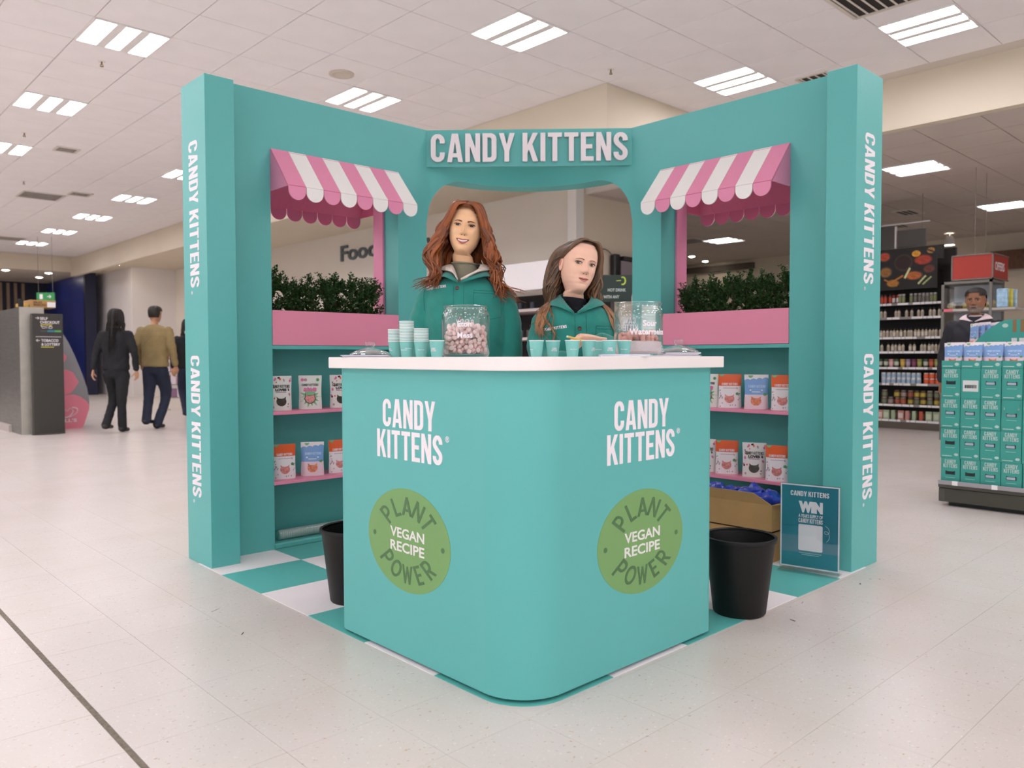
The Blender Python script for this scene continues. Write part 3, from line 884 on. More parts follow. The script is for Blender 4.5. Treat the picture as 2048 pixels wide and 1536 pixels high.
# ---- paper cups
def bend(me, R, ang0, taper=0.0, z0=0.0):
    # wrap a flat xy mesh round a vertical cylinder, front facing -y
    for v in me.vertices:
        z = v.co.y + z0; r = R + taper * z + v.co.z
        a = ang0 + v.co.x / (R + taper * z)
        v.co = (r * math.sin(a), -r * math.cos(a), z)
    return me
def make_cup(style):
    e = empty('paper_cup', (0, 0, 0))
    MB().lathe([(.0195, .002), (.0198, 0), (.0262, .0565), (.0255, .0565), (.019, .004), (.002, .004)], 24, cap0=False, cap1=False).build('cup_body', M_cup, e, origin=(0, 0, 0))
    MB().lathe([(.0255, .0562), (.0272, .0565), (.0276, .058), (.0268, .0592), (.0255, .0588)], 24, cap0=False, cap1=False).build('rim', M_rim, e, origin=(0, 0, 0))
    if style == 0:
        me = fit(block_mesh(['CANDY', 'KITTENS'], .0002), w=.021)
    else:
        me = fit(font_mesh('Plant Power', .0002, .02), w=.026)
    bend(me, .0202, 0, .113, .026); me.materials.append(M_print)
    mobj('print', me, None, e)
    return e
cupA, cupB = make_cup(0), make_cup(1)
cup_n = [0, 0]
def cup(px, dep, style, rot, label, group, z=0.0, sc=1.0):
    src = (cupA, cupB)[style]
    c = src if cup_n[style] == 0 else copy_tree(src)
    cup_n[style] += 1
    p = at(px, dep, ZC + z); c.location = p; c.rotation_euler = (0, 0, TOCAM + rot)
    if sc != 1: c.scale = (sc, sc, sc)
    tag(c, label, 'cup', group)
random.seed(11)
for px, dep, n, st, rot, lab in ((791, 2.99, 9, 1, -.9, 'turquoise paper cup in the left short stack by the glass lid'), (814, 2.93, 14, 1, -.35, 'turquoise paper cup in the tallest stack left of the jar'), (843, 2.9, 9, 1, .1, 'turquoise paper cup in the right short stack near the jar')):
    for k in range(n): cup(px, dep, st, rot + (0 if k == 0 else random.uniform(-3, 3)), lab + ', ' + ORD[k] + ' from the bottom', 'nested cups left of the first jar', k * .0056)
cup(874, 2.84, 0, -.5, 'single small turquoise cup touching the first sweet jar', 'loose cups on the counter')
for px, dep, st, rot, lab in ((1073, 2.68, 1, -1.1, 'turquoise sample cup, leftmost of the row before the seated woman'), (1106, 2.72, 0, .2, 'turquoise sample cup, second of the row'), (1145, 2.66, 1, .15, 'turquoise sample cup below the writing hand, third of the row'), (1177, 2.69, 0, .9, 'turquoise sample cup, fourth of the row'), (1198, 2.78, 1, -.2, 'turquoise sample cup set back behind the row, fifth'), (1219, 2.68, 0, .0, 'turquoise sample cup, sixth of the row'), (1248, 2.72, 1, -.1, 'turquoise sample cup at the right end of the row, before the second jar')):
    cup(px, dep, st, rot, lab, 'loose cups on the counter', 0.0, .93)
for k in range(26): cup(1297, 3.14, 1, random.uniform(-3, 3), 'small turquoise cup in the tall stack behind the second jar, %s from the bottom' % ORD[k], 'nested cups behind the second jar', k * .0056)
# ---- glass jars of sweets
def make_jar(px, dep, R, H, rn, label, words, back, offs):
    p = at(px, dep, ZC); e = empty('sweet_jar', p, label, 'jar', rz=TOCAM)
    th = .0035
    out = [(R * .90, .0), (R * .96, .004), (R, .014), (R, H * .80), (R * .985, H * .845), (R * .93, H * .885), (rn + .001, H * .905), (rn, H * .93), (rn + .004, H * .955), (rn + .005, H * .985), (rn + .001, H)]
    inn = [(rn - th, H), (rn - th, H * .92), (R * .93 - th, H * .88), (R - th, H * .80), (R - th, .018), (R * .92 - th, .009), (.004, .008)]
    MB().lathe(out + inn, 56, cap1=False).build('jar_glass', M_glass, None, origin=(0, 0, 0))
    g = bpy.data.objects['jar_glass'] if 'jar_glass' in bpy.data.objects else None
    g = [o for o in bpy.data.objects if o.name.startswith('jar_glass') and o.parent is None][-1]
    g.parent = e
    for t, zc, h, off in words:
        me = fit(font_mesh(t, .0003, .03), h=h); bend(me, R + .0004, off, 0, zc); me.materials.append(M_print)
        o = bpy.data.objects.new('lettering', me); COL.objects.link(o); o.parent = e
    me = fit(block_mesh(['CANDY', 'KITTENS'], .0003), w=.085); bend(me, R + .0004, PI + back, 0, H * .62); me.materials.append(M_print)
    o = bpy.data.objects.new('lettering', me); COL.objects.link(o); o.parent = e
    return e, p
J1, p1 = make_jar(932, 2.93, .0875, .187, .077, 'round glass jar packed full with pink sweets, no lid', (('Eton', .118, .021, .0), ('Mess', .078, .021, .02)), .1, 0)
J2, p2 = make_jar(1277, 2.9, .0885, .196, .078, 'glass jar of sugary pink sweets by the right cup row, one third full', (('Sour', .118, .022, .32), ('Watermelon', .088, .022, .33)), .35, 0)
def sweet_mesh(kind):
    mb = MB()
    if kind == 0:
        mb.lathe([(.002, 0), (.0085, .001), (.0105, .004), (.0095, .008), (.006, .011), (.001, .0125)], 10, sx=1, sy=.9)
        mb.lathe([(.0082, -.0006), (.002, -.0012)], 10, cap0=False, m=1, sx=1, sy=.9)
    else:
        mb.tube([(-.016, 0, 0), (-.012, .001, .002), (0, .003, .004), (.012, .001, .002), (.016, 0, 0)], [.003, .007, .0085, .007, .003], 8)
    return mb.mesh('gummy_sweet', [mat('sweet_pink_%d' % kind, '#f8cfca' if kind == 0 else '#dfa093', .55, spec=.4, var=.1, scale=60), mat('sweet_pale', '#f6dcd6', .6)], origin=(0, 0, .005))[0]
SM = [sweet_mesh(0), sweet_mesh(1)]
def fill(p, R, z0, zt, dmin, kind, seed, most, label, group, core):
    random.seed(seed); pts = []; tries = 0
    while len(pts) < most and tries < 60000:
        tries += 1
        a = random.uniform(0, 2 * PI); r = R * math.sqrt(random.random()); z = random.uniform(z0, zt + .012 * math.cos(a * 3))
        if r < core * R and z < zt - .028: continue
        q = Vector((r * math.cos(a), r * math.sin(a), z))
        if all((q - o_).length_squared > dmin * dmin for o_ in pts): pts.append(q)
    for q in pts:
        o = bpy.data.objects.new('gummy_sweet', SM[kind]); o.location = p + q
        o.rotation_euler = (random.uniform(0, 6.3), random.uniform(0, 6.3), random.uniform(0, 6.3))
        s_ = random.uniform(.85, 1.1); o.scale = (s_, s_, s_)
        COL.objects.link(o); tag(o, label, 'sweet', group)
fill(p1, .0715, .020, .106, .0152, 0, 3, 290, 'pink gummy sweet in the full jar', 'pink sweets in the full jar', .62)
fill(p2, .069, .062, .078, .0195, 1, 5, 60, 'long pink sugared sweet in the second jar', 'sugared sweets in the second jar', 0)
sg_ = MB().lathe([(.075, .0095), (.0825, .018), (.0825, .052), (.07, .056), (.04, .054), (.002, .058)], 40, p2).build('sugar_layer', mat('sugar', '#f2dfe2', .8, bump=.5, bscale=300)); tag(sg_, 'layer of white sugar in the bottom of the second jar', 'sugar', kind='stuff')
# ---- jar lids lying on leaflets
def lid(px, dep, z, label):
    p = at(px, dep, z); e = empty('jar_lid', p, label, 'lid')
    MB().lathe([(.0735, 0), (.075, .003), (.074, .005), (.055, .014), (.03, .022), (.014, .027), (.012, .024), (.028, .018), (.054, .010), (.07, .002)], 48, p, cap0=False, cap1=False).build('lid_dome', M_glass, e)
    MB().lathe([(.012, .026), (.013, .030), (.019, .036), (.021, .042), (.019, .047), (.012, .049), (.002, .049)], 28, p, cap0=False).build('knob', M_glass, e)
def leaflets(px, dep, n, w, h, label, rot, t=.0016):
    p = at(px, dep, ZC); e = empty('leaflet_stack', p, label, 'leaflets', rz=TOCAM + rot)
    random.seed(px)
    for k in range(n):
        o = MB().box(-w / 2, -h / 2, 0, w / 2, h / 2, t * .8).build('leaflet', M_paper if k % 2 == 0 else mat('leaflet_lilac', '#dcd8e6', .6), None, origin=(0, 0, 0))
        o.parent = e; o.location = (random.uniform(-.006, .006), random.uniform(-.004, .004), k * t); o.rotation_euler = (0, 0, random.uniform(-.08, .08))
    return n * t
z_ = leaflets(734, 2.95, 5, .17, .11, 'small stack of leaflets under the left glass lid', .05)
lid(741, 2.95, ZC + z_ + .0004, 'clear glass jar lid with a knob, left end of the counter')
z_ = leaflets(1357, 2.98, 7, .13, .14, 'pile of white cards under the right glass lid', -.05, .0021)
lid(1357, 2.98, ZC + z_ + .0004, 'clear glass jar lid with a knob, right end of the counter')
leaflets(1250, 2.62, 2, .16, .06, 'two loose leaflets before the second jar', .04, .004)
leaflets(1322, 2.78, 2, .08, .05, 'small white card by the right jar foot', -.2, .002)

# ---- pouches of sweets
def cat_shape(r):
    P_ = [(r * math.cos(a), r * .92 * math.sin(a)) for a in [math.radians(d) for d in range(150, 391, 15)]]
    return [(-r * .92, r * .95)] + P_ + [(r * .92, r * .95), (r * .5, r * .62), (0, r * .55), (-r * .5, r * .62)]
PW, PH = .128, .19
def pouch_pt(x, z, lift=0.0, front=True):
    t = .021 * max(0.0, 1 - z / PH) ** .75 + .0015
    k = max(0.0, 1 - abs(2 * x / PW) ** 4)
    y = -(t * k) - lift
    return Vector((x, y if front else t * k * .9 + lift, z))
def pouch_skin(poly, lift, m, e, name):
    me = curve_mesh([poly], 0.0, name)
    bm = bmesh.new(); bm.from_mesh(me)
    bmesh.ops.triangulate(bm, faces=bm.faces)
    for _ in range(2): bmesh.ops.subdivide_edges(bm, edges=[ed for ed in bm.edges if ed.calc_length() > .012], cuts=1)
    bm.to_mesh(me); bm.free()
    for v in me.vertices: v.co = pouch_pt(v.co.x, v.co.y, lift)
    me.materials.append(m); me.shade_smooth()
    o = bpy.data.objects.new(name, me); COL.objects.link(o); o.parent = e
    return o
def pouch_band(lo, hi, lift, m, e, name, n=20, k=6):
    hw = PW / 2; vs = []; fs = []
    for i in range(n + 1):
        t = i / n
        for j in range(k + 1):
            z0 = lo(t); z = z0 + (hi - z0) * j / k; x = (-hw + PW * t) * (1 - .05 * math.sin(PI * z / PH) ** 2)
            vs.append(pouch_pt(x, z, lift))
    for i in range(n):
        for j in range(k):
            a = i * (k + 1) + j; fs.append((a, a + k + 1, a + k + 2, a + 1))
    b = MB(); b.add(vs, fs, smooth=True); o = b.build(name, m, None, origin=(0, 0, 0), fix=False); o.parent = e
def bars(e, items, m):
    b = MB()
    for x, z, w, h in items: b.add([pouch_pt(x - w / 2, z, .0014), pouch_pt(x + w / 2, z, .0014), pouch_pt(x + w / 2, z + h, .0014), pouch_pt(x - w / 2, z + h, .0014)], [(0, 1, 2, 3)])
    o = b.build('small_print', m, None, origin=(0, 0, 0)); o.parent = e; o['kind'] = 'stuff'
def pouch_text(me, cx, cz, w, h, m, e, lift=.0016):
    fit(me, w, h)
    for v in me.vertices: q = v.co.copy(); v.co = pouch_pt(cx + q.x, cz + q.y, lift + q.z)
    me.materials.clear(); me.materials.append(m)
    o = bpy.data.objects.new('lettering', me); COL.objects.link(o); o.parent = e
def rect(x0, z0, x1, z1, n=6):
    return [(x0 + (x1 - x0) * i / n, z0) for i in range(n + 1)] + [(x1 - (x1 - x0) * i / n, z1) for i in range(n + 1)]
M_or = mat('pouch_orange', '#e8602c', .4); M_wh = mat('pouch_white', '#efe6e8', .4); M_bl = mat('pouch_blue', '#7fa6da', .4); M_pk = mat('pouch_blush', '#eed3dc', .4)
M_lw = mat('pouch_cream', '#e9e4df', .4); M_gr = mat('pouch_green', '#4f9a55', .5); M_gs = mat('starburst_green', '#7db585', .5); M_blk = mat('print_black', '#1d1a1a', .5)
M_swp = mat('window_sweets', '#d58a85', .3, var=.35, scale=90); M_swo = mat('window_sweets_orange', '#dd8460', .3, var=.4, scale=80); M_swd = mat('window_sweets_dark', '#4a443c', .3, var=.3, scale=80)
M_hot = mat('print_pink', '#e56aa5', .5); M_dot = mat('print_mauve', '#b79aa6', .5)
def make_pouch(style):
    e = empty('sweet_pouch', (0, 0, 0))
    base = {'orange': M_wh, 'blue': M_pk, 'loves': M_lw, 'sour': M_lw}[style]
    nx, nz = 20, 16; vs = []; fs = []
    for sgn in (0, 1):
        for j in range(nz + 1):
            for i in range(nx + 1):
                x = -PW / 2 + PW * i / nx; z = PH * j / nz
                x *= 1 - .05 * math.sin(PI * j / nz) ** 2
                vs.append(pouch_pt(x, z, 0, sgn == 0))
    st = (nx + 1) * (nz + 1)
    for sgn in (0, 1):
        for j in range(nz):
            for i in range(nx):
                a = sgn * st + j * (nx + 1) + i
                f = (a, a + 1, a + nx + 2, a + nx + 1); fs.append(f if sgn == 0 else f[::-1])
    for j in range(nz):
        for i in (0, nx):
            a = j * (nx + 1) + i; f = (a, a + nx + 1, st + a + nx + 1, st + a); fs.append(f)
    for i in range(nx):
        fs.append((i, st + i, st + i + 1, i + 1)); a = nz * (nx + 1) + i; fs.append((a, a + 1, st + a + 1, st + a))
    b = MB(); b.add(vs, fs, smooth=True)
    o = b.build('pouch_body', base, None, origin=(0, 0, 0)); o.parent = e
    hw = PW / 2 - .0015
    if style == 'orange':
        pouch_band(lambda t: PH * .655, PH + .0005, .0007, M_or, e, 'top_band')
        pouch_skin([(-.045 + .013 * math.cos(a), PH - .001 - .012 * math.sin(a)) for a in [PI * i / 8 for i in range(9)]], .0015, M_gs, e, 'green_tab')
        pouch_text(block_mesh(['CANDY KITTENS'], .0002), 0, PH * .71, .086, .013, M_print, e)
        bars(e, [(0, PH * .58, .07, .003)], M_dot)
        pouch_skin([(x, z + .052) for x, z in cat_shape(.027)], .0012, M_swp, e, 'window')
    elif style == 'blue':
        pouch_band(lambda t: PH * .42, PH + .0004, .0006, M_bl, e, 'blue_band')
        pouch_band(lambda t: PH * .83 + .007 * abs(math.sin(t * 4 * PI)) + .012 * t, PH + .0006, .0012, M_wh, e, 'cloud')
        pouch_skin([(-.03 + .013 * math.cos(a), PH - .004 - .014 * math.sin(a)) for a in [PI * i / 8 for i in range(9)]], .0018, M_gs, e, 'green_tab')
        pouch_text(block_mesh(['CANDY KITTENS'], .0002), .004, PH * .66, .09, .014, mat('print_sky', '#c5dcf2', .5), e)
        bars(e, [(0, PH * .53, .07, .007), (0, PH * .49, .045, .004)], M_print)
        pouch_skin([(x, z + .045) for x, z in cat_shape(.028)], .0012, M_swo, e, 'window')
        pouch_skin([(.046 + .009 * math.cos(a), .082 + .008 * math.sin(a)) for a in [2 * PI * i / 12 for i in range(12)]], .0014, M_gr, e, 'round_badge')
    elif style == 'loves':
        pouch_text(block_mesh(['CANDY KITTENS'], .0002), 0, PH * .70, .10, .016, M_blk, e)
        pouch_text(font_mesh('LOVES', .0002, .06), 0, PH * .60, .062, .015, M_blk, e)
        bars(e, [(0, PH * .515, .058, .006)], M_dot)
        pouch_skin([(x, z + .05) for x, z in cat_shape(.028)], .0012, M_swd, e, 'window')
    else:
        star = []
        for i in range(28):
            a = 2 * PI * i / 28; r = (.062 if i % 4 == 0 else .052) if i % 2 == 0 else .034
            star.append((max(-hw, min(hw, r * math.cos(a))), max(.004, .068 + r * math.sin(a))))
        pouch_skin(star, .0009, M_gs, e, 'starburst')
        pouch_text(block_mesh(['CANDY KITTENS'], .0002), 0, PH * .72, .09, .013, M_blk, e)
        pouch_text(font_mesh('SOUR', .0002, .08, .2), 0, PH * .58, .075, .022, M_hot, e)
        pouch_skin([(x, z + .06) for x, z in cat_shape(.031)], .0013, M_blk, e, 'window_outline')
        pouch_skin([(x, z + .06) for x, z in cat_shape(.027)], .0019, M_swp, e, 'window')
        for cx, mm in ((-.042, M_hot), (-.025, M_dot), (.042, M_gr)):
            pouch_skin([(cx + .009 * math.cos(a), PH * .87 + .009 * math.sin(a)) for a in [2 * PI * i / 12 for i in range(12)]], .0014, mm, e, 'round_badge')
    if style in ('orange', 'loves'):
        if style == 'orange': pouch_skin([(.042 + .009 * math.cos(a), .08 + .008 * math.sin(a)) for a in [2 * PI * i / 12 for i in range(12)]], .0014, M_gr, e, 'round_badge')
        random.seed(7 if style == 'orange' else 21); groups = {}
        for k in range(26):
            for _ in range(20):
                x = random.uniform(-hw + .006, hw - .006); z = random.uniform(.008, PH * (.6 if style == 'orange' else .95))
                if abs(x) > .036 or z < .016 or (style == 'loves' and z > PH * .8): break
            else: continue
            mm = random.choice([M_dot] if style == 'orange' else [M_hot, M_dot, M_or, M_blk, M_hot])
            groups.setdefault(mm.name, (mm, []))[1].append((x, z, random.uniform(.003, .0045) if style == 'orange' else random.uniform(.004, .008)))
        for mm, items in groups.values():
            pm = MB()
            for x, z, r in items:
                n = 7
                pm.add([pouch_pt(x + r * math.cos(2 * PI * i / n) * (1 if i % 2 else .7), z + r * math.sin(2 * PI * i / n), .001) for i in range(n)], [tuple(range(n))])
            o = pm.build('printed_icons', mm, None, origin=(0, 0, 0)); o.parent = e; o['kind'] = 'stuff'
    return e
POU = {k: make_pouch(k) for k in ('orange', 'blue', 'loves', 'sour')}
pou_used = set()
def pouch(style, loc, rz, label, group, sc=1.0, tilt=0.0):
    src = POU[style]
    e = src if style not in pou_used else copy_tree(src)
    pou_used.add(style)
    e.location = loc; e.rotation_euler = (tilt, 0, rz); e.scale = (sc, sc, sc)
    tag(e, label, 'pouch', group)
    return e
def shelf_pouch(side, px, z, style, face, label, d=.09):
    a = wall_a(side, px, d)
    base = 0.0 if side == 'L' else -PI / 2
    pouch(style, kw(side, a, d, z + .0004), base + face, label, 'pouches on the kiosk shelves')
U, D = .743, .365
shelf_pouch('L', 560, U, 'loves', -.15, 'white pouch with black lettering on the upper left shelf, leftmost')
shelf_pouch('L', 620, U, 'sour', -.55, 'white pouch with a green starburst on the upper left shelf')
shelf_pouch('L', 681, U, 'loves', -.3, 'white patterned pouch on the upper left shelf, cut by the counter')
shelf_pouch('L', 566, D, 'orange', -.2, 'orange-topped pouch on the lower left shelf, leftmost')
shelf_pouch('L', 623, D, 'blue', -.5, 'sky-blue cloud pouch on the lower left shelf')
shelf_pouch('L', 676, D, 'orange', -.1, 'orange-topped pouch on the lower left shelf beside the counter')
shelf_pouch('R', 1419, U, 'sour', -.1, 'white pouch on the upper right shelf, almost hidden by the counter')
shelf_pouch('R', 1460, U, 'orange', .45, 'orange-topped pouch on the upper right shelf beside the counter')
shelf_pouch('R', 1513, U, 'blue', .45, 'sky-blue cloud pouch on the upper right shelf')
shelf_pouch('R', 1567, U, 'orange', .25, 'orange-topped pouch on the upper right shelf, rightmost')
shelf_pouch('R', 1413, D, 'loves', .1, 'white pouch on the lower right shelf, almost hidden by the counter')
shelf_pouch('R', 1455, D, 'orange', .45, 'orange-topped pouch on the lower right shelf beside the counter')
shelf_pouch('R', 1510, D, 'loves', .45, 'white pouch with black lettering on the lower right shelf')
shelf_pouch('R', 1557, D, 'orange', .25, 'orange-topped pouch on the lower right shelf, rightmost', .05)

# ---- hedge plants in the troughs
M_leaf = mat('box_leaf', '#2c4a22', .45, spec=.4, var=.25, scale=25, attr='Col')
M_stem = mat('box_stem', '#4a3a26', .8)
def hedge_mesh(seed, h, tops):
    random.seed(seed); vs = []; fs = []; cols = []
    def leaf(p, d, l, c):
        d = d.normalized(); s_ = d.cross(Vector((random.uniform(-1, 1), random.uniform(-1, 1), 1))).normalized(); n = d.cross(s_)
        k = len(vs)
        vs.extend([p, p + d * l * .45 + s_ * l * .27 + n * .001, p + d * l * .45 - s_ * l * .27 + n * .001, p + d * l - n * l * .08, p + d * l * .5 - n * l * .1])
        fs.extend([(k, k + 1, k + 4), (k, k + 4, k + 2), (k + 1, k + 3, k + 4), (k + 4, k + 3, k + 2)]); cols.extend([c] * 5)
    def sprig(a, b, nl):
        for i in range(nl):
            t = (i + .5) / nl; p = a.lerp(b, t)
            for q in range(3):
                an = random.uniform(0, 6.3); d = Vector((math.cos(an), math.sin(an), random.uniform(.1, 1.0)))
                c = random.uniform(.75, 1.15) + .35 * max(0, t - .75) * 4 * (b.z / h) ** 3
                leaf(p, d, random.uniform(.014, .022), c)
    for k in range(70):
        an = random.uniform(0, 6.3); r0 = random.uniform(0, .02); z0 = random.uniform(.0, h * .72)
        a = Vector((r0 * math.cos(an), r0 * math.sin(an), z0)); wd = .062 * (1 - .5 * (z0 / h) ** 2)
        b = a + Vector((wd * math.cos(an), wd * math.sin(an), random.uniform(.02, .085)))
        sprig(a, b, 9)
    for k in range(tops):
        an = random.uniform(0, 6.3); a = Vector((.02 * math.cos(an), .02 * math.sin(an), h * .6)); b = Vector((.03 * math.cos(an), .03 * math.sin(an), h * random.uniform(.86, 1.0)))
        sprig(a, b, 11)
    me = bpy.data.meshes.new('foliage'); me.from_pydata(vs, [], fs)
    ca = me.color_attributes.new('Col', 'FLOAT_COLOR', 'POINT')
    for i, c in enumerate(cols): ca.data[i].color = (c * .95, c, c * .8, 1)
    me.materials.append(M_leaf)
    return me
HM = [hedge_mesh(s_, h, t) for s_, h, t in ((1, .30, 4), (2, .33, 3), (3, .29, 5), (4, .35, 3))]
stem_me = MB().tube([(0, 0, -.02), (.003, 0, .1), (0, .002, .2)], [.007, .006, .004], 6).tube([(0, 0, .02), (.02, .01, .12), (.035, .01, .2)], [.005, .004, .003], 6).mesh('stem', M_stem, origin=(0, 0, 0))[0]
order = ['first', 'second', 'third', 'fourth', 'fifth', 'sixth', 'seventh', 'eighth', 'ninth', 'tenth']
random.seed(9)
for side in 'LR':
    N = 9
    for k in range(N):
        a = 1.885 - (1.885 - 1.235) * k / (N - 1) + random.uniform(-.01, .01)
        p = kw(side, a, .095 + random.uniform(-.015, .015), 1.232)
        e = empty('box_shrub', p, 'dark green leafy box shrub in the %s pink planter, %s from the outer pillar' % ('left' if side == 'L' else 'right', order[k]), 'shrub', 'box shrubs in the planters', rz=random.uniform(0, 6.3))
        s_ = .94 * random.uniform(.9, 1.08) * (1.06 if k == 0 or (side == 'L' and k == 6) else .97); e.scale = (s_, s_, s_)
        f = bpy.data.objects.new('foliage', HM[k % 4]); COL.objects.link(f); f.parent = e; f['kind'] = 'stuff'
        g = bpy.data.objects.new('stem', stem_me); COL.objects.link(g); g.parent = e

# ---- waste bins
M_bin = mat('bin_black', '#100f0e', .5, spec=.35)
def bin_(px, dep, label):
    p = at(px, dep, .0028)
    e = empty('waste_bin', p, label, 'bin')
    MB().lathe([(.096, .004), (.1, 0), (.104, .006), (.138, .296), (.135, .296), (.1, .01), (.002, .008)], 48, p, cap0=True).build('bin_body', M_bin, e)
    MB().lathe([(.136, .292), (.145, .294), (.147, .301), (.1455, .31), (.139, .313), (.134, .308)], 48, p, cap0=False, cap1=False).build('rim', M_bin, e)
bin_(1482, 3.18, 'black plastic waste bin at the right end of the counter')
bin_(706, 3.36, 'black plastic waste bin half hidden at the left end of the counter')

# ---- cardboard boxes with blue bags in the right niche
M_card = mat('cardboard', '#b08a58', .85, var=.06, scale=12, bump=.05, bscale=90)
def carton(x0, x1, y0, y1, z0, z1, label, flaps):
    e = empty('cardboard_box', ((x0 + x1) / 2, (y0 + y1) / 2, z0), label, 'box')
    t = .004; b = MB()
    b.box(x0, y0, z0, x1, y1, z0 + t).box(x0, y0, z0 + t, x0 + t, y1, z1).box(x1 - t, y0, z0 + t, x1, y1, z1).box(x0 + t, y0, z0 + t, x1 - t, y0 + t, z1).box(x0 + t, y1 - t, z0 + t, x1 - t, y1, z1)
    b.build('box_body', M_card, e)
    if flaps:
        MB().prism([(x0, y0, z1), (x0, y1, z1), (x0 - .02, y1 - .03, z1 + .055), (x0 - .02, y0 + .09, z1 + .055)], (t, 0, .001)).build('flap', M_card, e)
        MB().prism([(x0, y0, z1), (x1, y0, z1), (x1 - .02, y0 - .03, z1 + .004), (x0 + .02, y0 - .03, z1 + .004)], (0, 0, t)).build('flap', M_card, e)
    else:
        MB().box(x0, y0, z1 - t, x1, (y0 + y1) / 2 - .001, z1).build('flap', M_card, e); MB().box(x0, (y0 + y1) / 2 + .001, z1 - t, x1, y1, z1).build('flap', M_card, e)
carton(-.262, -.03, -1.985, -1.43, .0028, .155, 'closed brown cardboard box on the mat under the open one', False)
carton(-.258, -.03, -1.98, -1.43, .156, .288, 'open brown cardboard box of blue bags below the right shelves', True)
M_bag = mat('blue_bag', '#2c46b8', .25, spec=.6, coat=.3, var=.3, scale=14)
random.seed(2)
for k, (x, y, z, r) in enumerate(((-.14, -1.90, .285, .075), (-.13, -1.80, .30, .072), (-.16, -1.7, .287, .072), (-.12, -1.58, .285, .07))):
    mb = MB(); mb.ball((0, 0, 0), r, 28, 20, sc=(1, 1.05, .78))
    for v in mb.v:
        q = v * 22; v += v.normalized() * (.035 * noise.noise(q + Vector((k * 7, 0, 0))) + .012 * noise.noise(q * 2.7))
    me, _ = mb.mesh('blue_bag', M_bag, origin=(0, 0, 0))
    o = mobj('blue_bag', me, None, None, (x, y, z)); tag(o, ('crumpled blue plastic bag at the right end of the open box', 'crumpled blue plastic bag, highest in the open box', 'crumpled blue plastic bag in the middle of the open box', 'crumpled blue plastic bag at the left end of the open box')[k], 'bag', 'blue bags in the box')
# ---- sleeve of cups lying in the left niche
e = empty('cup_sleeve', (-1.6, .07, .03), 'clear plastic sleeve of turquoise cups lying under the left shelves', 'cup sleeve')
x0 = -1.875; n = 46; me, _ = MB().lathe([(.0225, 0), (.0262, .0035), (.0276, .004), (.0276, .006), (.0255, .006)], 20, cap1=False).mesh('nested_cup', [mat('sleeve_cup', '#b9cfc9', .5)], origin=(0, 0, 0))
for k in range(n):
    o = bpy.data.objects.new('nested_cup', me); o.location = (x0 + .006 + k * .0115, .07, .061); o.rotation_euler = (0, PI / 2, .03 * 0); link(o, e)
MB().lathe([(.002, 0), (.024, .001), (.0245, .004), (.002, .004)], 20, cap0=False, cap1=False).mesh('x', [M_cup])
o = MB().lathe([(.003, 0), (.0235, 0), (.0245, .004)], 24, cap1=False).build('cup_base', M_cup, None, origin=(0, 0, 0)); o.location = (x0, .07, .061); o.rotation_euler = (0, PI / 2, 0); link_ = o; o.parent = e; o.matrix_parent_inverse = parent_world(e).inverted()
random.seed(8); sl = MB(); ring = []
pts = [(x0 - .03 + i * .02, .07, .061) for i in range(33)]
sl.tube(pts, [.006] + [.0292 + random.uniform(-.0008, .0006) for _ in range(30)] + [.012, .004], 20)
sl.build('plastic_wrap', glass('plastic_wrap', (.93, .95, .95, 1), .9, .12, .5), e)

# ---- acrylic sign holder on the mat
sa, sb = Vector((-.318, -2.061, 0)), Vector((-.269, -2.326, 0))
rx = (sb - sa).normalized(); ry = Vector((0, 0, 1)); nn = rx.cross(ry); Wd = (sb - sa).length; cen = (sa + sb) / 2
e = empty('sign_holder', cen + Vector((0, 0, .003)), 'clear acrylic holder with a blue prize poster leaning by the right pillar', 'sign')
M_poster = mat('poster_blue', '#2f7f92', .3, spec=.5, var=.08, scale=6)
def slab(z0, z1, n0, n1, w0, w1, name, m, bevel=0):
    mb = MB(); mb.prism([cen + rx * w0 + nn * n0 + ry * z0, cen + rx * w1 + nn * n0 + ry * z0, cen + rx * w1 + nn * n0 + ry * z1, cen + rx * w0 + nn * n0 + ry * z1], nn * (n1 - n0))
    return mb.build(name, m, e, bevel=bevel)
h0 = .0075; HS = .425
slab(h0, HS, -.004, -.0012, -Wd / 2 - .004, Wd / 2 + .004, 'acrylic_back', M_acryl); slab(h0, HS, .0012, .003, -Wd / 2 - .004, Wd / 2 + .004, 'acrylic_front', M_acryl)
slab(.003, .0072, -.05, .05, -Wd / 2 - .004, Wd / 2 + .004, 'acrylic_foot', M_acryl)
slab(.02, HS - .004, -.0009, -.0001, -Wd / 2 - .002, Wd / 2 + .002, 'poster_border', M_print)
po = slab(.026, HS - .01, .0, .0006, -Wd / 2 + .004, Wd / 2 - .004, 'poster', M_poster)
def ptxt(me, cx, cz, w, h): put_text(me, cen + rx * cx + ry * cz + nn * .0006, rx, ry, M_print, po, w, h, 'poster_text', .0001)
ptxt(block_mesh(['CANDY KITTENS'], .0002), .0, .378, .178, .024)
ptxt(font_mesh('WIN', .0002, .09), .005, .315, .112, .055)
ptxt(font_mesh("A YEAR'S SUPPLY OF", .0002, .03), .005, .272, .112, .0175)
ptxt(block_mesh(['CANDY KITTENS'], .0002), .005, .249, .112, .021)
rr_ = []
for cx_, cz_, a0 in ((.049, .056, 0), (-.049, .056, 90), (-.049, -.056, 180), (.049, -.056, 270)): rr_ += arc(cx_, cz_, .007, a0, a0 + 90, 5)
mb = MB(); flat(mb, rr_, cen + rx * .005 + ry * .168 + nn * .0007, rx, ry, .0003); mb.build('white_panel', M_print, po)
mb = MB()
for cz_, w_ in ((.092, .105), (.084, .08)): flat(mb, [(-w_ / 2, 0), (w_ / 2, 0), (w_ / 2, .003), (-w_ / 2, .003)], cen + rx * .005 + ry * cz_ + nn * .0007, rx, ry, .0002)
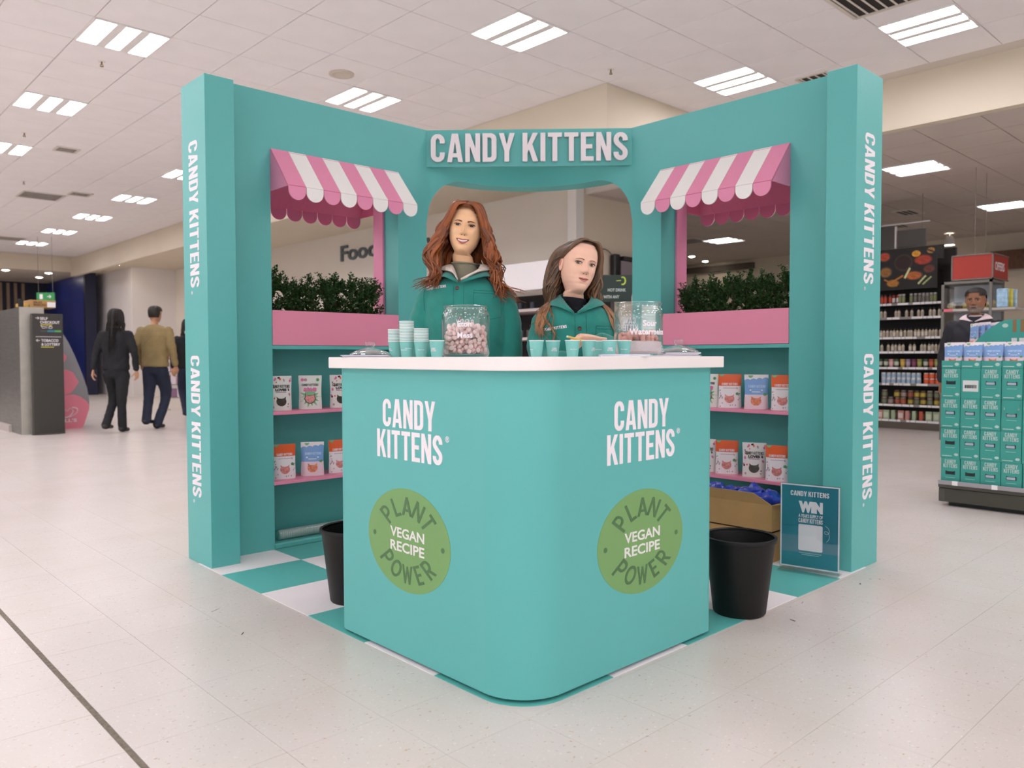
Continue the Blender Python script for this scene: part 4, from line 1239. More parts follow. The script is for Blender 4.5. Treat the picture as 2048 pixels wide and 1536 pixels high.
mb.build('small_print', mat('poster_small', '#a9c9d0', .5), po)
sw_ = MB(); sp = [(.073, .235), (.088, .222), (.091, .205), (.08, .195), (.07, .2), (.073, .209), (.085, .205), (.092, .19), (.09, .172), (.078, .158)]
sw_.tube([cen + rx * x + ry * z + nn * .0009 for x, z in catmull([(a, b, 0) for a, b in sp], 40) for _ in [0]] if False else [cen + rx * q.x + ry * q.y + nn * .0009 for q in catmull([(a, b, 0) for a, b in sp], 40)], .0006, 5)
sw_.build('curly_arrow', M_print, po)
# ================================================================== people
from mathutils.bvhtree import BVHTree
def lerp_tab(tab, z):
    # tab: rows (z, a, b, c) with z descending
    if z >= tab[0][0]: return tab[0][1:]
    for p, q in zip(tab, tab[1:]):
        if z >= q[0]:
            t = (p[0] - z) / (p[0] - q[0]); t2 = t * t * (3 - 2 * t) * .5 + t * .5
            return tuple(a + (b - a) * t2 for a, b in zip(p[1:], q[1:]))
    return tab[-1][1:]
#        z      half-width front   back
HEADT = [(.124, .002, -.012, .012), (.121, .022, -.030, .034), (.112, .042, -.052, .060), (.096, .058, -.070, .080), (.072, .0685, -.083, .094), (.045, .073, -.0895, .099),
         (.018, .0738, -.0905, .098), (-.005, .0725, -.0875, .094), (-.03, .070, -.0870, .085), (-.055, .0655, -.0868, .072), (-.075, .0585, -.0862, .064), (-.092, .0485, -.0845, .060),
         (-.104, .0405, -.080, .058), (-.112, .036, -.071, .057), (-.118, .040, -.050, .057), (-.126, .0455, -.034, .058), (-.145, .047, -.033, .059), (-.17, .048, -.036, .060), (-.195, .053, -.040, .062),
         (-.22, .075, -.048, .066), (-.245, .12, -.06, .072), (-.275, .155, -.075, .08), (-.33, .16, -.095, .088), (-.42, .15, -.105, .09), (-.55, .125, -.095, .085), (-.68, .14, -.095, .095), (-.80, .15, -.09, .1), (-.88, .10, -.07, .08)]
def g2(x, z, cx, cz, sx, sz): return math.exp(-((x - cx) / sx) ** 2 - ((z - cz) / sz) ** 2)
def sst(a, b, x):
    t = max(0, min(1, (x - a) / (b - a))); return t * t * (3 - 2 * t)
class Face:
    def __init__(s, wide=1.0, smile=.5, nose=1.0, jaw=1.0):
        s.wide, s.smile, s.nose, s.jaw = wide, smile, nose, jaw
    def prof(s, z):
        w, f, b = lerp_tab(HEADT, z)
        if -.115 < z < .1: w *= s.wide * (1 + (s.jaw - 1) * sst(-.03, -.09, z))
        return w, f, b
    def feat(s, x, z):
        if abs(z) > .13: return 0.0
        h = 0.0; ax = abs(x)
        t = sst(.016, -.030, z)
        h += (.0050 + .0265 * t * s.nose) * math.exp(-(x / (.0060 + .0032 * t)) ** 2) * sst(-.0455, -.034, z) * sst(.03, .006, z)
        h += .0085 * s.nose * g2(ax, z, .0125, -.0365, .0062, .0058)
        h -= .0120 * g2(ax, z, .031, .001, .0165, .0105)
        h += .0030 * g2(ax, z, .030, .021, .022, .007)
        h += (.003 + .004 * s.smile) * g2(ax, z, .040, -.030, .018, .016)
        h += .0045 * g2(x, z, 0, -.0595, .024, .0045) + .0052 * g2(x, z, 0, -.0755, .020, .0055)
        h -= .003 * g2(x, z, 0, -.085, .022, .005)
        h += .005 * g2(x, z, 0, -.102, .017, .013)
        h -= .0022 * s.smile * g2(ax, z, .034, -.055, .005, .014)
        return h
    def front(s, x, z):
        w, f, b = s.prof(z); yc = .006; n = 2.35
        k = max(0.0, 1 - abs(x / w) ** n) ** (1 / n)
        return yc + (f - yc) * k - s.feat(x, z)
    def rings(s, z0=.124, z1=-.88, na=96, fine=72, off=0.0):
        zs = []
        z = z0
        while z > z1:
            zs.append(z); z -= (.24 / fine) if z > -.13 else .012 if z > -.3 else .04
        R = []
        for z in zs:
            w, f, b = s.prof(z); yc = .006; n = 2.35 if z > -.115 else 2.1
            ring = []
            for i in range(na):
                # denser towards the face
                u = i / na * 2 - 1; a = -PI / 2 + PI * (abs(u) ** 1.35) * (1 if u > 0 else -1)
                c, sn = math.cos(a), math.sin(a)
                x = (w + off) * (abs(c) ** (2 / n)) * (1 if c > 0 else -1)
                if sn < 0: y = yc + (f - off - yc) * abs(sn) ** (2 / n) - s.feat(x, z) * min(1, abs(sn) * 2.5)
                else: y = yc + (b + off - yc) * abs(sn) ** (2 / n)
                ring.append(Vector((x, y, z)))
            R.append(ring)
        return R
def loft(mb, R, m, cap=True):
    n = len(R[0]); vs = [p for r in R for p in r]; fs = []
    for j in range(len(R) - 1):
        for i in range(n):
            i2 = (i + 1) % n; fs.append((j * n + i, (j + 1) * n + i, (j + 1) * n + i2, j * n + i2))
    if cap: fs.append(tuple(range(n))); fs.append(tuple((len(R) - 1) * n + i for i in range(n - 1, -1, -1)))
    mb.add(vs, fs, m, True)
def almond(mb, face, cx, cz, hw, hu, hl, lift, bulge, m, rot=0.0, na=14, nb=6, rmax=None):
    vs = []; fs = []
    for i in range(na + 1):
        a = -1 + 2 * i / na; k = (1 - a * a) ** .75
        for j in range(nb + 1):
            b = -1 + 2 * j / nb
            dx = hw * a; dz = (hu if b > 0 else hl) * b * k
            x = cx + dx * math.cos(rot) - dz * math.sin(rot); z = cz + dx * math.sin(rot) + dz * math.cos(rot)
            vs.append((x, face.front(x, z) - lift - bulge * k * (1 - b * b), z))
    for i in range(na):
        for j in range(nb):
            q = i * (nb + 1) + j; fs.append((q, q + 1, q + nb + 2, q + nb + 1))
    mb.add(vs, fs, m, True)
def ribbon(mb, face, up, lo, lift, bulge, m, nb=4):
    # patch between two curves given as lists of (x, z)
    vs = []; fs = []; n = len(up)
    for i in range(n):
        for j in range(nb + 1):
            t = j / nb; x = lo[i][0] + (up[i][0] - lo[i][0]) * t; z = lo[i][1] + (up[i][1] - lo[i][1]) * t
            vs.append((x, face.front(x, z) - lift - bulge * 4 * t * (1 - t), z))
    for i in range(n - 1):
        for j in range(nb):
            q = i * (nb + 1) + j; fs.append((q, q + 1, q + nb + 2, q + nb + 1))
    mb.add(vs, fs, m, True)
def head_details(mb, face, eye_open=1.0, smile=.5, teeth=True, gaze=0.0, brow_w=1.0, mouth=.024, iris=.0068):
    # materials: 0 skin 1 lips 2 eye white 3 iris 4 dark 5 brow 6 teeth
    for s in (-1, 1):
        cx, cz = s * .0312, .0005
        hw, hu, hl = .0142, .0056 * eye_open, .0043 * eye_open; rt = s * .06
        almond(mb, face, cx, cz, hw, hu, hl, .0022, .0030, 2, rt)
        # iris: disc clipped by the lids
        r = iris; vs = []; fs = []; n = 20; ix = cx + gaze * .004
        def zlim(x):
            a = max(-1, min(1, (x - cx) / hw)); k = (1 - a * a) ** .75
            return cz - hl * k * .96, cz + hu * k * .96
        for m_, rr, lf in ((3, r, .0028), (4, r * .48, .0032)):
            pts = []
            for i in range(n):
                a = 2 * PI * i / n; x = ix + rr * math.cos(a); z = cz + .0004 + rr * math.sin(a)
                lo, hi = zlim(x); z = max(lo, min(hi, z))
                aa = (x - cx) / hw; k = max(0, 1 - aa * aa) ** .75; bb = (z - cz) / (hu if z > cz else hl)
                pts.append((x, face.front(x, z) - lf - .0030 * k * max(0, 1 - (bb / max(k, .01)) ** 2 * .9), z))
            c = sum((Vector(p) for p in pts), Vector()) / n
            mb.add([c] + pts, [(0, 1 + i, 1 + (i + 1) % n) for i in range(n)], m_, True)
        mb.ball((ix + .0016, face.front(ix, cz) - .0066, cz + .0016), .0007, 6, 4, 2)  # glint on the eye, put in as a pale bead
        # upper lash line
        up = []; lo = []
        for i in range(13):
            a = -1 + 2 * i / 12; k = (1 - a * a) ** .75; x = cx + hw * 1.06 * a; z = cz + hu * k + s * a * .0009
            th = .0026 if a * s < .2 else .0036
            up.append((x, z + th)); lo.append((x, z - .0003))
        ribbon(mb, face, up, lo, .0042, .0008, 4, 2)
        # lower lash line
        up = []; lo = []
        for i in range(11):
            a = -.9 + 1.8 * i / 10; k = (1 - a * a) ** .75; x = cx + hw * a; z = cz - hl * k + s * a * .0009
            up.append((x, z + .0002)); lo.append((x, z - .0006))
        ribbon(mb, face, up, lo, .0036, .0003, 4, 2)
        # brow
        up = []; lo = []
        for i in range(13):
            t = i / 12; x = s * (.0125 + .034 * t); z = .0165 + .0058 * math.sin(PI * min(1, t * 1.05) * .78) - .003 * t
            th = (.0048 - .0035 * t ** 1.5) * brow_w
            up.append((x, z + th / 2)); lo.append((x, z - th / 2))
        ribbon(mb, face, up, lo, .0008, .0009, 5, 2)
        # nostril
        mb.ball((s * .0062, face.front(s * .0062, -.0425) - .0008, -.0428), .0030, 8, 6, 4, (1, .6, .6))
    mw = mouth; zc = -.0672; up_k = .0095 * smile
    N = 21
    def sm(x): return up_k * (abs(x) / mw) ** 1.6
    op = .0062 if teeth else 0.0
    X = [-mw + 2 * mw * i / (N - 1) for i in range(N)]
    q = lambda x: max(0, 1 - (x / mw) ** 2)
    iu = [(x, zc + sm(x) + .0008 * q(x)) for x in X]
    il = [(x, zc + sm(x) - op * q(x) ** .9 - .0002) for x in X]
    ou = [(x, zc + sm(x) + q(x) ** .7 * (.0066 - .0016 * math.exp(-(x / .0035) ** 2))) for x in X]
    ol = [(x, zc + sm(x) - op * q(x) ** .9 - .0084 * q(x) ** .8) for x in X]
    ribbon(mb, face, ou, iu, .0012, .0016, 1); ribbon(mb, face, il, ol, .0012, .0022, 1)
    if teeth:
        ribbon(mb, face, [(x, z - .0002) for x, z in iu], [(x, z + .0003) for x, z in il], .0010, .0, 4, 2)
        k = [i for i in range(N) if abs(X[i]) < mw * .8]
        ribbon(mb, face, [(X[i], iu[i][1] + .0004) for i in k], [(X[i], iu[i][1] + (il[i][1] - iu[i][1]) * .82) for i in k], .0017, .0006, 6, 2)
    else:
        ribbon(mb, face, [(x, z + .0005) for x, z in iu], [(x, z - .0005) for x, z in il], .0022, .0, 4, 2)
    for s in (-1, 1):
        ec = Vector((s * .0745, .012, -.006))
        mb.ball(ec, .030, 14, 10, 0, (.30, .58, 1.0)); mb.ball(ec + Vector((s * .006, -.004, .003)), .018, 10, 8, 7, (.30, .5, .9))
def hand_mesh(mb, wrist, d, palm_n, curl=.5, m=0, sc=1.0, spread=.25):
    # palm + five fingers; d = direction the fingers point, palm_n = palm normal
    d = Vector(d).normalized(); pn = Vector(palm_n); pn = (pn - d * pn.dot(d)).normalized(); sd = d.cross(pn)
    w = Vector(wrist); k = sc
    mb.tube([w - d * .03 * k, w, w + d * .03 * k, w + d * .065 * k, w + d * .09 * k, w + d * .098 * k], [.024 * k, .025 * k, .035 * k, .041 * k, .040 * k, .03 * k], 14, m, flat=.42, side=sd)
    for i, (o, l, r) in enumerate(((-.028, .070, .0085), (-.0095, .080, .0090), (.0095, .074, .0086), (.027, .058, .0076))):
        p = w + d * .088 * k + sd * o * k; pts = [p - d * .015 * k, p]; a = 0.0; fd = (d + sd * o * spread * 6).normalized()
        for sgm in (.45, .32, .23):
            a += curl * (1.0 if sgm != .45 else .75)
            p = p + (fd * math.cos(a) + pn * math.sin(a)) * l * sgm * k; pts.append(p)
        pts = catmull(pts, 10); mb.tube(pts, [r * k * (1.05 - .03 * j) for j in range(9)] + [r * k * .45], 8, m)
    p = w + d * .03 * k - sd * .030 * k; td = (d * .75 - sd * .65 + pn * .25).normalized()
    pts = [p, p + td * .028 * k, p + td * .05 * k + pn * .008 * k * (1 + curl), p + td * .062 * k + pn * .018 * k * (1 + curl) + d * .012 * k]
    mb.tube(catmull(pts, 8), [.013 * k, .0125 * k, .0115 * k, .011 * k, .0105 * k, .010 * k, .009 * k, .005 * k], 8, m)
def remeshed(mb, voxel, smooth=6, wrinkle=0.0, freq=(14, 14, 22), seed=0, cut=None):
    me, _ = mb.mesh('tmp', M_dark, origin=(0, 0, 0))
    o = bpy.data.objects.new('tmp', me)
    sc_ = bpy.data.scenes.new('tmp'); sc_.collection.objects.link(o)
    r = o.modifiers.new('r', 'REMESH'); r.mode = 'VOXEL'; r.voxel_size = voxel
    s = o.modifiers.new('s', 'SMOOTH'); s.factor = .5; s.iterations = smooth
    vl = sc_.view_layers[0]; vl.update(); dg = vl.depsgraph
    me2 = bpy.data.meshes.new_from_object(o.evaluated_get(dg), depsgraph=dg)
    bpy.data.objects.remove(o); bpy.data.meshes.remove(me); bpy.data.scenes.remove(sc_)
    if wrinkle:
        me2.update()
        off = Vector((seed * 3.1, seed * 1.7, seed))
        nrm = [v.normal.copy() for v in me2.vertices]; cos = [v.co.copy() for v in me2.vertices]; out_ = []
        for p, nv in zip(cos, nrm):
            q = Vector((p.x * freq[0], p.y * freq[1], p.z * freq[2])) + off
            rid = abs(noise.noise(q + Vector((p.z * 9, 0, p.x * 12)))) ; big = noise.noise(q * .45)
            out_ += list(p + nv * (wrinkle * (big * 1.1 + (.5 - rid * 2.2) * .9)))
        me2.vertices.foreach_set('co', out_); me2.update()
    if cut:
        bm = bmesh.new(); bm.from_mesh(me2)
        bmesh.ops.delete(bm, geom=[f for f in bm.faces if cut(f.calc_center_median())], context='FACES')
        bm.to_mesh(me2); bm.free()
    me2.materials.clear()
    me2.shade_smooth()
    return me2
def ell(mb, rows, n=24, m=None):
    # loft of ellipses: rows of (centre, rx, ry[, yaw])
    R = []
    for row in rows:
        c, rx, ry = Vector(row[0]), row[1], row[2]; yw = row[3] if len(row) > 3 else 0
        R.append([c + Vector((rx * math.cos(2 * PI * i / n) * math.cos(yw) - ry * math.sin(2 * PI * i / n) * math.sin(yw), rx * math.cos(2 * PI * i / n) * math.sin(yw) + ry * math.sin(2 * PI * i / n) * math.cos(yw), 0)) for i in range(n)])
    loft(mb, R, m)
def limb(mb, pts, rad, n=14):
    P_ = catmull(pts, 4 * (len(pts) - 1) + 1); k = len(P_); m_ = len(rad) - 1
    rr = []
    for i in range(k):
        t = i / (k - 1) * m_; j = min(int(t), m_ - 1); rr.append(rad[j] + (rad[j + 1] - rad[j]) * (t - j))
    mb.tube(P_, rr, n); mb.ball(P_[0], rr[0], n, 8); mb.ball(P_[-1], rr[-1], n, 8)
def attach(name, me, mats, parent):
    me.materials.clear()
    for m_ in (mats if isinstance(mats, (list, tuple)) else [mats]): me.materials.append(m_)
    me.name = name
    o = bpy.data.objects.new(name, me); COL.objects.link(o); o.parent = parent
    return o
def skin_mats(key, skin, lip, iris, brow):
    sk = mat('skin_' + key, skin, .48, spec=.35, sss=.12, var=.03, scale=30)
    return [sk, mat('lips_' + key, lip, .4, spec=.4), mat('eye_white', '#cdc0b5', .3), mat('iris_' + key, iris, .2), mat('lash_dark', '#2a1a14', .6), mat('brow_' + key, brow, .8), mat('teeth', '#f2ece4', .3), mat('ear_' + key, lip, .6)]
class Pose:
    # head frame blended into an upright body frame below the chin
    def __init__(s, head, rot, base, scale=1.0, lean=0.0):
        s.Mh = Matrix.Translation(Vector(head)) @ Euler(rot, 'XYZ').to_matrix().to_4x4() @ Matrix.Scale(scale, 4)
        s.base = Vector(base); s.sc = scale; s.lean = lean
    def __call__(s, p):
        p = Vector(p); w = sst(-.20, -.105, p.z)
        if p.z > 0: p.z *= .87
        a = s.Mh @ p
        b = s.base + p * s.sc + Vector((0, max(0, -.2 - p.z) * s.lean, 0))
        return a * w + b * (1 - w)
def hair_locks(mb, specs, pose, seed, thick=.011, wave=.010, n=26, flat=.55, fr=9.0, avoid=None):
    random.seed(seed); cols = []
    for ctrl in specs:
        P_ = catmull(ctrl, n); ph = random.uniform(0, 6.3); am = wave * random.uniform(.6, 1.3); th = thick * random.uniform(.75, 1.3)
        pts = []
        L = 0
        for i, p in enumerate(P_):
            if i: L += (P_[i] - P_[i - 1]).length
            g = sst(.10, .26, L)
            p = p + Vector((math.sin(L * fr * 4.2 + ph) * am * g, math.cos(L * fr * 4.2 + ph * 1.3) * am * .8 * g, 0))
            q = pose(p)
            if avoid is not None and p.z < -.12:
                hit = avoid.find_nearest(q)
                if hit[0] is not None:
                    k_ = (q - hit[0]).dot(hit[1])
                    if k_ < .008: q = hit[0] + hit[1] * .009
            pts.append(q)
        rad = [th * (min(1, .35 + 2.2 * i / n)) * (1 - .95 * max(0, (i / (n - 1) - .42) / .58) ** 1.4) + .0006 for i in range(n)]
        k0 = len(mb.v)
        mb.tube(pts, rad, 7, flat=flat, side=(pts[2] - pts[0]).cross(Vector((0, -1, .2))))
        cols += [random.uniform(.55, 1.45)] * (len(mb.v) - k0)
    return cols
def finish_hair(mb, cols, name, m, parent):
    me, _ = mb.mesh(name, m, origin=(0, 0, 0), fix=False)
    ca = me.color_attributes.new('Col', 'FLOAT_COLOR', 'POINT')
    for i in range(len(me.vertices)):
        c = cols[i] if i < len(cols) else .8
        ca.data[i].color = (c, c, c, 1)
    me.shade_smooth()
    return attach(name, me, m, parent)
def hair_cap(mb, face, pose, off, keep, m=0):
    R = face.rings(.124, -.13, 64, 60, off)
    vs = [pose(p + (Vector((0, 0, off * .8)) if p.z > .05 else Vector())) for r in R for p in r]; raw = [p for r in R for p in r]; n = 64; fs = []
    for j in range(len(R) - 1):
        for i in range(n):
            i2 = (i + 1) % n; q = (j * n + i, (j + 1) * n + i, (j + 1) * n + i2, j * n + i2)
            c = sum((raw[k] for k in q), Vector()) / 4
            if keep(c): fs.append(q)
    fs.append(tuple(range(n)))
    mb.add(vs, fs, m, True)
    return len(vs)
def collar(mb, side, neck, vb, w_back, w_tip, tip, th=.004, stand=.02, n=18):
    # one collar leaf: inner edge runs from the nape round the neck down to the V bottom
    s = side; nx, ny, nz = neck
    inner = catmull([(nx, ny + .066, nz + stand), (nx + s * .05, ny + .045, nz + stand), (nx + s * .068, ny - .005, nz + stand * .6), (nx + s * .052, ny - .065, nz - .02), (vb[0] + s * .006, vb[1], vb[2])], n)
    outer = catmull([(nx, ny + .095, nz - w_back), (nx + s * .085, ny + .062, nz - w_back * .9), (nx + s * .125, ny - .01, nz - w_back * .9), tip, (vb[0] + s * .008, vb[1] - .004, vb[2] - .004)], n)
    vs = []; fs = []; kk = 5
    for i in range(n):
        for j in range(kk):
            t = j / (kk - 1); p = inner[i].lerp(outer[i], t); b = math.sin(PI * t) * .007
            dv = Vector((p.x - nx, p.y - ny, 0)); dv = dv.normalized() if dv.length > 1e-6 else Vector((0, -1, 0))
            vs.append(p + dv * b + Vector((0, 0, b * .6)))
    top = list(vs)
    vs = vs + [p - Vector((p.x - nx, p.y - ny, 0)).normalized() * th - Vector((0, 0, th * .5)) for p in top]
    N = n * kk
    for i in range(n - 1):
        for j in range(kk - 1):
            a = i * kk + j; fs.append((a, a + 1, a + kk + 1, a + kk)); fs.append((N + a, N + a + kk, N + a + kk + 1, N + a + 1))
    for i in range(n - 1):
        for j in (0, kk - 1):
            a = i * kk + j; fs.append((a, a + kk, N + a + kk, N + a))
    for i in (0, n - 1):
        for j in range(kk - 1):
            a = i * kk + j; fs.append((a, a + 1, N + a + 1, N + a))
    mb.add(vs, fs, None, True)
def bvh(me): return BVHTree.FromPolygons([v.co.copy() for v in me.vertices], [tuple(p.vertices) for p in me.polygons])
def on_front(tree, x, z, lift, y0=-.6):
    h = tree.ray_cast(Vector((x, y0, z)), Vector((0, 1, 0)))
    return Vector((x, (h[0].y if h[0] else -.15) - lift, z))
def stick(me, tree, cx, cz, rot, lift=.0012):
    c, s = math.cos(rot), math.sin(rot)
    for v in me.vertices:
        x, z = cx + v.co.x * c - v.co.y * s, cz + v.co.x * s + v.co.y * c
        v.co = on_front(tree, x, z, lift + v.co.z)
    return me
def stitched(mb, tree, pts, r=.0009, lift=.0005):
    P_ = []
    for (x0, z0), (x1, z1) in zip(pts, pts[1:]):
        k = max(2, int(math.hypot(x1 - x0, z1 - z0) / .006))
        P_ += [on_front(tree, x0 + (x1 - x0) * i / k, z0 + (z1 - z0) * i / k, lift) for i in range(k)]
    mb.tube(P_, r, 5)
M_jack = mat('jacket_green', '#27857a', .75, spec=.25, sheen=.25, var=.08, scale=18, bump=.25, bscale=420)
M_seam = mat('jacket_seam', '#1a6259', .8)
M_fleece = mat('fleece_cream', '#e9ddd0', .95, var=.06, scale=60, bump=.8, bscale=160)
M_btn = mat('horn_button', '#4a2a1e', .35, coat=.3)
M_trs = mat('dark_trousers', '#22242a', .8, var=.1, scale=20)
M_shoe = mat('dark_shoe', '#1b1a19', .5)
def legs_and_shoes(body, cloth, shoes, hip, feet, yaw=0.0, hip_w=.09):
    pass

def staff(name, label, base, head, hrot, hscale, face, det, mats, arms, torso, neck_c, vz, lean, hand=None):
    root = empty(name, base, label, 'person', rz=TOCAM)
    pose = Pose(head, hrot, (neck_c[0], neck_c[1], head[2] + neck_c[2]), hscale, lean)
    mb = MB()
    R = face.rings(z1=-.62); R = [[pose(p) for p in r] for r in R]
    loft(mb, R, 0)
    dm = MB(); head_details(dm, face, **det)
    mb.add([pose(v) for v in dm.v], dm.f, None, True)
    mb.mi[-len(dm.f):] = dm.mi
    # arms, legs and hands of the body under the clothes
    for pts, rad, *_ in arms: mb.tube(catmull(pts, 14), [r * .7 for r in [rad[0]] * 5 + [rad[1]] * 5 + [rad[-1]] * 4], 12, 0)
    px_, py_ = torso[-1][0][0], torso[-1][0][1]
    for s in (-1, 1):
        mb.tube(catmull([(px_ + s * .09, py_, .92), (px_ + s * .1, py_ - .02, .5), (px_ + s * .1, py_, .09)], 10), [.075, .07, .065, .06, .055, .05, .05, .045, .042, .04], 12, 0)
    if hand:
        for h in hand: hand_mesh(mb, *h)
    bo = mb.build('body', mats, None, origin=(0, 0, 0), fix=False); bo.parent = root
    return root, pose
def trousers_shoes(root, x, y, hip_z, m, sm, feet=None, r=(.1, .085, .065, .06), voxel=.014):
    mb = MB()
    ell(mb, [((x, y, hip_z + .08), .15, .105), ((x, y, hip_z), .165, .115), ((x, y, hip_z - .1), .16, .11)])
    feet = feet or (((x - .1, y - .01), (x - .1, y - .03), 0.0), ((x + .1, y - .01), (x + .1, y - .03), 0.0))
    for (kx, ky), (fx, fy), lift in feet:
        sx = -1 if kx < x else 1
        limb(mb, [(x + sx * .085, y, hip_z - .06), (kx, ky, hip_z * .53 + lift * .5), (fx, fy, .06 + lift)], r)
    attach('trousers', remeshed(mb, voxel, 4, .004, seed=3), m, root)
    for (kx, ky), (fx, fy), lift in feet:
        s = MB()
        s.tube([(fx, fy + .075, .035 + lift), (fx, fy + .05, .05 + lift), (fx, fy, .055 + lift), (fx, fy - .08, .04 + lift), (fx, fy - .15, .03 + lift), (fx, fy - .185, .022 + lift)], [.022, .038, .045, .042, .038, .018], 12, flat=.75, side=(1, 0, 0))
        attach('shoe', remeshed(s, .008, 3), sm, root)

# ---------------------------------------------------------------- woman with red hair
D1 = 3.57; PX1 = 932
b1 = at(PX1, D1, 0.0)
def lx(px, dep=D1, p0=PX1): return (px - p0) / 1586 * dep
def lz(py, dep=D1): return 1.0365 + (713.2 - py) / 1586 * dep
f1 = Face(wide=1.0, smile=.9, nose=.85, jaw=1.0)
ez = lz(458)
mats1 = skin_mats('warm', '#edc096', '#bf6f66', '#2a170e', '#6a3a1e')
shz = lz(566)
armsW1 = [([(lx(858), .02, lz(600)), (lx(843), .0, lz(652)), (lx(848), -.05, lz(700)), (lx(876), -.17, lz(712))], (.060, .058, .054, .046)),
          ([(lx(1006), .02, lz(600)), (lx(1018), .02, lz(655)), (lx(1018), -.02, lz(735)), (lx(1004), -.13, lz(790))], (.060, .058, .054, .046))]
torW1 = [((lx(930), .02, lz(548)), .075, .07), ((lx(930), .015, lz(556)), .11, .085), ((lx(931), .01, lz(572)), .158, .10), ((lx(931), .005, lz(600)), .185, .118), ((lx(930), .0, lz(650)), .185, .128), ((lx(930), .0, lz(720)), .185, .122), ((lx(930), .0, lz(800)), .19, .125), ((lx(930), .0, .82), .20, .13)]
W1, pose1 = staff('person', 'smiling woman with long wavy red hair in a green work jacket behind the counter', b1, (lx(933), -.01, ez), (.02, .14, .0), 1.0, f1,
    dict(eye_open=.80, smile=.8, teeth=True, brow_w=1.3, mouth=.0298, iris=.0080), mats1, armsW1, torW1, (lx(932), .012, .0), 0, 0.0,
    [((lx(878), -.19, lz(714)), (.5, -.7, -.6), (0, .2, -1), .4), ((lx(1010), -.14, lz(795)), (-.4, -.8, -.3), (-1, 0, -.2), .5)])
vb1 = (lx(923), -.118, lz(568))
def cut1(c):
    return c.y < .0 and c.z > vb1[2] and abs(c.x - (vb1[0] + (lx(932) - vb1[0]) * (c.z - vb1[2]) / .09)) < .008 + (c.z - vb1[2]) * .95
jm = MB(); ell(jm, torW1)
for pts, rad in armsW1: limb(jm, pts, rad)
jme = remeshed(jm, .0085, 5, .0042, (11, 11, 15), 1, cut1)
tree1 = bvh(jme)
jk = attach('jacket', jme, M_jack, W1)
cm_ = MB()
for s in (-1, 1): collar(cm_, s, (lx(934), .012, lz(540)), vb1, .042, 0, (lx(932) + s * .092, -.100, lz(557)), .005, .016)
cm_.build('collar', M_jack, None, origin=(0, 0, 0)).parent = jk
fm = MB()
for s in (-1, 1): collar(fm, s, (lx(934), .006, lz(533)), (vb1[0], vb1[1] - .004, vb1[2] + .010), .018, 0, (lx(933) + s * .060, -.094, lz(548)), .008, .016)
fm.build('fleece_collar', M_fleece, None, origin=(0, 0, 0)).parent = jk
tt = MB(); R = [[pose1(p + Vector((0, 0, 0))) for p in r] for r in f1.rings(-.156, -.62, 48, 40, .006)]
loft(tt, R, None, False); tt.build('tee_shirt', mat('tee_olive', '#85806d', .85, var=.05, scale=30), None, origin=(0, 0, 0), fix=False).parent = W1
tn = MB(); ring = [pose1(p) for p in f1.rings(-.158, -.166, 48, 40, .007)[0]]; tn.tube(ring + [ring[0]], .0045, 6); tn.build('tee_neckband', mat('tee_olive', '#85806d', .85), None, origin=(0, 0, 0)).parent = W1
def buttons(tree, parent, pts):
    for x, z in pts:
        c = on_front(tree, x, z, .002)
        b = MB(); b.M = Matrix.Translation(c) @ Matrix.Rotation(PI / 2, 4, 'X'); b.lathe([(.002, .001), (.0055, .0012), (.0078, .003), (.0085, .002), (.0085, -.001)], 18)
        b.build('button', M_btn, None, origin=(0, 0, 0)).parent = parent
buttons(tree1, jk, [(lx(918), lz(580)), (lx(924), lz(640))])
me = stick(fit(block_mesh(['CANDY KITTENS'], .0006), w=lx(896) - lx(855), h=.0125), tree1, lx(875.5), lz(577), .09); attach('chest_print', me, M_print, jk)
st = MB(); x0, x1, z0, z1 = lx(950), lx(1003), lz(584), lz(636)
stitched(st, tree1, [(x0, z0), (x1, z0 - .004), (x1, z1), ((x0 + x1) / 2, z1 - .012), (x0, z1), (x0, z0)]); stitched(st, tree1, [(x0, z0 - .012), (x1, z0 - .016)])
st.build('pocket_seam', M_seam, None, origin=(0, 0, 0)).parent = jk
st = MB(); stitched(st, tree1, [(lx(911), lz(575)), (lx(911), lz(705))]); stitched(st, tree1, [(lx(931), lz(575)), (lx(931), lz(705))])
for s_, pa, pb, pc in ((1, 853, 850, 852), (1, 1010, 1012, 1006)): stitched(st, tree1, [(lx(pa), lz(562)), (lx(pb), lz(590)), (lx(pc), lz(625))])
st.build('placket_seam', M_seam, None, origin=(0, 0, 0)).parent = jk
trousers_shoes(W1, lx(930), .0, .82, M_trs, M_shoe)
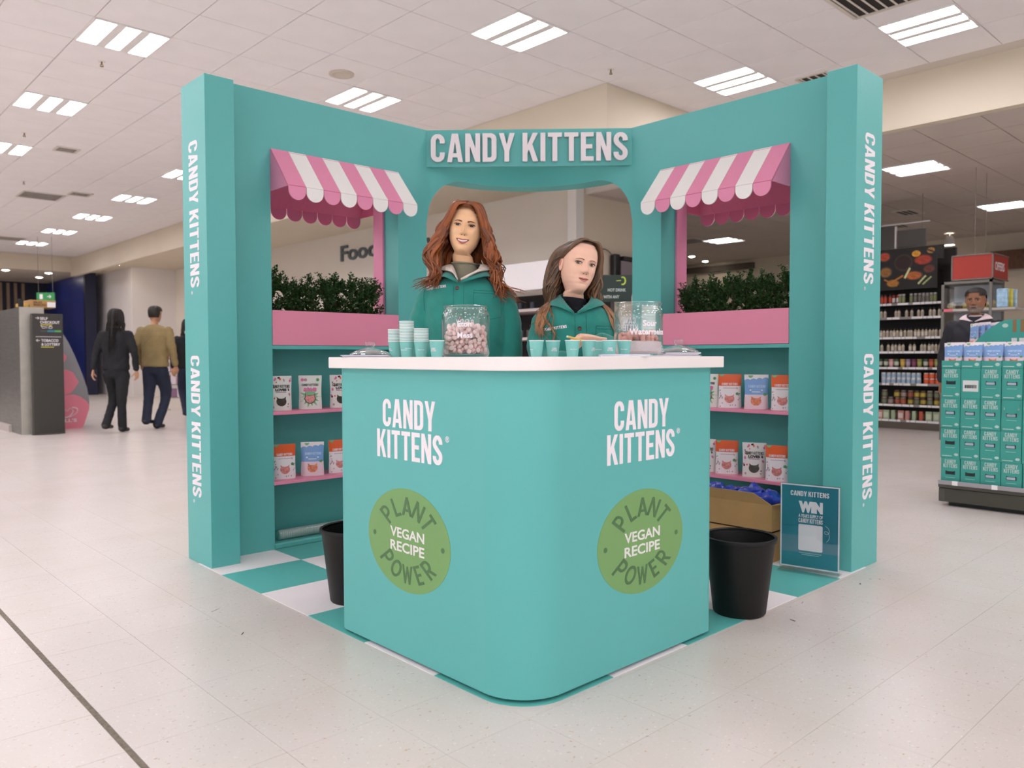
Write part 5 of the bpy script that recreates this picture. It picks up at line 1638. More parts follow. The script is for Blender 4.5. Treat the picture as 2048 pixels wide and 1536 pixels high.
# hair
M_hair1 = mat('hair_copper', '#84471f', .4, spec=.5, var=.22, scale=45, attr='Col', stretch=(1, 1, .25))
random.seed(31); hb = MB(); specs = []
def side_locks(s, part, n, face_w, reach, drop, out, fwd_=0.0, u0=0.0, u1=1.0, top=.127):
    L = []
    for i in range(n):
        u = u0 + (u1 - u0) * (i + random.random()) / n; r = random.random; lay = r()
        yt = -.080 + .150 * u; zt = top - .012 * abs(u - .45) - .004 * lay + (.004 if u < .2 else 0)
        p0 = (part + s * .002, yt + .012, zt - (.010 if u < .06 else 0))
        e = .006 + .014 * lay
        sw = (1 - u) ** 2
        fr = max(0.0, 1 - u / .30)
        p1 = (s * (.045 + .012 * lay - .008 * fr) + part * .5, -.086 + .16 * u - .014 * sw, zt - .012 + e * .4 - .020 * fr)
        p2 = (s * (face_w + .010 + e - .010 * fr), -.060 + .135 * u - .026 * fr, .035 + .01 * r())
        p3 = (s * (face_w + .014 + e + out * .4), -.050 + .13 * u + fwd_ * .3, -.055)
        p4 = (s * (face_w + .016 + e + out * (.7 + .3 * r())), -.05 + .125 * u + fwd_ * .7 - .01, -.14)
        p5 = (s * (face_w + out * (.9 + .5 * r())), -.065 + .12 * u + fwd_, -.14 - (drop) * (.55 + .2 * r()))
        p6 = (s * (face_w + reach * (.5 + .7 * r())), -.08 + .12 * u + fwd_ * 1.1 - .015 * r(), -.14 - drop * (.8 + .45 * r()))
        L.append([p0, p1, p2, p3, p4, p5, p6])
    return L
specs += side_locks(-1, -.006, 84, .056, .105, .112, .056, -.02) + side_locks(1, -.006, 88, .057, .110, .145, .058, -.02)
thin = side_locks(-1, -.006, 46, .062, .15, .115, .066, -.025) + side_locks(1, -.006, 50, .062, .16, .165, .068, -.025)
cols = hair_locks(hb, specs, pose1, 5, .0085, .016, avoid=tree1, n=36)
cols += hair_locks(hb, thin, pose1, 15, .0038, .020, avoid=tree1, n=40)
back = []
for i in range(46):
    x = random.uniform(-.085, .085); r = random.random()
    back.append([(x * .4, .05, .122), (x * .9, .10 + .01 * r, .07), (x * 1.1, .118 + .01 * r, .0), (x * 1.25, .105, -.10), (x * 1.4, .10 + .02 * r, -.2), (x * 1.5, .10, -.30 - .05 * r)])
cols += hair_locks(hb, back, pose1, 6, .014, .010, avoid=tree1)
n0 = len(hb.v); hair_cap(hb, f1, pose1, .010, lambda c: (c.z > .078 - 1.0 * max(0, abs(c.x + .004) - .022) and c.z > .03) or c.y > -.015 - (c.z - .02) * .35); cols += [.75] * (len(hb.v) - n0)
finish_hair(hb, cols, 'hair', M_hair1, W1)

# ---------------------------------------------------------------- woman with brown hair, leaning on the counter
D2 = 3.46; PX2 = 1158
b2 = at(PX2, D2, 0.0)
def mx(px, dep=D2): return (px - PX2) / 1586 * dep
def mz(py, dep=D2): return 1.0365 + (713.2 - py) / 1586 * dep
f2_ = Face(wide=.985, smile=.5, nose=.9, jaw=.95)
mats2 = skin_mats('rosy', '#ecc0a8', '#c67a70', '#5c4c32', '#6d4a34')
hd2 = (mx(1156), -.03, mz(534))
def hx(px, py, y): d_ = D2 + y; return ((px - 1024) / 1586 * d_ - (PX2 - 1024) / 1586 * D2, y, 1.0365 + (713.2 - py) / 1586 * d_)
armsW2 = [([(mx(1090), .02, mz(648)), (mx(1080), -.01, mz(695)), (mx(1092), -.08, mz(724)), (mx(1118), -.20, mz(722))], (.060, .058, .052, .044)),
          ([(mx(1212), .02, mz(650)), (mx(1232), -.03, mz(702)), hx(1234, 702, -.17), hx(1204, 684, -.31)], (.060, .058, .050, .036))]
torW2 = [((mx(1150), .02, mz(600)), .075, .07), ((mx(1150), .018, mz(609)), .11, .085), ((mx(1150), .012, mz(624)), .155, .10), ((mx(1151), .005, mz(650)), .178, .117), ((mx(1152), .01, mz(700)), .19, .122), ((mx(1152), .04, mz(770)), .18, .12), ((mx(1152), .10, .86), .185, .125), ((mx(1152), .13, .78), .19, .13)]
W2, pose2 = staff('person', 'woman with straight brown hair in a green work jacket, leaning on the counter and writing', b2, hd2, (.03, .17, .30), 1.0, f2_,
    dict(eye_open=.98, smile=.55, teeth=False, brow_w=.85, mouth=.0225, gaze=-.6), mats2, armsW2, torW2, (mx(1152), .015, .0), 0, .25,
    [(hx(1197, 679, -.345), (-.93, -.30, .08), (-.1, -.2, -1), .55, 0, .9), ((mx(1120), -.21, mz(724)), (.4, -.7, -.5), (0, 0, -1), .4)])
vb2 = (mx(1147), -.116, mz(628))
def cut2(c):
    return c.y < .0 and c.z > vb2[2] and abs(c.x - (vb2[0] + (mx(1152) - vb2[0]) * (c.z - vb2[2]) / .07)) < .008 + (c.z - vb2[2]) * 1.0
jm = MB(); ell(jm, torW2)
for pts, rad in armsW2: limb(jm, pts, rad)
jme = remeshed(jm, .0085, 5, .0042, (11, 11, 15), 4, cut2); tree2 = bvh(jme)
jk2 = attach('jacket', jme, M_jack, W2)
cm_ = MB()
for s in (-1, 1): collar(cm_, s, (mx(1152), .005, mz(596)), vb2, .036, 0, (mx(1152) + s * .085, -.092, mz(616)), .005, .020)
cm_.build('collar', M_jack, None, origin=(0, 0, 0)).parent = jk2
tt = MB(); R = [[pose2(p) for p in r] for r in f2_.rings(-.140, -.55, 48, 40, .008)]
loft(tt, R, None, False); tt.build('tee_shirt', mat('tee_black', '#191a22', .8), None, origin=(0, 0, 0), fix=False).parent = W2
buttons(tree2, jk2, [(mx(1155), mz(659))])
me = stick(fit(block_mesh(['CANDY KITTENS'], .0006), w=mx(1131) - mx(1084), h=.0125), tree2, mx(1107), mz(658), .14); attach('chest_print', me, M_print, jk2)
st = MB(); x0, x1, z0, z1 = mx(1187), mx(1222), mz(654), mz(698)
stitched(st, tree2, [(x0, z1), (x0, z0), (x1, z0 - .002)]); stitched(st, tree2, [(x0, z0 - .012), (x1, z0 - .014)])
st.build('pocket_seam', M_seam, None, origin=(0, 0, 0)).parent = jk2
st = MB(); stitched(st, tree2, [(mx(1146), mz(632)), (mx(1146), mz(708))]); stitched(st, tree2, [(mx(1168), mz(632)), (mx(1168), mz(708))]); stitched(st, tree2, [(mx(1094), mz(628)), (mx(1100), mz(655)), (mx(1103), mz(690))])
st.build('placket_seam', M_seam, None, origin=(0, 0, 0)).parent = jk2
trousers_shoes(W2, mx(1152), .13, .80, M_trs, M_shoe)
M_hair2 = mat('hair_brown', '#5f452f', .42, spec=.5, var=.25, scale=45, attr='Col', stretch=(1, 1, .25))
random.seed(77); hb = MB(); specs = []
# image-left side is tucked behind the ear
for i in range(46):
    u = (i + random.random()) / 46; r = random.random; lay = r(); e = .004 + .010 * lay
    specs.append([(.022, -.070 + .13 * u, .121 - .010 * abs(u - .4)), (-.030, -.078 + .15 * u, .113 + e * .3), (-.064 - e, -.046 + .12 * u + .004, .062), (-.073 - e * .7, .022 + .065 * u, .010), (-.073 - e * .7, .040 + .04 * u, -.05), (-.076 - e - .01 * r(), .020 + .05 * u, -.12), (-.095 - .03 * r(), -.04 + .06 * u, -.20 - .03 * r()), (-.075 - .09 * r(), -.10 + .07 * u, -.27 - .06 * r())])
for i in range(44):
    u = (i + random.random()) / 44; r = random.random; lay = r(); e = .003 + .009 * lay
    specs.append([(.024, -.070 + .13 * u, .121 - .010 * abs(u - .4)), (.046 + .006 * lay, -.076 + .15 * u, .106 + e * .4), (.070 + e, -.058 + .13 * u, .060), (.080 + e, -.046 + .12 * u, .0), (.082 + e, -.035 + .11 * u, -.07), (.086 + e + .01 * r(), -.035 + .10 * u, -.14), (.10 + .03 * r(), -.05 + .10 * u, -.22 - .03 * r()), (.12 + .05 * r(), -.06 + .09 * u, -.30 - .08 * r())])
cols = hair_locks(hb, specs, pose2, 9, .0078, .010, avoid=tree2, n=36)
cols += hair_locks(hb, [specs[k] for k in range(0, len(specs), 2)], pose2, 19, .0036, .020, avoid=tree2, n=40)
back = []
for i in range(44):
    x = random.uniform(-.085, .085); r = random.random()
    back.append([(x * .4, .05, .118), (x * .9, .10 + .006 * r, .07), (x * 1.1, .112 + .008 * r, .0), (x * 1.2, .10, -.10), (x * 1.3, .09 + .02 * r, -.2), (x * 1.4, .09, -.30 - .06 * r)])
cols += hair_locks(hb, back, pose2, 10, .013, .008, avoid=tree2)
n0 = len(hb.v); hair_cap(hb, f2_, pose2, .007, lambda c: c.z > .093 + max(0, -(c.y + .02)) * .12 or c.y > .0 - (c.z - .02) * .35); cols += [.8] * (len(hb.v) - n0)
# paler ends
hh = finish_hair(hb, cols, 'hair', M_hair2, W2)
ca = hh.data.color_attributes['Col']
for i, v in enumerate(hh.data.vertices):
    k = sst(mz(580), mz(640), v.co.z); c = ca.data[i].color
    ca.data[i].color = (c[0] * (1 + 1.6 * k), c[1] * (1 + 1.45 * k), c[2] * (1 + 1.2 * k), 1)
# the pen she holds
hp = b2 + Matrix.Rotation(TOCAM, 3, 'Z') @ Vector(hx(1160, 680, -.41))
tp = b2 + Matrix.Rotation(TOCAM, 3, 'Z') @ Vector(hx(1133, 673, -.41))
pd = (tp - hp).normalized()
e = empty('pen', hp - pd * .05, 'yellow pen held in the writing hand above the cups', 'pen')
MB().tube([hp - pd * .045, hp - pd * .03, tp - pd * .006], [.0015, .004, .0042], 12).build('barrel', mat('pen_yellow', '#d8b95c', .35), e)
MB().tube([tp - pd * .006, tp], [.0043, .004], 12).build('end_cap', mat('pen_cap', '#e8ecec', .3), e)

# ---------------------------------------------------------------- passers-by
def simple_person(label, loc, rz, height, skin, hair, jacket, trouser, shoe, hairlen, feet, arms, girth=1.0, face=None, det=None, key='p', hair_w=1.0, hand_curl=.45, bag=None):
    k = height / 1.72
    root = empty('person', loc, label, 'person', rz=rz)
    fc = face or Face(); mt = skin_mats(key, skin, '#8d5a4c' if key != 'man' else '#6b4038', '#2a1c14', hair)
    pose = Pose((0, -.02 * k, 1.60 * k), (.05, 0, 0), (0, 0, 1.60 * k), k * 1.0)
    mb = MB(); R = fc.rings(z1=-.62, na=56, fine=48); loft(mb, [[pose(p) for p in r] for r in R], 0)
    dm = MB(); head_details(dm, fc, **(det or dict(teeth=False))); mb.add([pose(v) for v in dm.v], dm.f, None, True); mb.mi[-len(dm.f):] = dm.mi
    sh = 1.385 * k
    A = []
    for s, (ex, ey, ez_), (wx, wy, wz) in ((-1,) + arms[0], (1,) + arms[1]):
        pts = [(s * .185 * k * girth, .0, sh - .03), (ex * k, ey * k, ez_ * k), (wx * k, wy * k, wz * k)]
        A.append(pts); d = Vector(pts[2]) - Vector(pts[1])
        hand_mesh(mb, Vector(pts[2]) + d.normalized() * .02, d, (-s, -.3, 0), hand_curl, 0, .95 * k)
        mb.tube(pts, [.04, .035, .025], 10, 0)
    for (kx, ky), (fx, fy), l_ in feet: mb.tube([((-.085 if kx < 0 else .085) * k, 0, .80 * k), (kx * k, ky * k, .456 * k + l_ * .5), (fx * k, fy * k, .08 + l_)], [.045, .03, .022], 10, 0)
    bo = mb.build('body', mt, None, origin=(0, 0, 0), fix=False); bo.parent = root
    jm = MB(); g = girth
    ell(jm, [((0, .01, 1.45 * k), .075 * g, .07 * g), ((0, .01, 1.425 * k), .12 * g, .085 * g), ((0, .01, 1.39 * k), .185 * g, .10 * g), ((0, .005, 1.30 * k), .205 * g, .12 * g), ((0, 0, 1.15 * k), .19 * g, .12 * g), ((0, 0, 1.0 * k), .185 * g, .118 * g), ((0, 0, .86 * k), .19 * g, .125 * g)])
    for pts in A: limb(jm, [pts[0], pts[1], tuple(Vector(pts[1]).lerp(Vector(pts[2]), .97))], (.066 * g, .056 * g, .045 * g))
    attach('jacket', remeshed(jm, .013, 4, .006, (9, 9, 12), 2), jacket, root)
    trousers_shoes(root, 0, 0, .86 * k, trouser, shoe, [((a[0] * k, a[1] * k), (b_[0] * k, b_[1] * k), l_) for a, b_, l_ in feet], tuple(r * g for r in (.1, .082, .062, .06)))
    hm = mat('hair_' + key, hair, .5, spec=.4, var=.2, scale=50, attr='Col')
    hb = MB(); cols = []
    if hairlen:
        random.seed(3); L = []
        for i in range(60):
            a = -.35 + (PI + .7) * (i + random.random()) / 60; x, y = math.cos(a), math.sin(a); r = random.random()
            L.append([(x * .02, y * .03 + .01, .128), (x * .062, y * .075 + .01, .105), (x * .088, y * .105 + .006, .03), (x * .092, y * .11 + .006, -.06), (x * (.10 + .02 * r), y * .12, -.14), (x * (.09 + .04 * r), y * .12 + .01, -.14 - hairlen * (.7 + .5 * r))])
        cols = hair_locks(hb, L, pose, 4, .014, .008, 18)
    n0 = len(hb.v)
    hair_cap(hb, fc, pose, .010 if not hairlen else .012, (lambda c: (c.z > .075 or (c.y > .015 + (.02 - c.z) * .25 and c.z > -.055) or (c.z > .045 and abs(c.x) > .048))) if not hairlen else (lambda c: c.z > .09 or c.y > 0)); cols += [.9] * (len(hb.v) - n0)
    finish_hair(hb, cols, 'hair', hm, root)
    return root, pose, fc
M_blackc = mat('black_cloth', '#16171a', .85, var=.1, scale=15); M_tan = mat('tan_jacket', '#8d7a52', .85, var=.08, scale=12, bump=.1); M_navy = mat('navy_trousers', '#20273a', .85, var=.08, scale=15)
M_suit = mat('navy_suit', '#15161f', .7)
AWAY = TOCAM + PI
walk1 = (((-.09, .06), (-.075, .02), .0), ((.09, -.10), (.085, .16), .05))
walk2 = (((-.08, -.12), (-.03, .03), .0), ((.09, .02), (.05, .16), .07))
hang = (((-.25, .02, 1.13), (-.26, -.02, .88)), ((.25, .03, 1.13), (.27, .08, .89)))
simple_person('woman in black with long dark hair walking away beside the left pillar', at(233, 11.0, 0), AWAY + .05, 1.72, '#c99b7e', '#1d1814', M_blackc, M_blackc, M_shoe, .36, walk1, hang, .95, key='walker')
simple_person('man in a tan jacket and navy trousers walking away near the white wall', at(311, 11.6, 0), AWAY - .12, 1.80, '#b98a6c', '#2d2722', M_tan, M_navy, M_shoe, 0, walk2, (((-.26, .02, 1.13), (-.27, -.04, .9)), ((.26, .05, 1.13), (.26, -.06, .92))), 1.08, key='walker2')
simple_person('person in dark clothes mostly hidden behind the left pillar, by the rack', at(378, 13.5, 0), AWAY + .6, 1.70, '#b98a6c', '#2a221c', M_blackc, M_navy, M_shoe, .2, walk1, hang, 1.0, key='walker3')
simple_person('grey-haired person in dark clothes half hidden by the arch edge', at(1280, 8.2, 0), TOCAM + .9, 1.72, '#dcae97', '#c9c5c0', M_blackc, M_trs, M_shoe, 0, walk1, (((-.25, .02, 1.13), (-.26, -.02, .88)), ((.2, -.15, 1.15), (.06, -.22, 1.42))), 1.0, key='grey')
# man behind the carton display: face, beard, suit, shirt
fm_ = Face(wide=1.03, smile=.0, nose=1.15, jaw=1.08)
mp_ = at(1950, 6.72, 0)
mn, posem, _ = simple_person('older man with short dark hair and grey beard standing behind the carton display', mp_, TOCAM - .72, 1.615, '#8f6248', '#1c1917', M_suit, M_suit, M_shoe, 0, (((-.1, 0), (-.1, 0), 0), ((.1, 0), (.1, 0), 0)), hang, 1.0, fm_, dict(teeth=False, smile=-.25, eye_open=.85, brow_w=1.4, mouth=.022), 'man')
bd = MB(); vs = []; fs = []
R = fm_.rings(-.044, -.118, 56, 60, .0022); n = 56
vs = [posem(p) for r in R for p in r]; raw = [p for r in R for p in r]
for j in range(len(R) - 1):
    for i in range(n):
        i2 = (i + 1) % n; q = (j * n + i, (j + 1) * n + i, (j + 1) * n + i2, j * n + i2); c = sum((raw[t] for t in q), Vector()) / 4
        mo = abs(c.x) < .021 and -.0735 < c.z < -.0595
        if c.y < .0 and not mo and (c.z < -.070 - .0 * abs(c.x) or (abs(c.x) < .030 and c.z < -.050) ) : fs.append(q)
bd.add(vs, fs, None, True); bd.build('beard', mat('beard_grey', '#8c7c70', .9, var=.25, scale=150, bump=.6, bscale=400), None, origin=(0, 0, 0), fix=False).parent = mn
sh_ = MB(); loft(sh_, [[posem(p) for p in r] for r in fm_.rings(-.135, -.30, 40, 40, .010)], None, False); sh_.build('shirt', mat('shirt_pink', '#e2cdd2', .8), None, origin=(0, 0, 0), fix=False).parent = mn
cl_ = MB()
for s in (-1, 1): collar(cl_, s, (0, -.0, 1.46 * .94), (0, -.075, 1.405 * .94), .03, 0, (s * .05, -.085, 1.415 * .94), .004, .02)
cl_.build('shirt_collar', mat('shirt_pink', '#e2cdd2', .8), None, origin=(0, 0, 0)).parent = mn
# ================================================================== rear: cafe counter and wall lettering
M_let = mat('wall_letter_grey', '#565e63', .6)
for t_, y_, w_ in (('Food', 8.88, 1.23), ('y', 6.66, .24)):
    h_ = .30 if t_ == 'Food' else .3
    me = font_mesh(t_, .03, .02); o = put_text(me, (4.25, y_, 3.02 if t_ == 'Food' else 2.88), (0, -1, 0), (0, 0, 1), M_let, None, w=w_, h=h_, name='wall_lettering')
    tag(o, 'grey letters on the wall seen through the left kiosk window' if t_ == 'Food' else 'single grey letter on the wall at the left edge of the arch', 'lettering')
e = empty('cafe_shelving', (3.6, 4.4, 0), 'white-topped dark cafe shelving behind the two women', 'shelving')
MB().box(3.2, 2.55, 1.885, 3.34, 6.4, 2.235).build('fascia', mat('fascia_white', '#f1edee', .5), e)
MB().box(3.9, 2.55, .0, 3.95, 6.4, 1.885).build('back_panel', mat('cafe_dark', '#1c1a1c', .6), e)
for z in (1.62, 1.25, .88, .1): MB().box(3.3, 2.55, z, 3.9, 6.4, z + .035).build('shelf', mat('cafe_shelf', '#c6b8b4', .5), e)
for y in (2.55, 6.36): MB().box(3.34, y, 0, 3.9, y + .04, 1.885).build('side_panel', mat('cafe_dark', '#1c1a1c', .6), e)
random.seed(6); cme = []
for c in ('#b8b2ac', '#5b4a40', '#8d8f92', '#2d3440'):
    cme.append(MB().lathe([(.03, 0), (.036, .004), (.04, .1), (.036, .1), (.03, .008), (.002, .008)], 16, cap1=False).mesh('mug', [mat('mug_' + c[1:], c, .35)], origin=(0, 0, 0))[0])
for z in (1.655, 1.285):
    for k in range(14):
        o = bpy.data.objects.new('mug', cme[random.randrange(4)]); o.location = (3.42 + random.uniform(0, .1), 2.7 + k * .26 + random.uniform(-.05, .05), z + .0005); COL.objects.link(o)
        tag(o, 'small mug on the %s cafe shelf behind the women, %s from the right' % ('upper' if z > 1.5 else 'lower', ORD[k]), 'mug', 'mugs on the cafe shelving')
# wall-mounted device with a cable
p = at(1231, 10.3, 0)
e = empty('wall_monitor', (5.35, 3.3, 1.9), 'black wall-mounted screen arm with a cable beside the arch edge', 'screen')
b = MB(); b.box(4.95, 3.30, 2.16, 5.09, 3.40, 2.50); b.build('arm_box', M_black, e, bevel=.02)
MB().box(5.09, 3.25, 2.42, 5.75, 3.40, 2.47).build('rail', M_black, e); MB().box(5.09, 3.30, 2.15, 5.7, 3.34, 2.41).build('screen', mat('screen_grey', '#8d8388', .4), e)
MB().tube(catmull([(4.97, 3.36, 2.48), (4.85, 3.37, 2.55), (4.72, 3.38, 2.54), (4.62, 3.40, 2.44)], 16), .008, 6).build('cable', M_grey, e)
# drinks notice
c = at(1225, 8.75, 0); e = empty('drinks_notice', c, 'dark green drinks notice on a post right of the brown-haired woman', 'sign', rz=TOCAM)
b = MB().box(-.16, -.01, 1.635, .22, .01, 1.93).build('board', mat('notice_green', '#1e3029', .5), None, origin=(0, 0, 0)); b.parent = e
MB().box(-.02, -.005, 0, .02, .02, 1.64).box(-.15, -.12, 0, .15, .12, .015).build('post', M_dark, None, origin=(0, 0, 0)).parent = e
for t_, z_, w_, x_ in (('HOT DRINK', 1.765, .20, .045), ('WITH ANY', 1.69, .175, -.015)):
    me = fit(font_mesh(t_, .001, .03), w_, .034)
    me.transform(frame((x_, -.0105, z_), (1, 0, 0), (0, 0, 1))); attach('lettering', me, mat('notice_print', '#b9c4bd', .6), e)
b = MB(); b.tube([(.11 + .028 * math.cos(a), -.0115, 1.865 + .04 * math.sin(a)) for a in [math.radians(d) for d in range(120, -121, -15)]], .008, 6); b.tube([(.04, -.0115, 1.865), (.09, -.0115, 1.868)], .004, 6)
b.build('emblem', mat('notice_lime', '#b9cf4a', .5), None, origin=(0, 0, 0)).parent = e

# ================================================================== right: spice aisle
M_rail = mat('price_rail', '#d9d3d0', .5); M_gond = mat('gondola_dark', '#26221f', .6)
GX = 7.8
e = empty('spice_gondola', (GX + .25, .6, 0), 'tall dark supermarket shelving bay full of spice jars behind the right pillar', 'shelving')
MB().box(GX + .45, -.1, 0, GX + .5, 2.2, 2.55).build('back_panel', M_gond, e)
MB().box(GX, -.12, 0, GX + .5, -.08, 1.95).build('end_panel', mat('gondola_end', '#5b5650', .5), e)
MB().box(GX - .02, -.1, 0, GX + .45, 2.2, .10).build('base', mat('gondola_base', '#5b5248', .6), e)
SZ = [1.775, 1.577, 1.298, 1.095, .871, .643, .345, .126]
for z in SZ:
    sh_ = MB().box(GX, -.08, z - .02, GX + .45, 2.2, z).build('shelf', M_gond, e)
    random.seed(int(z * 1000)); y = -.07; ticket = mat('price_ticket', '#f1eeee', .5)
    MB().box(GX - .012, -.08, z - .03, GX - .001, 2.2, z + .004).build('price_rail', mat('rail_grey', '#8f8a86', .5), sh_)
    while y < 1.0:
        w_ = random.choice((.05, .07, .1, .05, .15))
        if random.random() < .82: MB().box(GX - .0145, y, z - .027, GX - .0125, y + w_ - .004, z + .002).build('price_ticket', ticket, sh_)
        y += w_ + .004
def bottle_mesh(col, lab, cap, h, r, kind='bottle'):
    mb = MB()
    if kind == 'bottle':
        mb.lathe([(r * .92, 0), (r, .004), (r, h * .62), (r * .6, h * .74), (r * .55, h * .78)], 12, m=0); mb.lathe([(r * .62, h * .78), (r * .64, h)], 12, m=2, cap0=False)
        mb.lathe([(r * 1.02, h * .12), (r * 1.02, h * .55)], 12, m=1, cap0=False, cap1=False)
    elif kind == 'pot':
        mb.lathe([(r * .8, 0), (r, h * .85), (r * 1.04, h * .86), (r * 1.04, h)], 14, m=0); mb.lathe([(r * .9, h * .25), (r * 1.01, h * .7)], 14, m=1, cap0=False, cap1=False)
    elif kind == 'jar':
        mb.lathe([(r * .95, 0), (r, .006), (r, h * .78), (r * .85, h * .84)], 14, m=0); mb.lathe([(r * .92, h * .82), (r * .92, h)], 14, m=2); mb.lathe([(r * 1.02, h * .15), (r * 1.02, h * .68)], 14, m=1, cap0=False, cap1=False)
    else:
        mb.box(-r, -r * .6, 0, r, r * .6, h, 0); mb.box(-r * .8, -r * .61 - .001, h * .2, r * .8, -r * .6, h * .75, 1); mb.box(-r * .8, r * .6, h * .2, r * .8, r * .61 + .001, h * .75, 1); mb.box(-r * .61 - .0, 0, 0, 0, 0.001, .001, 2)
    return mb.mesh('product', [mat('prod_' + c_.strip('#'), c_, .4) for c_ in (col, lab, cap)], origin=(0, 0, 0))[0]
BOT = bottle_mesh('#c9bda8', '#b5a894', '#1c1a19', .125, .021); BOT2 = bottle_mesh('#b9a98c', '#d9d0c0', '#151413', .13, .021)
random.seed(12)
def row(z, y0, y1, step, meshes, name, label, group, cat, miss=.05, jit=.006, x=None):
    y = y0; cnt_ = 0
    while y < y1:
        if random.random() > miss:
            o = bpy.data.objects.new(name, random.choice(meshes)); o.location = (GX + .05 + random.uniform(-.012, .012), y + random.uniform(-jit, jit), z + .0005); o.rotation_euler = (0, 0, random.choice((0, PI / 2)) if 'box' in name else random.uniform(-.6, .6))
            COL.objects.link(o); tag(o, label + ', ' + ORD[cnt_] + ' from the right', cat, group); cnt_ += 1
        y += step
row(SZ[0], .52, .80, .055, [bottle_mesh('#8e2f24', '#b8452f', '#2a1a16', .13, .024, 'jar'), bottle_mesh('#7a2a22', '#d9d0cc', '#a33a2c', .12, .022, 'jar')], 'red_spice_jar', 'red-labelled spice jar on the top spice shelf', 'red jars on the top spice shelf', 'jar', 0)
row(SZ[0], .02, .50, .052, [bottle_mesh('#6f6a5c', '#7f8458', '#a5a29c', .13, .024, 'jar'), bottle_mesh('#5f5b55', '#77726a', '#9a9792', .13, .024, 'jar'), bottle_mesh('#8a8478', '#6b6660', '#8f8c88', .13, .024, 'jar')], 'spice_jar', 'grey-lidded spice jar on the top spice shelf', 'grey-lidded jars on the top spice shelf', 'jar', .03)
row(SZ[1], -.03, .8, .052, [BOT], 'spice_bottle', 'black-capped spice bottle on the second spice shelf', 'spice bottles, second shelf', 'bottle', .18, .01)
row(SZ[2], -.05, .8, .047, [BOT, BOT2], 'spice_bottle', 'black-capped spice bottle on the third spice shelf', 'spice bottles, third shelf', 'bottle', .0)
row(SZ[3], -.05, .8, .049, [BOT2, BOT], 'spice_bottle', 'black-capped spice bottle on the fourth spice shelf', 'spice bottles, fourth shelf', 'bottle', .08)
pots = [bottle_mesh(a, b_, a, .115, .034, 'pot') for a, b_ in (('#a84a34', '#c96a4e'), ('#c98f8a', '#d9b5ae'), ('#c27a36', '#d99a4c'), ('#8a8a48', '#a8a860'), ('#8d7a8a', '#b5a3b3'), ('#6d2f48', '#8d4a66'), ('#c9a13f', '#d9bb62'), ('#3f5b3f', '#c9c9bb'))]
row(SZ[4], -.02, .8, .077, pots, 'stock_pot', 'colourful seasoning pot on the fifth shelf of the spice bay', 'colourful pots, fifth shelf', 'pot', .0)
tub = [bottle_mesh('#c9d3dd', '#9fb8cc', '#e5e2de', .075, .032, 'jar')]; tub2 = [bottle_mesh('#d9532f', '#e2643c', '#e9dcd2', .075, .035, 'jar')]
for dz in (0, .0765): row(SZ[5] + dz, .22, .72, .068, tub, 'white_tub', 'white and blue tub on the sixth spice shelf, %s layer' % ('upper' if dz else 'lower'), 'white tubs, sixth shelf', 'tub', 0, .002); row(SZ[5] + dz, -.03, .18, .075, tub2, 'orange_tub', 'orange tub on the sixth spice shelf, %s layer' % ('upper' if dz else 'lower'), 'orange tubs, sixth shelf', 'tub', .1, .002)
jars = [bottle_mesh('#6b4a34', b_, c_, .10, .038, 'jar') for b_, c_ in (('#b3a040', '#5b4a36'), ('#a8563f', '#8f7a6a'), ('#6f7a62', '#8d857c'), ('#9a8a86', '#7d756e'))]
for dz in (0, .101): row(SZ[6] + dz, -.02, .75, .088, jars, 'sauce_jar', 'sauce jar on the seventh spice shelf, %s layer' % ('upper' if dz else 'lower'), 'sauce jars, seventh shelf', 'jar', .12, .003)
bx = [bottle_mesh(a, b_, a, .13, .04, 'box') for a, b_ in (('#a9b896', '#c9d3b5'), ('#b8553c', '#d9a07a'), ('#c98a80', '#d9c5bd'))]
row(SZ[7], -.02, .75, .095, bx, 'packet_box', 'small packet box on the lowest shelf of the spice bay', 'packet boxes, lowest shelf', 'box', .1)
# food picture panel and header above
e = empty('food_picture', (GX, .5, 1.97), 'large dark photo panel of food bowls above the spice shelves', 'poster')
MB().box(GX - .03, -.02, 1.965, GX - .005, 1.3, 2.545).build('panel', mat('panel_black', '#1a1613', .5), e)
MB().box(GX - .03, -.10, 2.36, GX - .005, -.021, 2.545).build('panel', mat('panel_black', '#1a1613', .5), e)
def oval(y, z, ry, rz, c, lift=.0, name='printed_bowl'):
    b = MB(); b.prism([(GX - .031 - lift, y + ry * math.cos(2 * PI * i / 20), z + rz * math.sin(2 * PI * i / 20)) for i in range(20)], (-.001, 0, 0)); b.build(name, mat('pic_' + c.strip('#'), c, .5, var=.35, scale=35), e)
for y, z, ry, rz, c1, c2 in ((.68, 2.44, .085, .07, '#4a3a32', '#b8442c'), (.42, 2.34, .125, .12, '#3a2c26', '#2a1512'), (.25, 2.45, .07, .055, '#1f1a16', '#d99a2e'), (.66, 2.22, .09, .08, '#4a4038', '#9a6a34'), (.16, 2.36, .12, .07, '#7a2a1c', '#a83a24'), (.28, 2.15, .12, .065, '#5a3a26', '#b8652e'), (.08, 2.23, .08, .06, '#3a241c', '#6b2f20'), (.06, 2.48, .06, .05, '#3a2a1c', '#a8763a'), (.56, 2.06, .10, .06, '#3a2a1a', '#a8742f')):
    oval(y, z, ry, rz, c1); oval(y, z, ry * .82, rz * .8, c2, .0012)
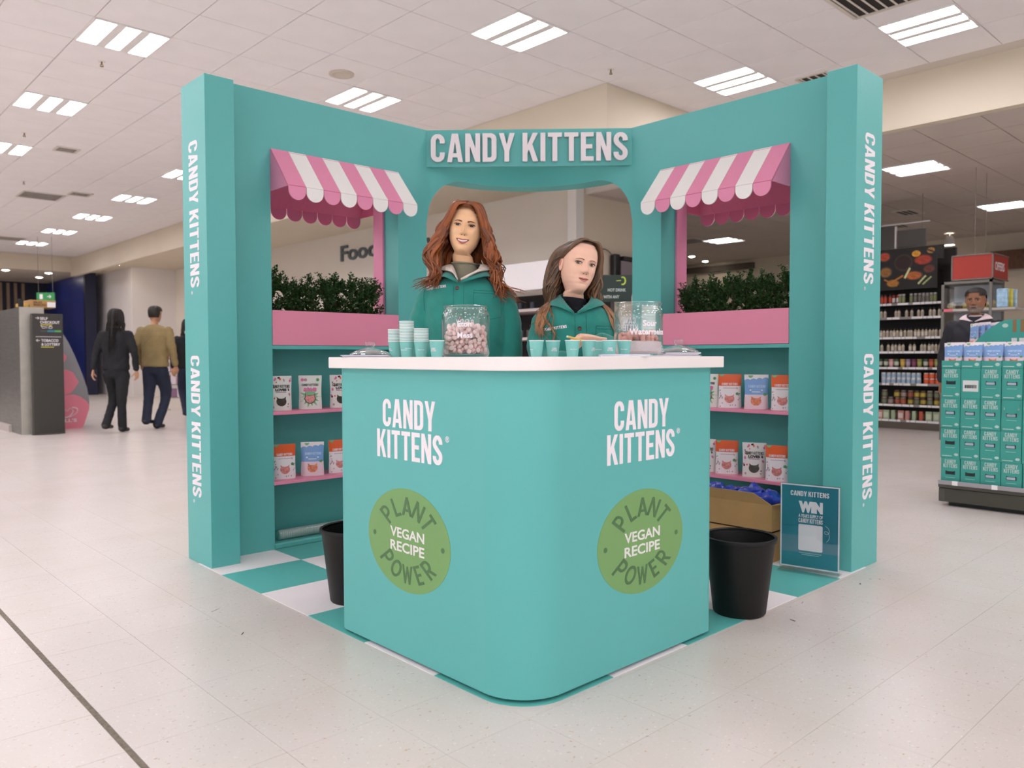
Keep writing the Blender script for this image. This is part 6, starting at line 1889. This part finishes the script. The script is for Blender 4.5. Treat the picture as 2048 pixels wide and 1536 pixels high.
for (y0, z0, y1, z1, c, r) in ((.40, 2.12, .33, 2.26, '#d9d9a0', .014), (.62, 2.05, .42, 2.16, '#c07a30', .012), (.22, 2.03, .12, 2.14, '#c9cf9a', .012), (.16, 2.02, .05, 2.12, '#a8b878', .011), (.68, 2.12, .5, 2.02, '#b0702c', .011), (.12, 2.5, -.06, 2.42, '#2a2420', .01)):
    b = MB(); b.tube([(GX - .033, y0, z0), (GX - .033, y1, z1)], r, 8, flat=.2, side=(0, 1, 0)); b.build('printed_stalk', mat('pic_' + c.strip('#'), c, .5), e)
e = empty('aisle_header', (GX, .7, 2.56), 'dark grey aisle header panels above the food picture', 'sign')
for y0, y1, z1 in ((.15, .53, 2.80), (.56, 1.3, 2.88)): MB().box(GX + .02, y0, 2.56, GX + .05, y1, z1).build('header_panel', mat('header_grey', '#4d4a46', .5), e)
MB().box(GX, .535, 2.50, GX + .03, .555, 2.86).build('upright', M_rail, e); MB().box(GX + .02, .1, 2.885, GX + .05, 1.3, 2.90).build('top_rail', M_rail, e)
for y in (.2, .9): MB().tube([(GX + .035, y, 2.8), (GX + .035, y, LOWR)], .003, 6).build('wire', M_grey, e)
# end display with snack bags and red offers box on top
EX = 6.6
e = empty('end_display', (EX + .2, -.75, 0), 'grey metal end-of-aisle display with snack bags behind the bearded man', 'shelving')
for x, y in ((EX, -1.02), (EX, -.5), (EX + .45, -1.02), (EX + .45, -.5)): MB().box(x, y, 0, x + .03, y + .03, 1.93).build('post', M_grey, e)
for z in (1.60, 1.27, .9, .5, .12):
    MB().box(EX + .0, -1.0, z - .03, EX + .45, -.48, z).build('shelf', mat('rail_light', '#b9b3ad', .5), e)
    MB().box(EX - .006, -.60, z - .033, EX - .001, -.5, z + .002).build('price_ticket', mat('ticket_pink', '#d9707a', .5), e)
MB().box(EX + .43, -1.0, .0, EX + .445, -.48, 1.9).build('back_panel', mat('pale_panel', '#8f9396', .5), e); MB().box(EX, -1.02, 1.9, EX + .48, -.47, 1.93).build('top_frame', M_grey, e)
MB().box(EX + .1, -.99, 1.64, EX + .105, -.49, 1.88).build('glass_pane', glass('display_glass', (.9, .93, .95, 1), 1, .05, .5), e)
random.seed(14)
for k in range(7):
    mb = MB(); mb.ball((0, 0, 0), .055, 14, 10, sc=(.8, 1, .85))
    for v in mb.v: v += v.normalized() * .02 * noise.noise(v * 30 + Vector((k * 5, 0, 0)))
    o = mb.build('snack_bag', mat(('bag_cream', 'bag_brown', 'bag_yellow')[k % 3], ('#cfc39a', '#6f5a4a', '#c9b45e')[k % 3], .4, var=.3, scale=40), None, origin=(0, 0, -.046)); o.location = (EX + .22, -.53 - k * .074, 1.6015)
    tag(o, 'crumpled snack bag on the end display behind the man, %s from the left' % order[k], 'snack bag', 'snack bags on the end display')
e = empty('offers_sign', (EX + .3, -.8, 1.95), 'red offers box sign above the end display', 'sign')
M_red = mat('offers_red', '#a83226', .5)
MB().box(EX, -1.022, 1.945, EX + .6, -.585, 2.236).build('box', M_red, e)
b = MB()
for (y0, z0, y1, z1) in ((-1.03, 1.938, -.577, 1.952), (-1.03, 2.228, -.577, 2.242)): b.box(EX - .006, y0, z0, EX + .006, y1, z1); b.box(EX - .006, -1.03, z0, EX + .606, -1.016, z1)
b.box(EX - .006, -1.03, 1.94, EX + .008, -1.016, 2.24); b.box(EX - .006, -.59, 1.94, EX + .008, -.577, 2.24)
b.build('frame', M_grey, e)
put_text(font_mesh('OFFERS', .001, .02), (EX + .27, -1.022, 2.095), (1, 0, 0), (0, 0, 1), M_print, e, w=.36, h=.10)
for x, y in ((EX + .1, -.8), (EX + .5, -.8)): MB().tube([(x, y, 2.23), (x, y, LOWR)], .003, 6).build('wire', M_grey, e)
MB().box(EX + .0, -1.26, 1.57, EX + .4, -1.021, 1.595).build('side_shelf', mat('rail_light', '#b9b3ad', .5), bpy.data.objects['end_display'])
for k in range(3):
    o = MB().box(-.005, -.06, 0, .03, .06, .22).build('hanging_pack', mat('pack_%d' % k, ('#9fc3dd', '#d9cf5a', '#b3d0e2')[k], .35, var=.3, scale=25), None, bevel=.01, origin=(0, 0, 0)); o.location = (EX + .02 + k * .1, -1.12 - k * .02, 1.596)
    tag(o, ('pale blue hanging pack at the right end of the end display', 'yellow hanging pack at the right end of the end display', 'light blue hanging pack beside the yellow one')[k], 'pack')
# far right trims
o = MB().box(12.70, 5.6, 3.06, 12.8, 8.7, 3.2).build('trim_2', mat('dark_trim', '#5b5048', .7)); o['kind'] = 'structure'
o = MB().box(12.6, -3.5, 2.62, 12.8, .7, 2.95).build('trim_3', mat('brown_trim', '#6b4a38', .7, var=.3, scale=9, stretch=(1, 6, 1))); o['kind'] = 'structure'

# ================================================================== right: carton display
M_ct = mat('carton_teal', '#3f9e92', .5, var=.03, scale=6); M_ctp = mat('carton_print', '#b9d2cb', .5); M_slot = mat('slot_dark', '#1f2b2c', .6); M_slp = mat('slot_pouch', '#aab6c4', .4, var=.15, scale=30)
e = empty('display_plinth', (2.4, -2.7, 0), 'dark grey display plinth with a price rail under the turquoise cartons', 'plinth')
M_plin = mat('plinth_grey', '#55524a', .5, metal=.2)
MB().box(2.0, -3.5, .03, 2.85, -2.0, .125).build('plinth_body', M_plin, e, bevel=.004); MB().box(2.05, -3.45, 0, 2.8, -2.05, .03).build('foot', M_black, e)
MB().box(1.992, -3.5, .128, 2.012, -2.0, .158).build('lip', M_plin, e)
rl = MB().box(1.985, -3.5, .15, 1.995, -2.0, .178).build('price_rail', mat('rail_silver', '#a49fa2', .4), e)
for y in (-2.09, -2.33, -2.55): MB().box(1.982, y - .035, .15, 1.9845, y, .18).build('price_ticket', mat('price_ticket', '#f1eeee', .5), rl)
b = MB(); b.box(1.996, -3.45, .04, 1.9995, -2.04, .118); b.build('front_panel', mat('plinth_panel', '#4a473f', .5, metal=.2), e)
CW, CHH, CD = .119, .2055, .2
def make_carton(kind):
    c = empty('display_carton', (0, 0, 0))
    b = MB().box(-.0, -CW / 2, 0, CD, CW / 2, CHH).build('carton_body', M_ct, None, bevel=.0012, origin=(0, 0, 0)); b.parent = c
    def tx(me, y, z, w, h, m=M_ctp, name='lettering'):
        fit(me, w, h)
        for v in me.vertices: v.co = (-.0006 - v.co.z, y - v.co.x, z + v.co.y)
        attach(name, me, m, c)
    def plate(y, z, w, h, m, name, lift=.0005):
        o = MB().box(-lift - .0004, y - w / 2, z - h / 2, -.0001, y + w / 2, z + h / 2).build(name, m, None, origin=(0, 0, 0)); o.parent = c
    if kind == 'label':
        plate(0, .085, .095, .075, mat('carton_label', '#d9dcda', .6), 'label')
        b = MB(); random.seed(1); y = -.036
        while y < .036:
            w = random.choice((.0012, .002, .003)); b.box(-.0014, y, .07, -.0009, y + w, .092); y += w + random.choice((.001, .002))
        o = b.build('barcode', M_blk, None, origin=(0, 0, 0)); o.parent = c; o['kind'] = 'stuff'
    else:
        tx(block_mesh(['CANDY', 'KITTENS'], .0003), 0, .168, .088, .056)
        s = [(-.03, -.012), (.03, -.012), (.03, .012), (.024, .0145), (.02, .010), (-.02, .010), (-.024, .0145), (-.03, .012)]
        b = MB(); b.prism([(-.0004, y, .105 + z) for y, z in s], (-.0004, 0, 0)); o = b.build('slot', M_slot, None, origin=(0, 0, 0)); o.parent = c
        if kind != 'dark': plate(.002, .104, .05, .016, M_slp, 'slot_pouch', .0012)
        plate(0, .072, .058, .0022, M_ctp, 'small_print'); plate(.018, .014, .062, .005, M_ctp, 'small_print')
        b = MB(); b.prism([(-.0003, -.04 + .013 * math.cos(2 * PI * i / 16), .026 + .009 * math.sin(2 * PI * i / 16)) for i in range(16)], (-.0005, 0, 0)); o = b.build('emblem', M_ctp, None, origin=(0, 0, 0)); o.parent = c
        if kind == 'torn':
            b = MB(); b.prism([(-.001, -.054, .204), (-.001, .054, .204), (-.001, .03, .12), (-.001, .0, .108), (-.001, -.03, .12)], (-.0015, 0, 0)); o = b.build('torn_flap', M_ct, None, origin=(0, 0, 0)); o.parent = c; o.location = (-.004, 0, 0)
    return c
CT_ = {k: make_carton(k) for k in ('plain', 'dark', 'label', 'torn')}
ct_used = set()
cw = ('bottom', 'second', 'third', 'top')
cn = ('leftmost', 'second', 'third', 'fourth', 'fifth', 'sixth')
for r_ in range(4):
    for q in range(6):
        kind = 'label' if (r_, q) in ((3, 1), (3, 5)) else 'torn' if (r_, q) == (2, 3) else 'dark' if (r_, q) in ((3, 0), (1, 0), (0, 0), (0, 1)) else 'plain'
        c = CT_[kind] if kind not in ct_used else copy_tree(CT_[kind]); ct_used.add(kind)
        c.location = (2.014 + random.uniform(0, .004), -2.0 - .062 - q * .1225 - (.006 if r_ == 0 else 0) + random.uniform(-.001, .001), .126 + r_ * .2065)
        tag(c, 'turquoise display carton, %s row, %s from the left%s' % (cw[r_], cn[q], {'label': ', with a white barcode label', 'torn': ', with a torn flap', 'dark': ', with a dark empty slot', 'plain': ''}[kind]), 'carton', 'cartons in the display stack')
# open trays of pouches on top
tz = .126 + 4 * .2065
tr = empty('pouch_tray', (0, 0, 0))
MB().box(0, -CW / 2, 0, .002, CW / 2, .048).box(.002, -CW / 2, 0, .18, CW / 2, .002).box(.002, -CW / 2, .002, .18, -CW / 2 + .002, .05).box(.002, CW / 2 - .002, .002, .18, CW / 2, .05).box(.178, -CW / 2 + .002, .002, .18, CW / 2 - .002, .1).build('tray_body', M_ct, None, origin=(0, 0, 0)).parent = tr
b = MB(); b.prism([(-.0003, -.036 + .014 * math.cos(2 * PI * i / 16), .024 + .011 * math.sin(2 * PI * i / 16)) for i in range(16)], (-.0005, 0, 0)); b.build('emblem', M_ctp, None, origin=(0, 0, 0)).parent = tr
MB().box(-.0008, -.01, .008, -.0001, .052, .014).build('small_print', M_ctp, None, origin=(0, 0, 0)).parent = tr
for q in range(6):
    t_ = tr if q == 0 else copy_tree(tr)
    y = -2.062 - q * .1225; t_.location = (2.016, y, tz + .0005); tag(t_, 'open turquoise tray on the carton stack, %s from the left' % cn[q], 'tray', 'open trays on the carton stack')
    pouch('blue', (2.055, y, tz + .003), -PI / 2, 'sky-blue pouch in the front of the %s open tray' % cn[q], 'blue pouches in the open trays', .88)
    pouch('blue', (2.10, y - .003, tz + .003), -PI / 2, 'sky-blue pouch behind the front one in the %s tray' % cn[q], 'blue pouches in the open trays', .9)
# upper slanted display box with pouches standing edge-on
ux, uz = 2.20, tz + .0005
e = empty('slanted_display_box', (ux + .1, -2.3, uz), 'larger turquoise display box with a slanted printed side on top of the stack', 'display box')
side_ = [(-2.085, .06), (-2.52, .06), (-2.52, .325), (-2.35, .325), (-2.30, .31), (-2.22, .25), (-2.14, .165), (-2.085, .13)]
for xx in (ux, ux + .15): MB().prism([(xx, y, uz + z) for y, z in side_], (.004, 0, 0)).build('side_panel', M_ct, e)
MB().box(ux + .004, -2.52, uz + .06, ux + .15, -2.085, uz + .066).build('base', M_ct, e); MB().box(ux + .004, -2.52, uz + .066, ux + .15, -2.515, uz + .3).build('end_panel', M_ct, e)
MB().box(ux + .006, -2.51, uz + .067, ux + .148, -2.09, uz + .125).build('inner_riser', mat('riser_teal', '#37897f', .6), e)
MB().box(ux + .0, -2.5, uz, ux + .17, -2.1, uz + .06).build('riser', mat('riser_teal', '#37897f', .6), e)
me = fit(block_mesh(['CANDY KITTENS'], .0004), .13, .022)
for v in me.vertices: v.co = (ux - .0006 - v.co.z, -2.235 - v.co.x, uz + .135 + v.co.y)
o = attach('lettering', me, M_ctp, None); o.parent = e; o.matrix_parent_inverse = parent_world(e).inverted()
b = MB(); b.prism([(ux - .0003, -2.335 + .018 * math.cos(2 * PI * i / 16), uz + .285 + .014 * math.sin(2 * PI * i / 16)) for i in range(16)], (-.0006, 0, 0)); b.build('emblem', M_ctp, e)
for y in (-2.385, -2.43, -2.48):
    MB().box(ux - .0008, y - .016, uz + .24, ux - .0002, y + .006, uz + .322).build('brown_window', mat('kraft_strip', '#8a6a44', .6), e)
    lb = MB().box(ux - .0010, y - .02, uz + .13, ux - .0003, y + .012, uz + .20).build('barcode_label', mat('carton_label', '#d9dcda', .6), e)
    MB().box(ux - .0014, y - .014, uz + .15, ux - .0010, y + .006, uz + .175).build('barcode', M_slot, lb)
for k in range(8):
    pouch('blue', (ux + .075, -2.125 - k * .034, uz + .126), -2.45 + .07 * (k % 3), 'sky-blue pouch standing edge-on in the slanted display box, %s from the left' % order[k], 'pouches in the slanted box', .95 + .02 * (k % 3))

# ================================================================== left: checkout end
e = empty('checkout_cabinet', (-1.18, 9.6, 0), 'brushed steel checkout cabinet at the left edge', 'cabinet')
M_steel = mat('brushed_steel', '#8a8a84', .38, metal=.75, var=.12, scale=4, stretch=(1, 1, 8)); M_steel2 = mat('steel_end', '#b0aca2', .4, metal=.5, var=.1, scale=5)
MB().box(-1.41, 8.33, .0, -1.12, 10.9, 1.715).build('cabinet_body', M_steel, e); MB().box(-1.412, 8.30, 0, -1.12, 8.33, 1.72).build('end_panel', M_steel2, e); MB().box(-1.45, 8.9, .0, -1.411, 10.9, .1).build('plinth', mat('plinth_pale', '#b5aca6', .6), e)
e = empty('direction_sign', (-1.12, 8.2, 0), 'tall dark self checkout direction sign beside the steel cabinet', 'sign')
MB().box(-1.30, 8.14, .0, -.93, 8.24, 1.63).build('panel', mat('sign_charcoal', '#37342f', .5), e, bevel=.004)
MB().lathe([(.2, 0), (.2, .012), (.19, .015)], 32, (-1.12, 8.19, 0), sy=.5).build('foot_plate', mat('sign_charcoal', '#37342f', .5), e)
SY = 8.139
def stx(t_, x0, z, w, h, m=M_print, bold=.02): put_text(font_mesh(t_, .001, bold), (x0 + w / 2, SY, z), (1, 0, 0), (0, 0, 1), m, e, w, h)
M_yel = mat('sign_yellow', '#c9c040', .6)
stx('SELF', -1.205, 1.565, .09, .036); stx('CHECKOUT', -1.205, 1.515, .235, .036); stx('TOBACCO', -1.195, 1.27, .205, .036); stx('& LOTTERY', -1.195, 1.218, .225, .036)
b = MB()
for z, w in ((1.475, .14), (1.175, .155)): b.box(-1.2, SY - .001, z, -1.2 + w, SY, z + .012)
b.build('yellow_line', M_yel, e)
MB().box(-1.26, SY - .001, 1.318, -.955, SY, 1.323).build('rule', M_print, e)
for x, w, c in ((-1.2, .075, '#4a4a48'), (-1.12, .08, '#2a7f93'), (-1.035, .08, '#4f9f5a')): MB().box(x, SY - .001, 1.385, x + w, SY, 1.41).build('chip', mat('chip_' + c[1:], c, .6), e)
def arrow(x, z, d, l, parent, m, y=SY, t=.006):
    b = MB(); b.box(x - l / 2, y - .001, z - t / 2, x + l / 2, y, z + t / 2)
    for s in (-1, 1): b.prism([(x + d * l / 2, y, z), (x + d * (l / 2 - .02 * l / .05), y, z + s * .02 * l / .05), (x + d * (l / 2 - .028 * l / .05), y, z + s * .02 * l / .05), (x + d * (l / 2 - .01 * l / .05), y, z)], (0, -.001, 0))
    b.build('arrow', m, parent)
arrow(-1.235, 1.57, 1, .045, e, M_print); arrow(-1.235, 1.27, -1, .045, e, M_print)
b = MB(); b.tube([(-1.2, SY - .003, 1.47), (-1.19, SY - .003, 1.465), (-1.18, SY - .003, 1.435), (-1.145, SY - .003, 1.435), (-1.14, SY - .003, 1.458), (-1.185, SY - .003, 1.458)], .003, 5); b.tube([(-1.125, SY - .003, 1.47), (-1.125, SY - .003, 1.43)], .002, 5); b.tube([(-1.105, SY - .003, 1.455), (-1.1, SY - .003, 1.432), (-1.065, SY - .003, 1.432), (-1.06, SY - .003, 1.455), (-1.105, SY - .003, 1.455)], .003, 5); b.tube([(-1.1, SY - .003, 1.455), (-1.083, SY - .003, 1.472), (-1.066, SY - .003, 1.455)], .003, 5)
b.build('trolley_icon', M_print, e)
# ice cream freezer
e = empty('ice_cream_freezer', (-.75, 9.1, 0), 'grey and pink sail-shaped ice cream freezer behind the direction sign', 'freezer')
fpt = lambda zx, zy: (-.775 + (zx / 4.8 - 122) * .00634, 1.0365 - (560 + zy / 4.8 - 713.7) / 1586 * 11.55)
outline = [(-1.1, .04), (-1.1, 1.55), (-.92, 1.56)] + [fpt(*q) for q in ((590, 480), (660, 590), (730, 740), (790, 890), (835, 1020), (855, 1130), (857, 1200), (850, 1250), (800, 1390), (775, 1425))]
fb = MB(); fb.prism([(x, 8.9, z) for x, z in outline], (0, .6, 0)); fb.build('freezer_body', mat('freezer_grey', '#98989b', .45), e)
M_fp = mat('freezer_pink', '#ee8b9c', .45)
for poly in (((585, 665), (640, 725), (630, 755), (585, 810), (300, 810), (300, 665)), ((585, 850), (640, 852), (700, 880), (755, 975), (700, 1050), (665, 1082), (585, 1100), (300, 1100), (300, 850)), ((585, 1100), (700, 1090), (770, 1115), (830, 1160), (857, 1200), (850, 1250), (800, 1390), (775, 1424), (300, 1424), (300, 1100))):
    b = MB(); b.prism([(fpt(*q)[0] if q[0] != 300 else -1.095, 8.899, fpt(*q)[1]) for q in poly], (0, -.004, 0)); b.build('pink_swirl', M_fp, e)
def hp(zx, zy): x, z = fpt(zx, zy); return (x, 8.893, z)
b = MB(); b.tube(catmull([hp(590, 1290), hp(620, 1310), (hp(665, 1290)), hp(690, 1250), hp(660, 1225), hp(632, 1250), hp(605, 1230), hp(570, 1235), hp(560, 1260), hp(600, 1290)], 40), .008, 6, flat=.4); b.tube(catmull([hp(680, 1215), hp(725, 1225), hp(735, 1250), hp(700, 1290), hp(650, 1310)], 20), .009, 6, flat=.4)
b.build('heart_logo', M_print, e)
x_, z_ = fpt(620, 1340); put_text(font_mesh("WALL'S", .001, .03), (x_ - .03, 8.893, z_), (1, 0, 0), (0, 0, 1), M_print, e, w=.34, h=.05)
MB().box(-1.0, 8.95, .0, -.52, 9.4, .04).build('castor_base', M_black, e)
# kraft box of snacks on the cabinet
e = empty('snack_box', (-1.12, 8.5, 1.7205), 'brown fruit snacks box on top of the steel cabinet', 'box')
MB().box(-1.27, 8.36, 1.7205, -.96, 8.75, 1.825).build('box_body', M_card, e, bevel=.002)
put_text(font_mesh('FRUIT\nSNACKS', .001, .03, line=.85), (-1.155, 8.36, 1.775), (1, 0, 0), (0, 0, 1), mat('kraft_print', '#5b3a22', .6), e, w=.15, h=.06)
MB().box(-1.065, 8.352, 1.73, -.965, 8.358, 1.80).build('price_card', mat('price_ticket', '#f1eeee', .5), e)
random.seed(5)
for k in range(6):
    o = MB().box(-.03, -.015, 0, .03, .015, .05).build('snack_pack', mat(('pack_gold', 'pack_black')[k == 0], ('#c9a24a', '#1d1a18')[k == 0], .4), None, bevel=.006, origin=(0, 0, 0)); o.location = (-1.375 + .06 * (k % 2), 8.38 + .07 * (k // 2), 1.7215); o.rotation_euler = (0, 0, random.uniform(-.4, .4)); o.scale = (1, 1, 2.2 if k == 0 else 1)
    tag(o, 'black snack pack standing on the cabinet left of the brown box' if k == 0 else 'small golden snack pack by the brown fruit snacks box, %s from the left' % order[k], 'snack pack', 'snack packs on the cabinet')
# blue wall, slatted wall, exit sign
M_blue = mat('blue_panel', '#27357f', .3, spec=.6, var=.1, scale=2)
o = MB().box(2.66, 20.3, 0, 2.78, 24.6, LOWL - .02).build('wall_blue', M_blue); o['kind'] = 'structure'
o = MB().box(2.58, 20.14, 0, 2.86, 20.3, LOWL - .01).build('trim_4', mat('navy_post', '#161b38', .5)); o['kind'] = 'structure'
sw_ = MB().box(-7, 24.6, 0, 2.9, 24.7, LOWL).build('wall_slatted', mat('navy_wall', '#171b33', .6)); sw_['kind'] = 'structure'
sme, so_ = MB().box(-.04, -.03, 0, .04, .03, 1.5).mesh('slat', mat('wood_slat', '#9a7f66', .6, var=.15, scale=3), origin=(0, 0, 0))
for k in range(34):
    o = bpy.data.objects.new('slat', sme); o.location = (-4.6 + k * .2, 24.569, 1.85); link(o, sw_)
c = at(95, 18.0, 2.33); e = empty('exit_sign', c, 'green running-man exit sign hanging over the checkout', 'sign', rz=TOCAM)
MB().box(-.2, -.015, 0, .2, .015, .18).build('panel', mat('exit_green', '#2f8f4e', .4), None, origin=(0, 0, 0)).parent = e
b = MB(); b.box(-.13, -.0165, .035, -.06, -.0152, .145); b.box(.04, -.0165, .083, .12, -.0152, .098)
for s in (-1, 1): b.prism([(.135, -.0165, .0905), (.10, -.0165, .0905 + s * .035), (.082, -.0165, .0905 + s * .035), (.11, -.0165, .0905)], (0, .001, 0))
o = b.build('pictogram', M_print, None, origin=(0, 0, 0)); o.parent = e; o['kind'] = 'stuff'
for x in (-.16, .16): MB().tube([(x, 0, .18), (x, 0, CEIL - 2.33)], .004, 6).build('wire', M_grey, None, origin=(0, 0, 0)).parent = e
# self checkout screen and pink rack, fire sign
c = at(109, 13.5, 0); e = empty('checkout_screen', c, 'small turquoise checkout screen on a dark post behind the freezer', 'screen', rz=TOCAM)
MB().box(-.07, -.02, .55, .07, .02, .80).build('screen', mat('screen_teal', '#4f9fb0', .3), None, origin=(0, 0, 0)).parent = e; MB().box(-.08, .0, 0, .08, .12, .54).build('post', M_dark, None, origin=(0, 0, 0)).parent = e
c = at(362, 15.5, 0); e = empty('magazine_rack', c, 'wire rack of pink packs beside the left pillar', 'rack', rz=TOCAM)
b = MB()
for x in (-.3, .3): b.tube([(x, 0, 0), (x, 0, 1.35)], .012, 8); b.tube([(x, -.22, 0), (x, 0, .02), (x, .2, 0)], .012, 8)
b.build('rack_frame', M_chrome, None, origin=(0, 0, 0)).parent = e
for z in (.25, .5, .75, 1.0, 1.25): MB().box(-.3, -.1, z, .3, .0, z + .015).build('rack_shelf', M_chrome, None, origin=(0, 0, 0)).parent = e
R_ = Matrix.Rotation(TOCAM, 3, 'Z')
for q, z in enumerate((.25, .5, .75, 1.0)):
    for k in range(5):
        o = MB().box(-.05, -.02, 0, .05, .02, .17).build('pink_pack', mat(('rack_pink', 'rack_mauve', 'rack_white')[(q + k) % 3], ('#c97f95', '#8d6a86', '#d9ccd2')[(q + k) % 3], .5), None, origin=(0, 0, 0)); o.location = c + R_ @ Vector((-.24 + .12 * k, -.05, z + .016)); o.rotation_euler = (0, 0, TOCAM)
        tag(o, 'small pack on the %s wire rack shelf by the left pillar, %s from the left' % (ORD[q], ORD[k]), 'pack', 'packs on the wire rack')
o = MB().box(3.02, 24.88, 1.85, 3.3, 24.899, 2.13).build('fire_sign', mat('fire_red', '#b8463c', .5), bevel=.004); tag(o, 'small red fire notice on the cream corridor wall', 'sign')
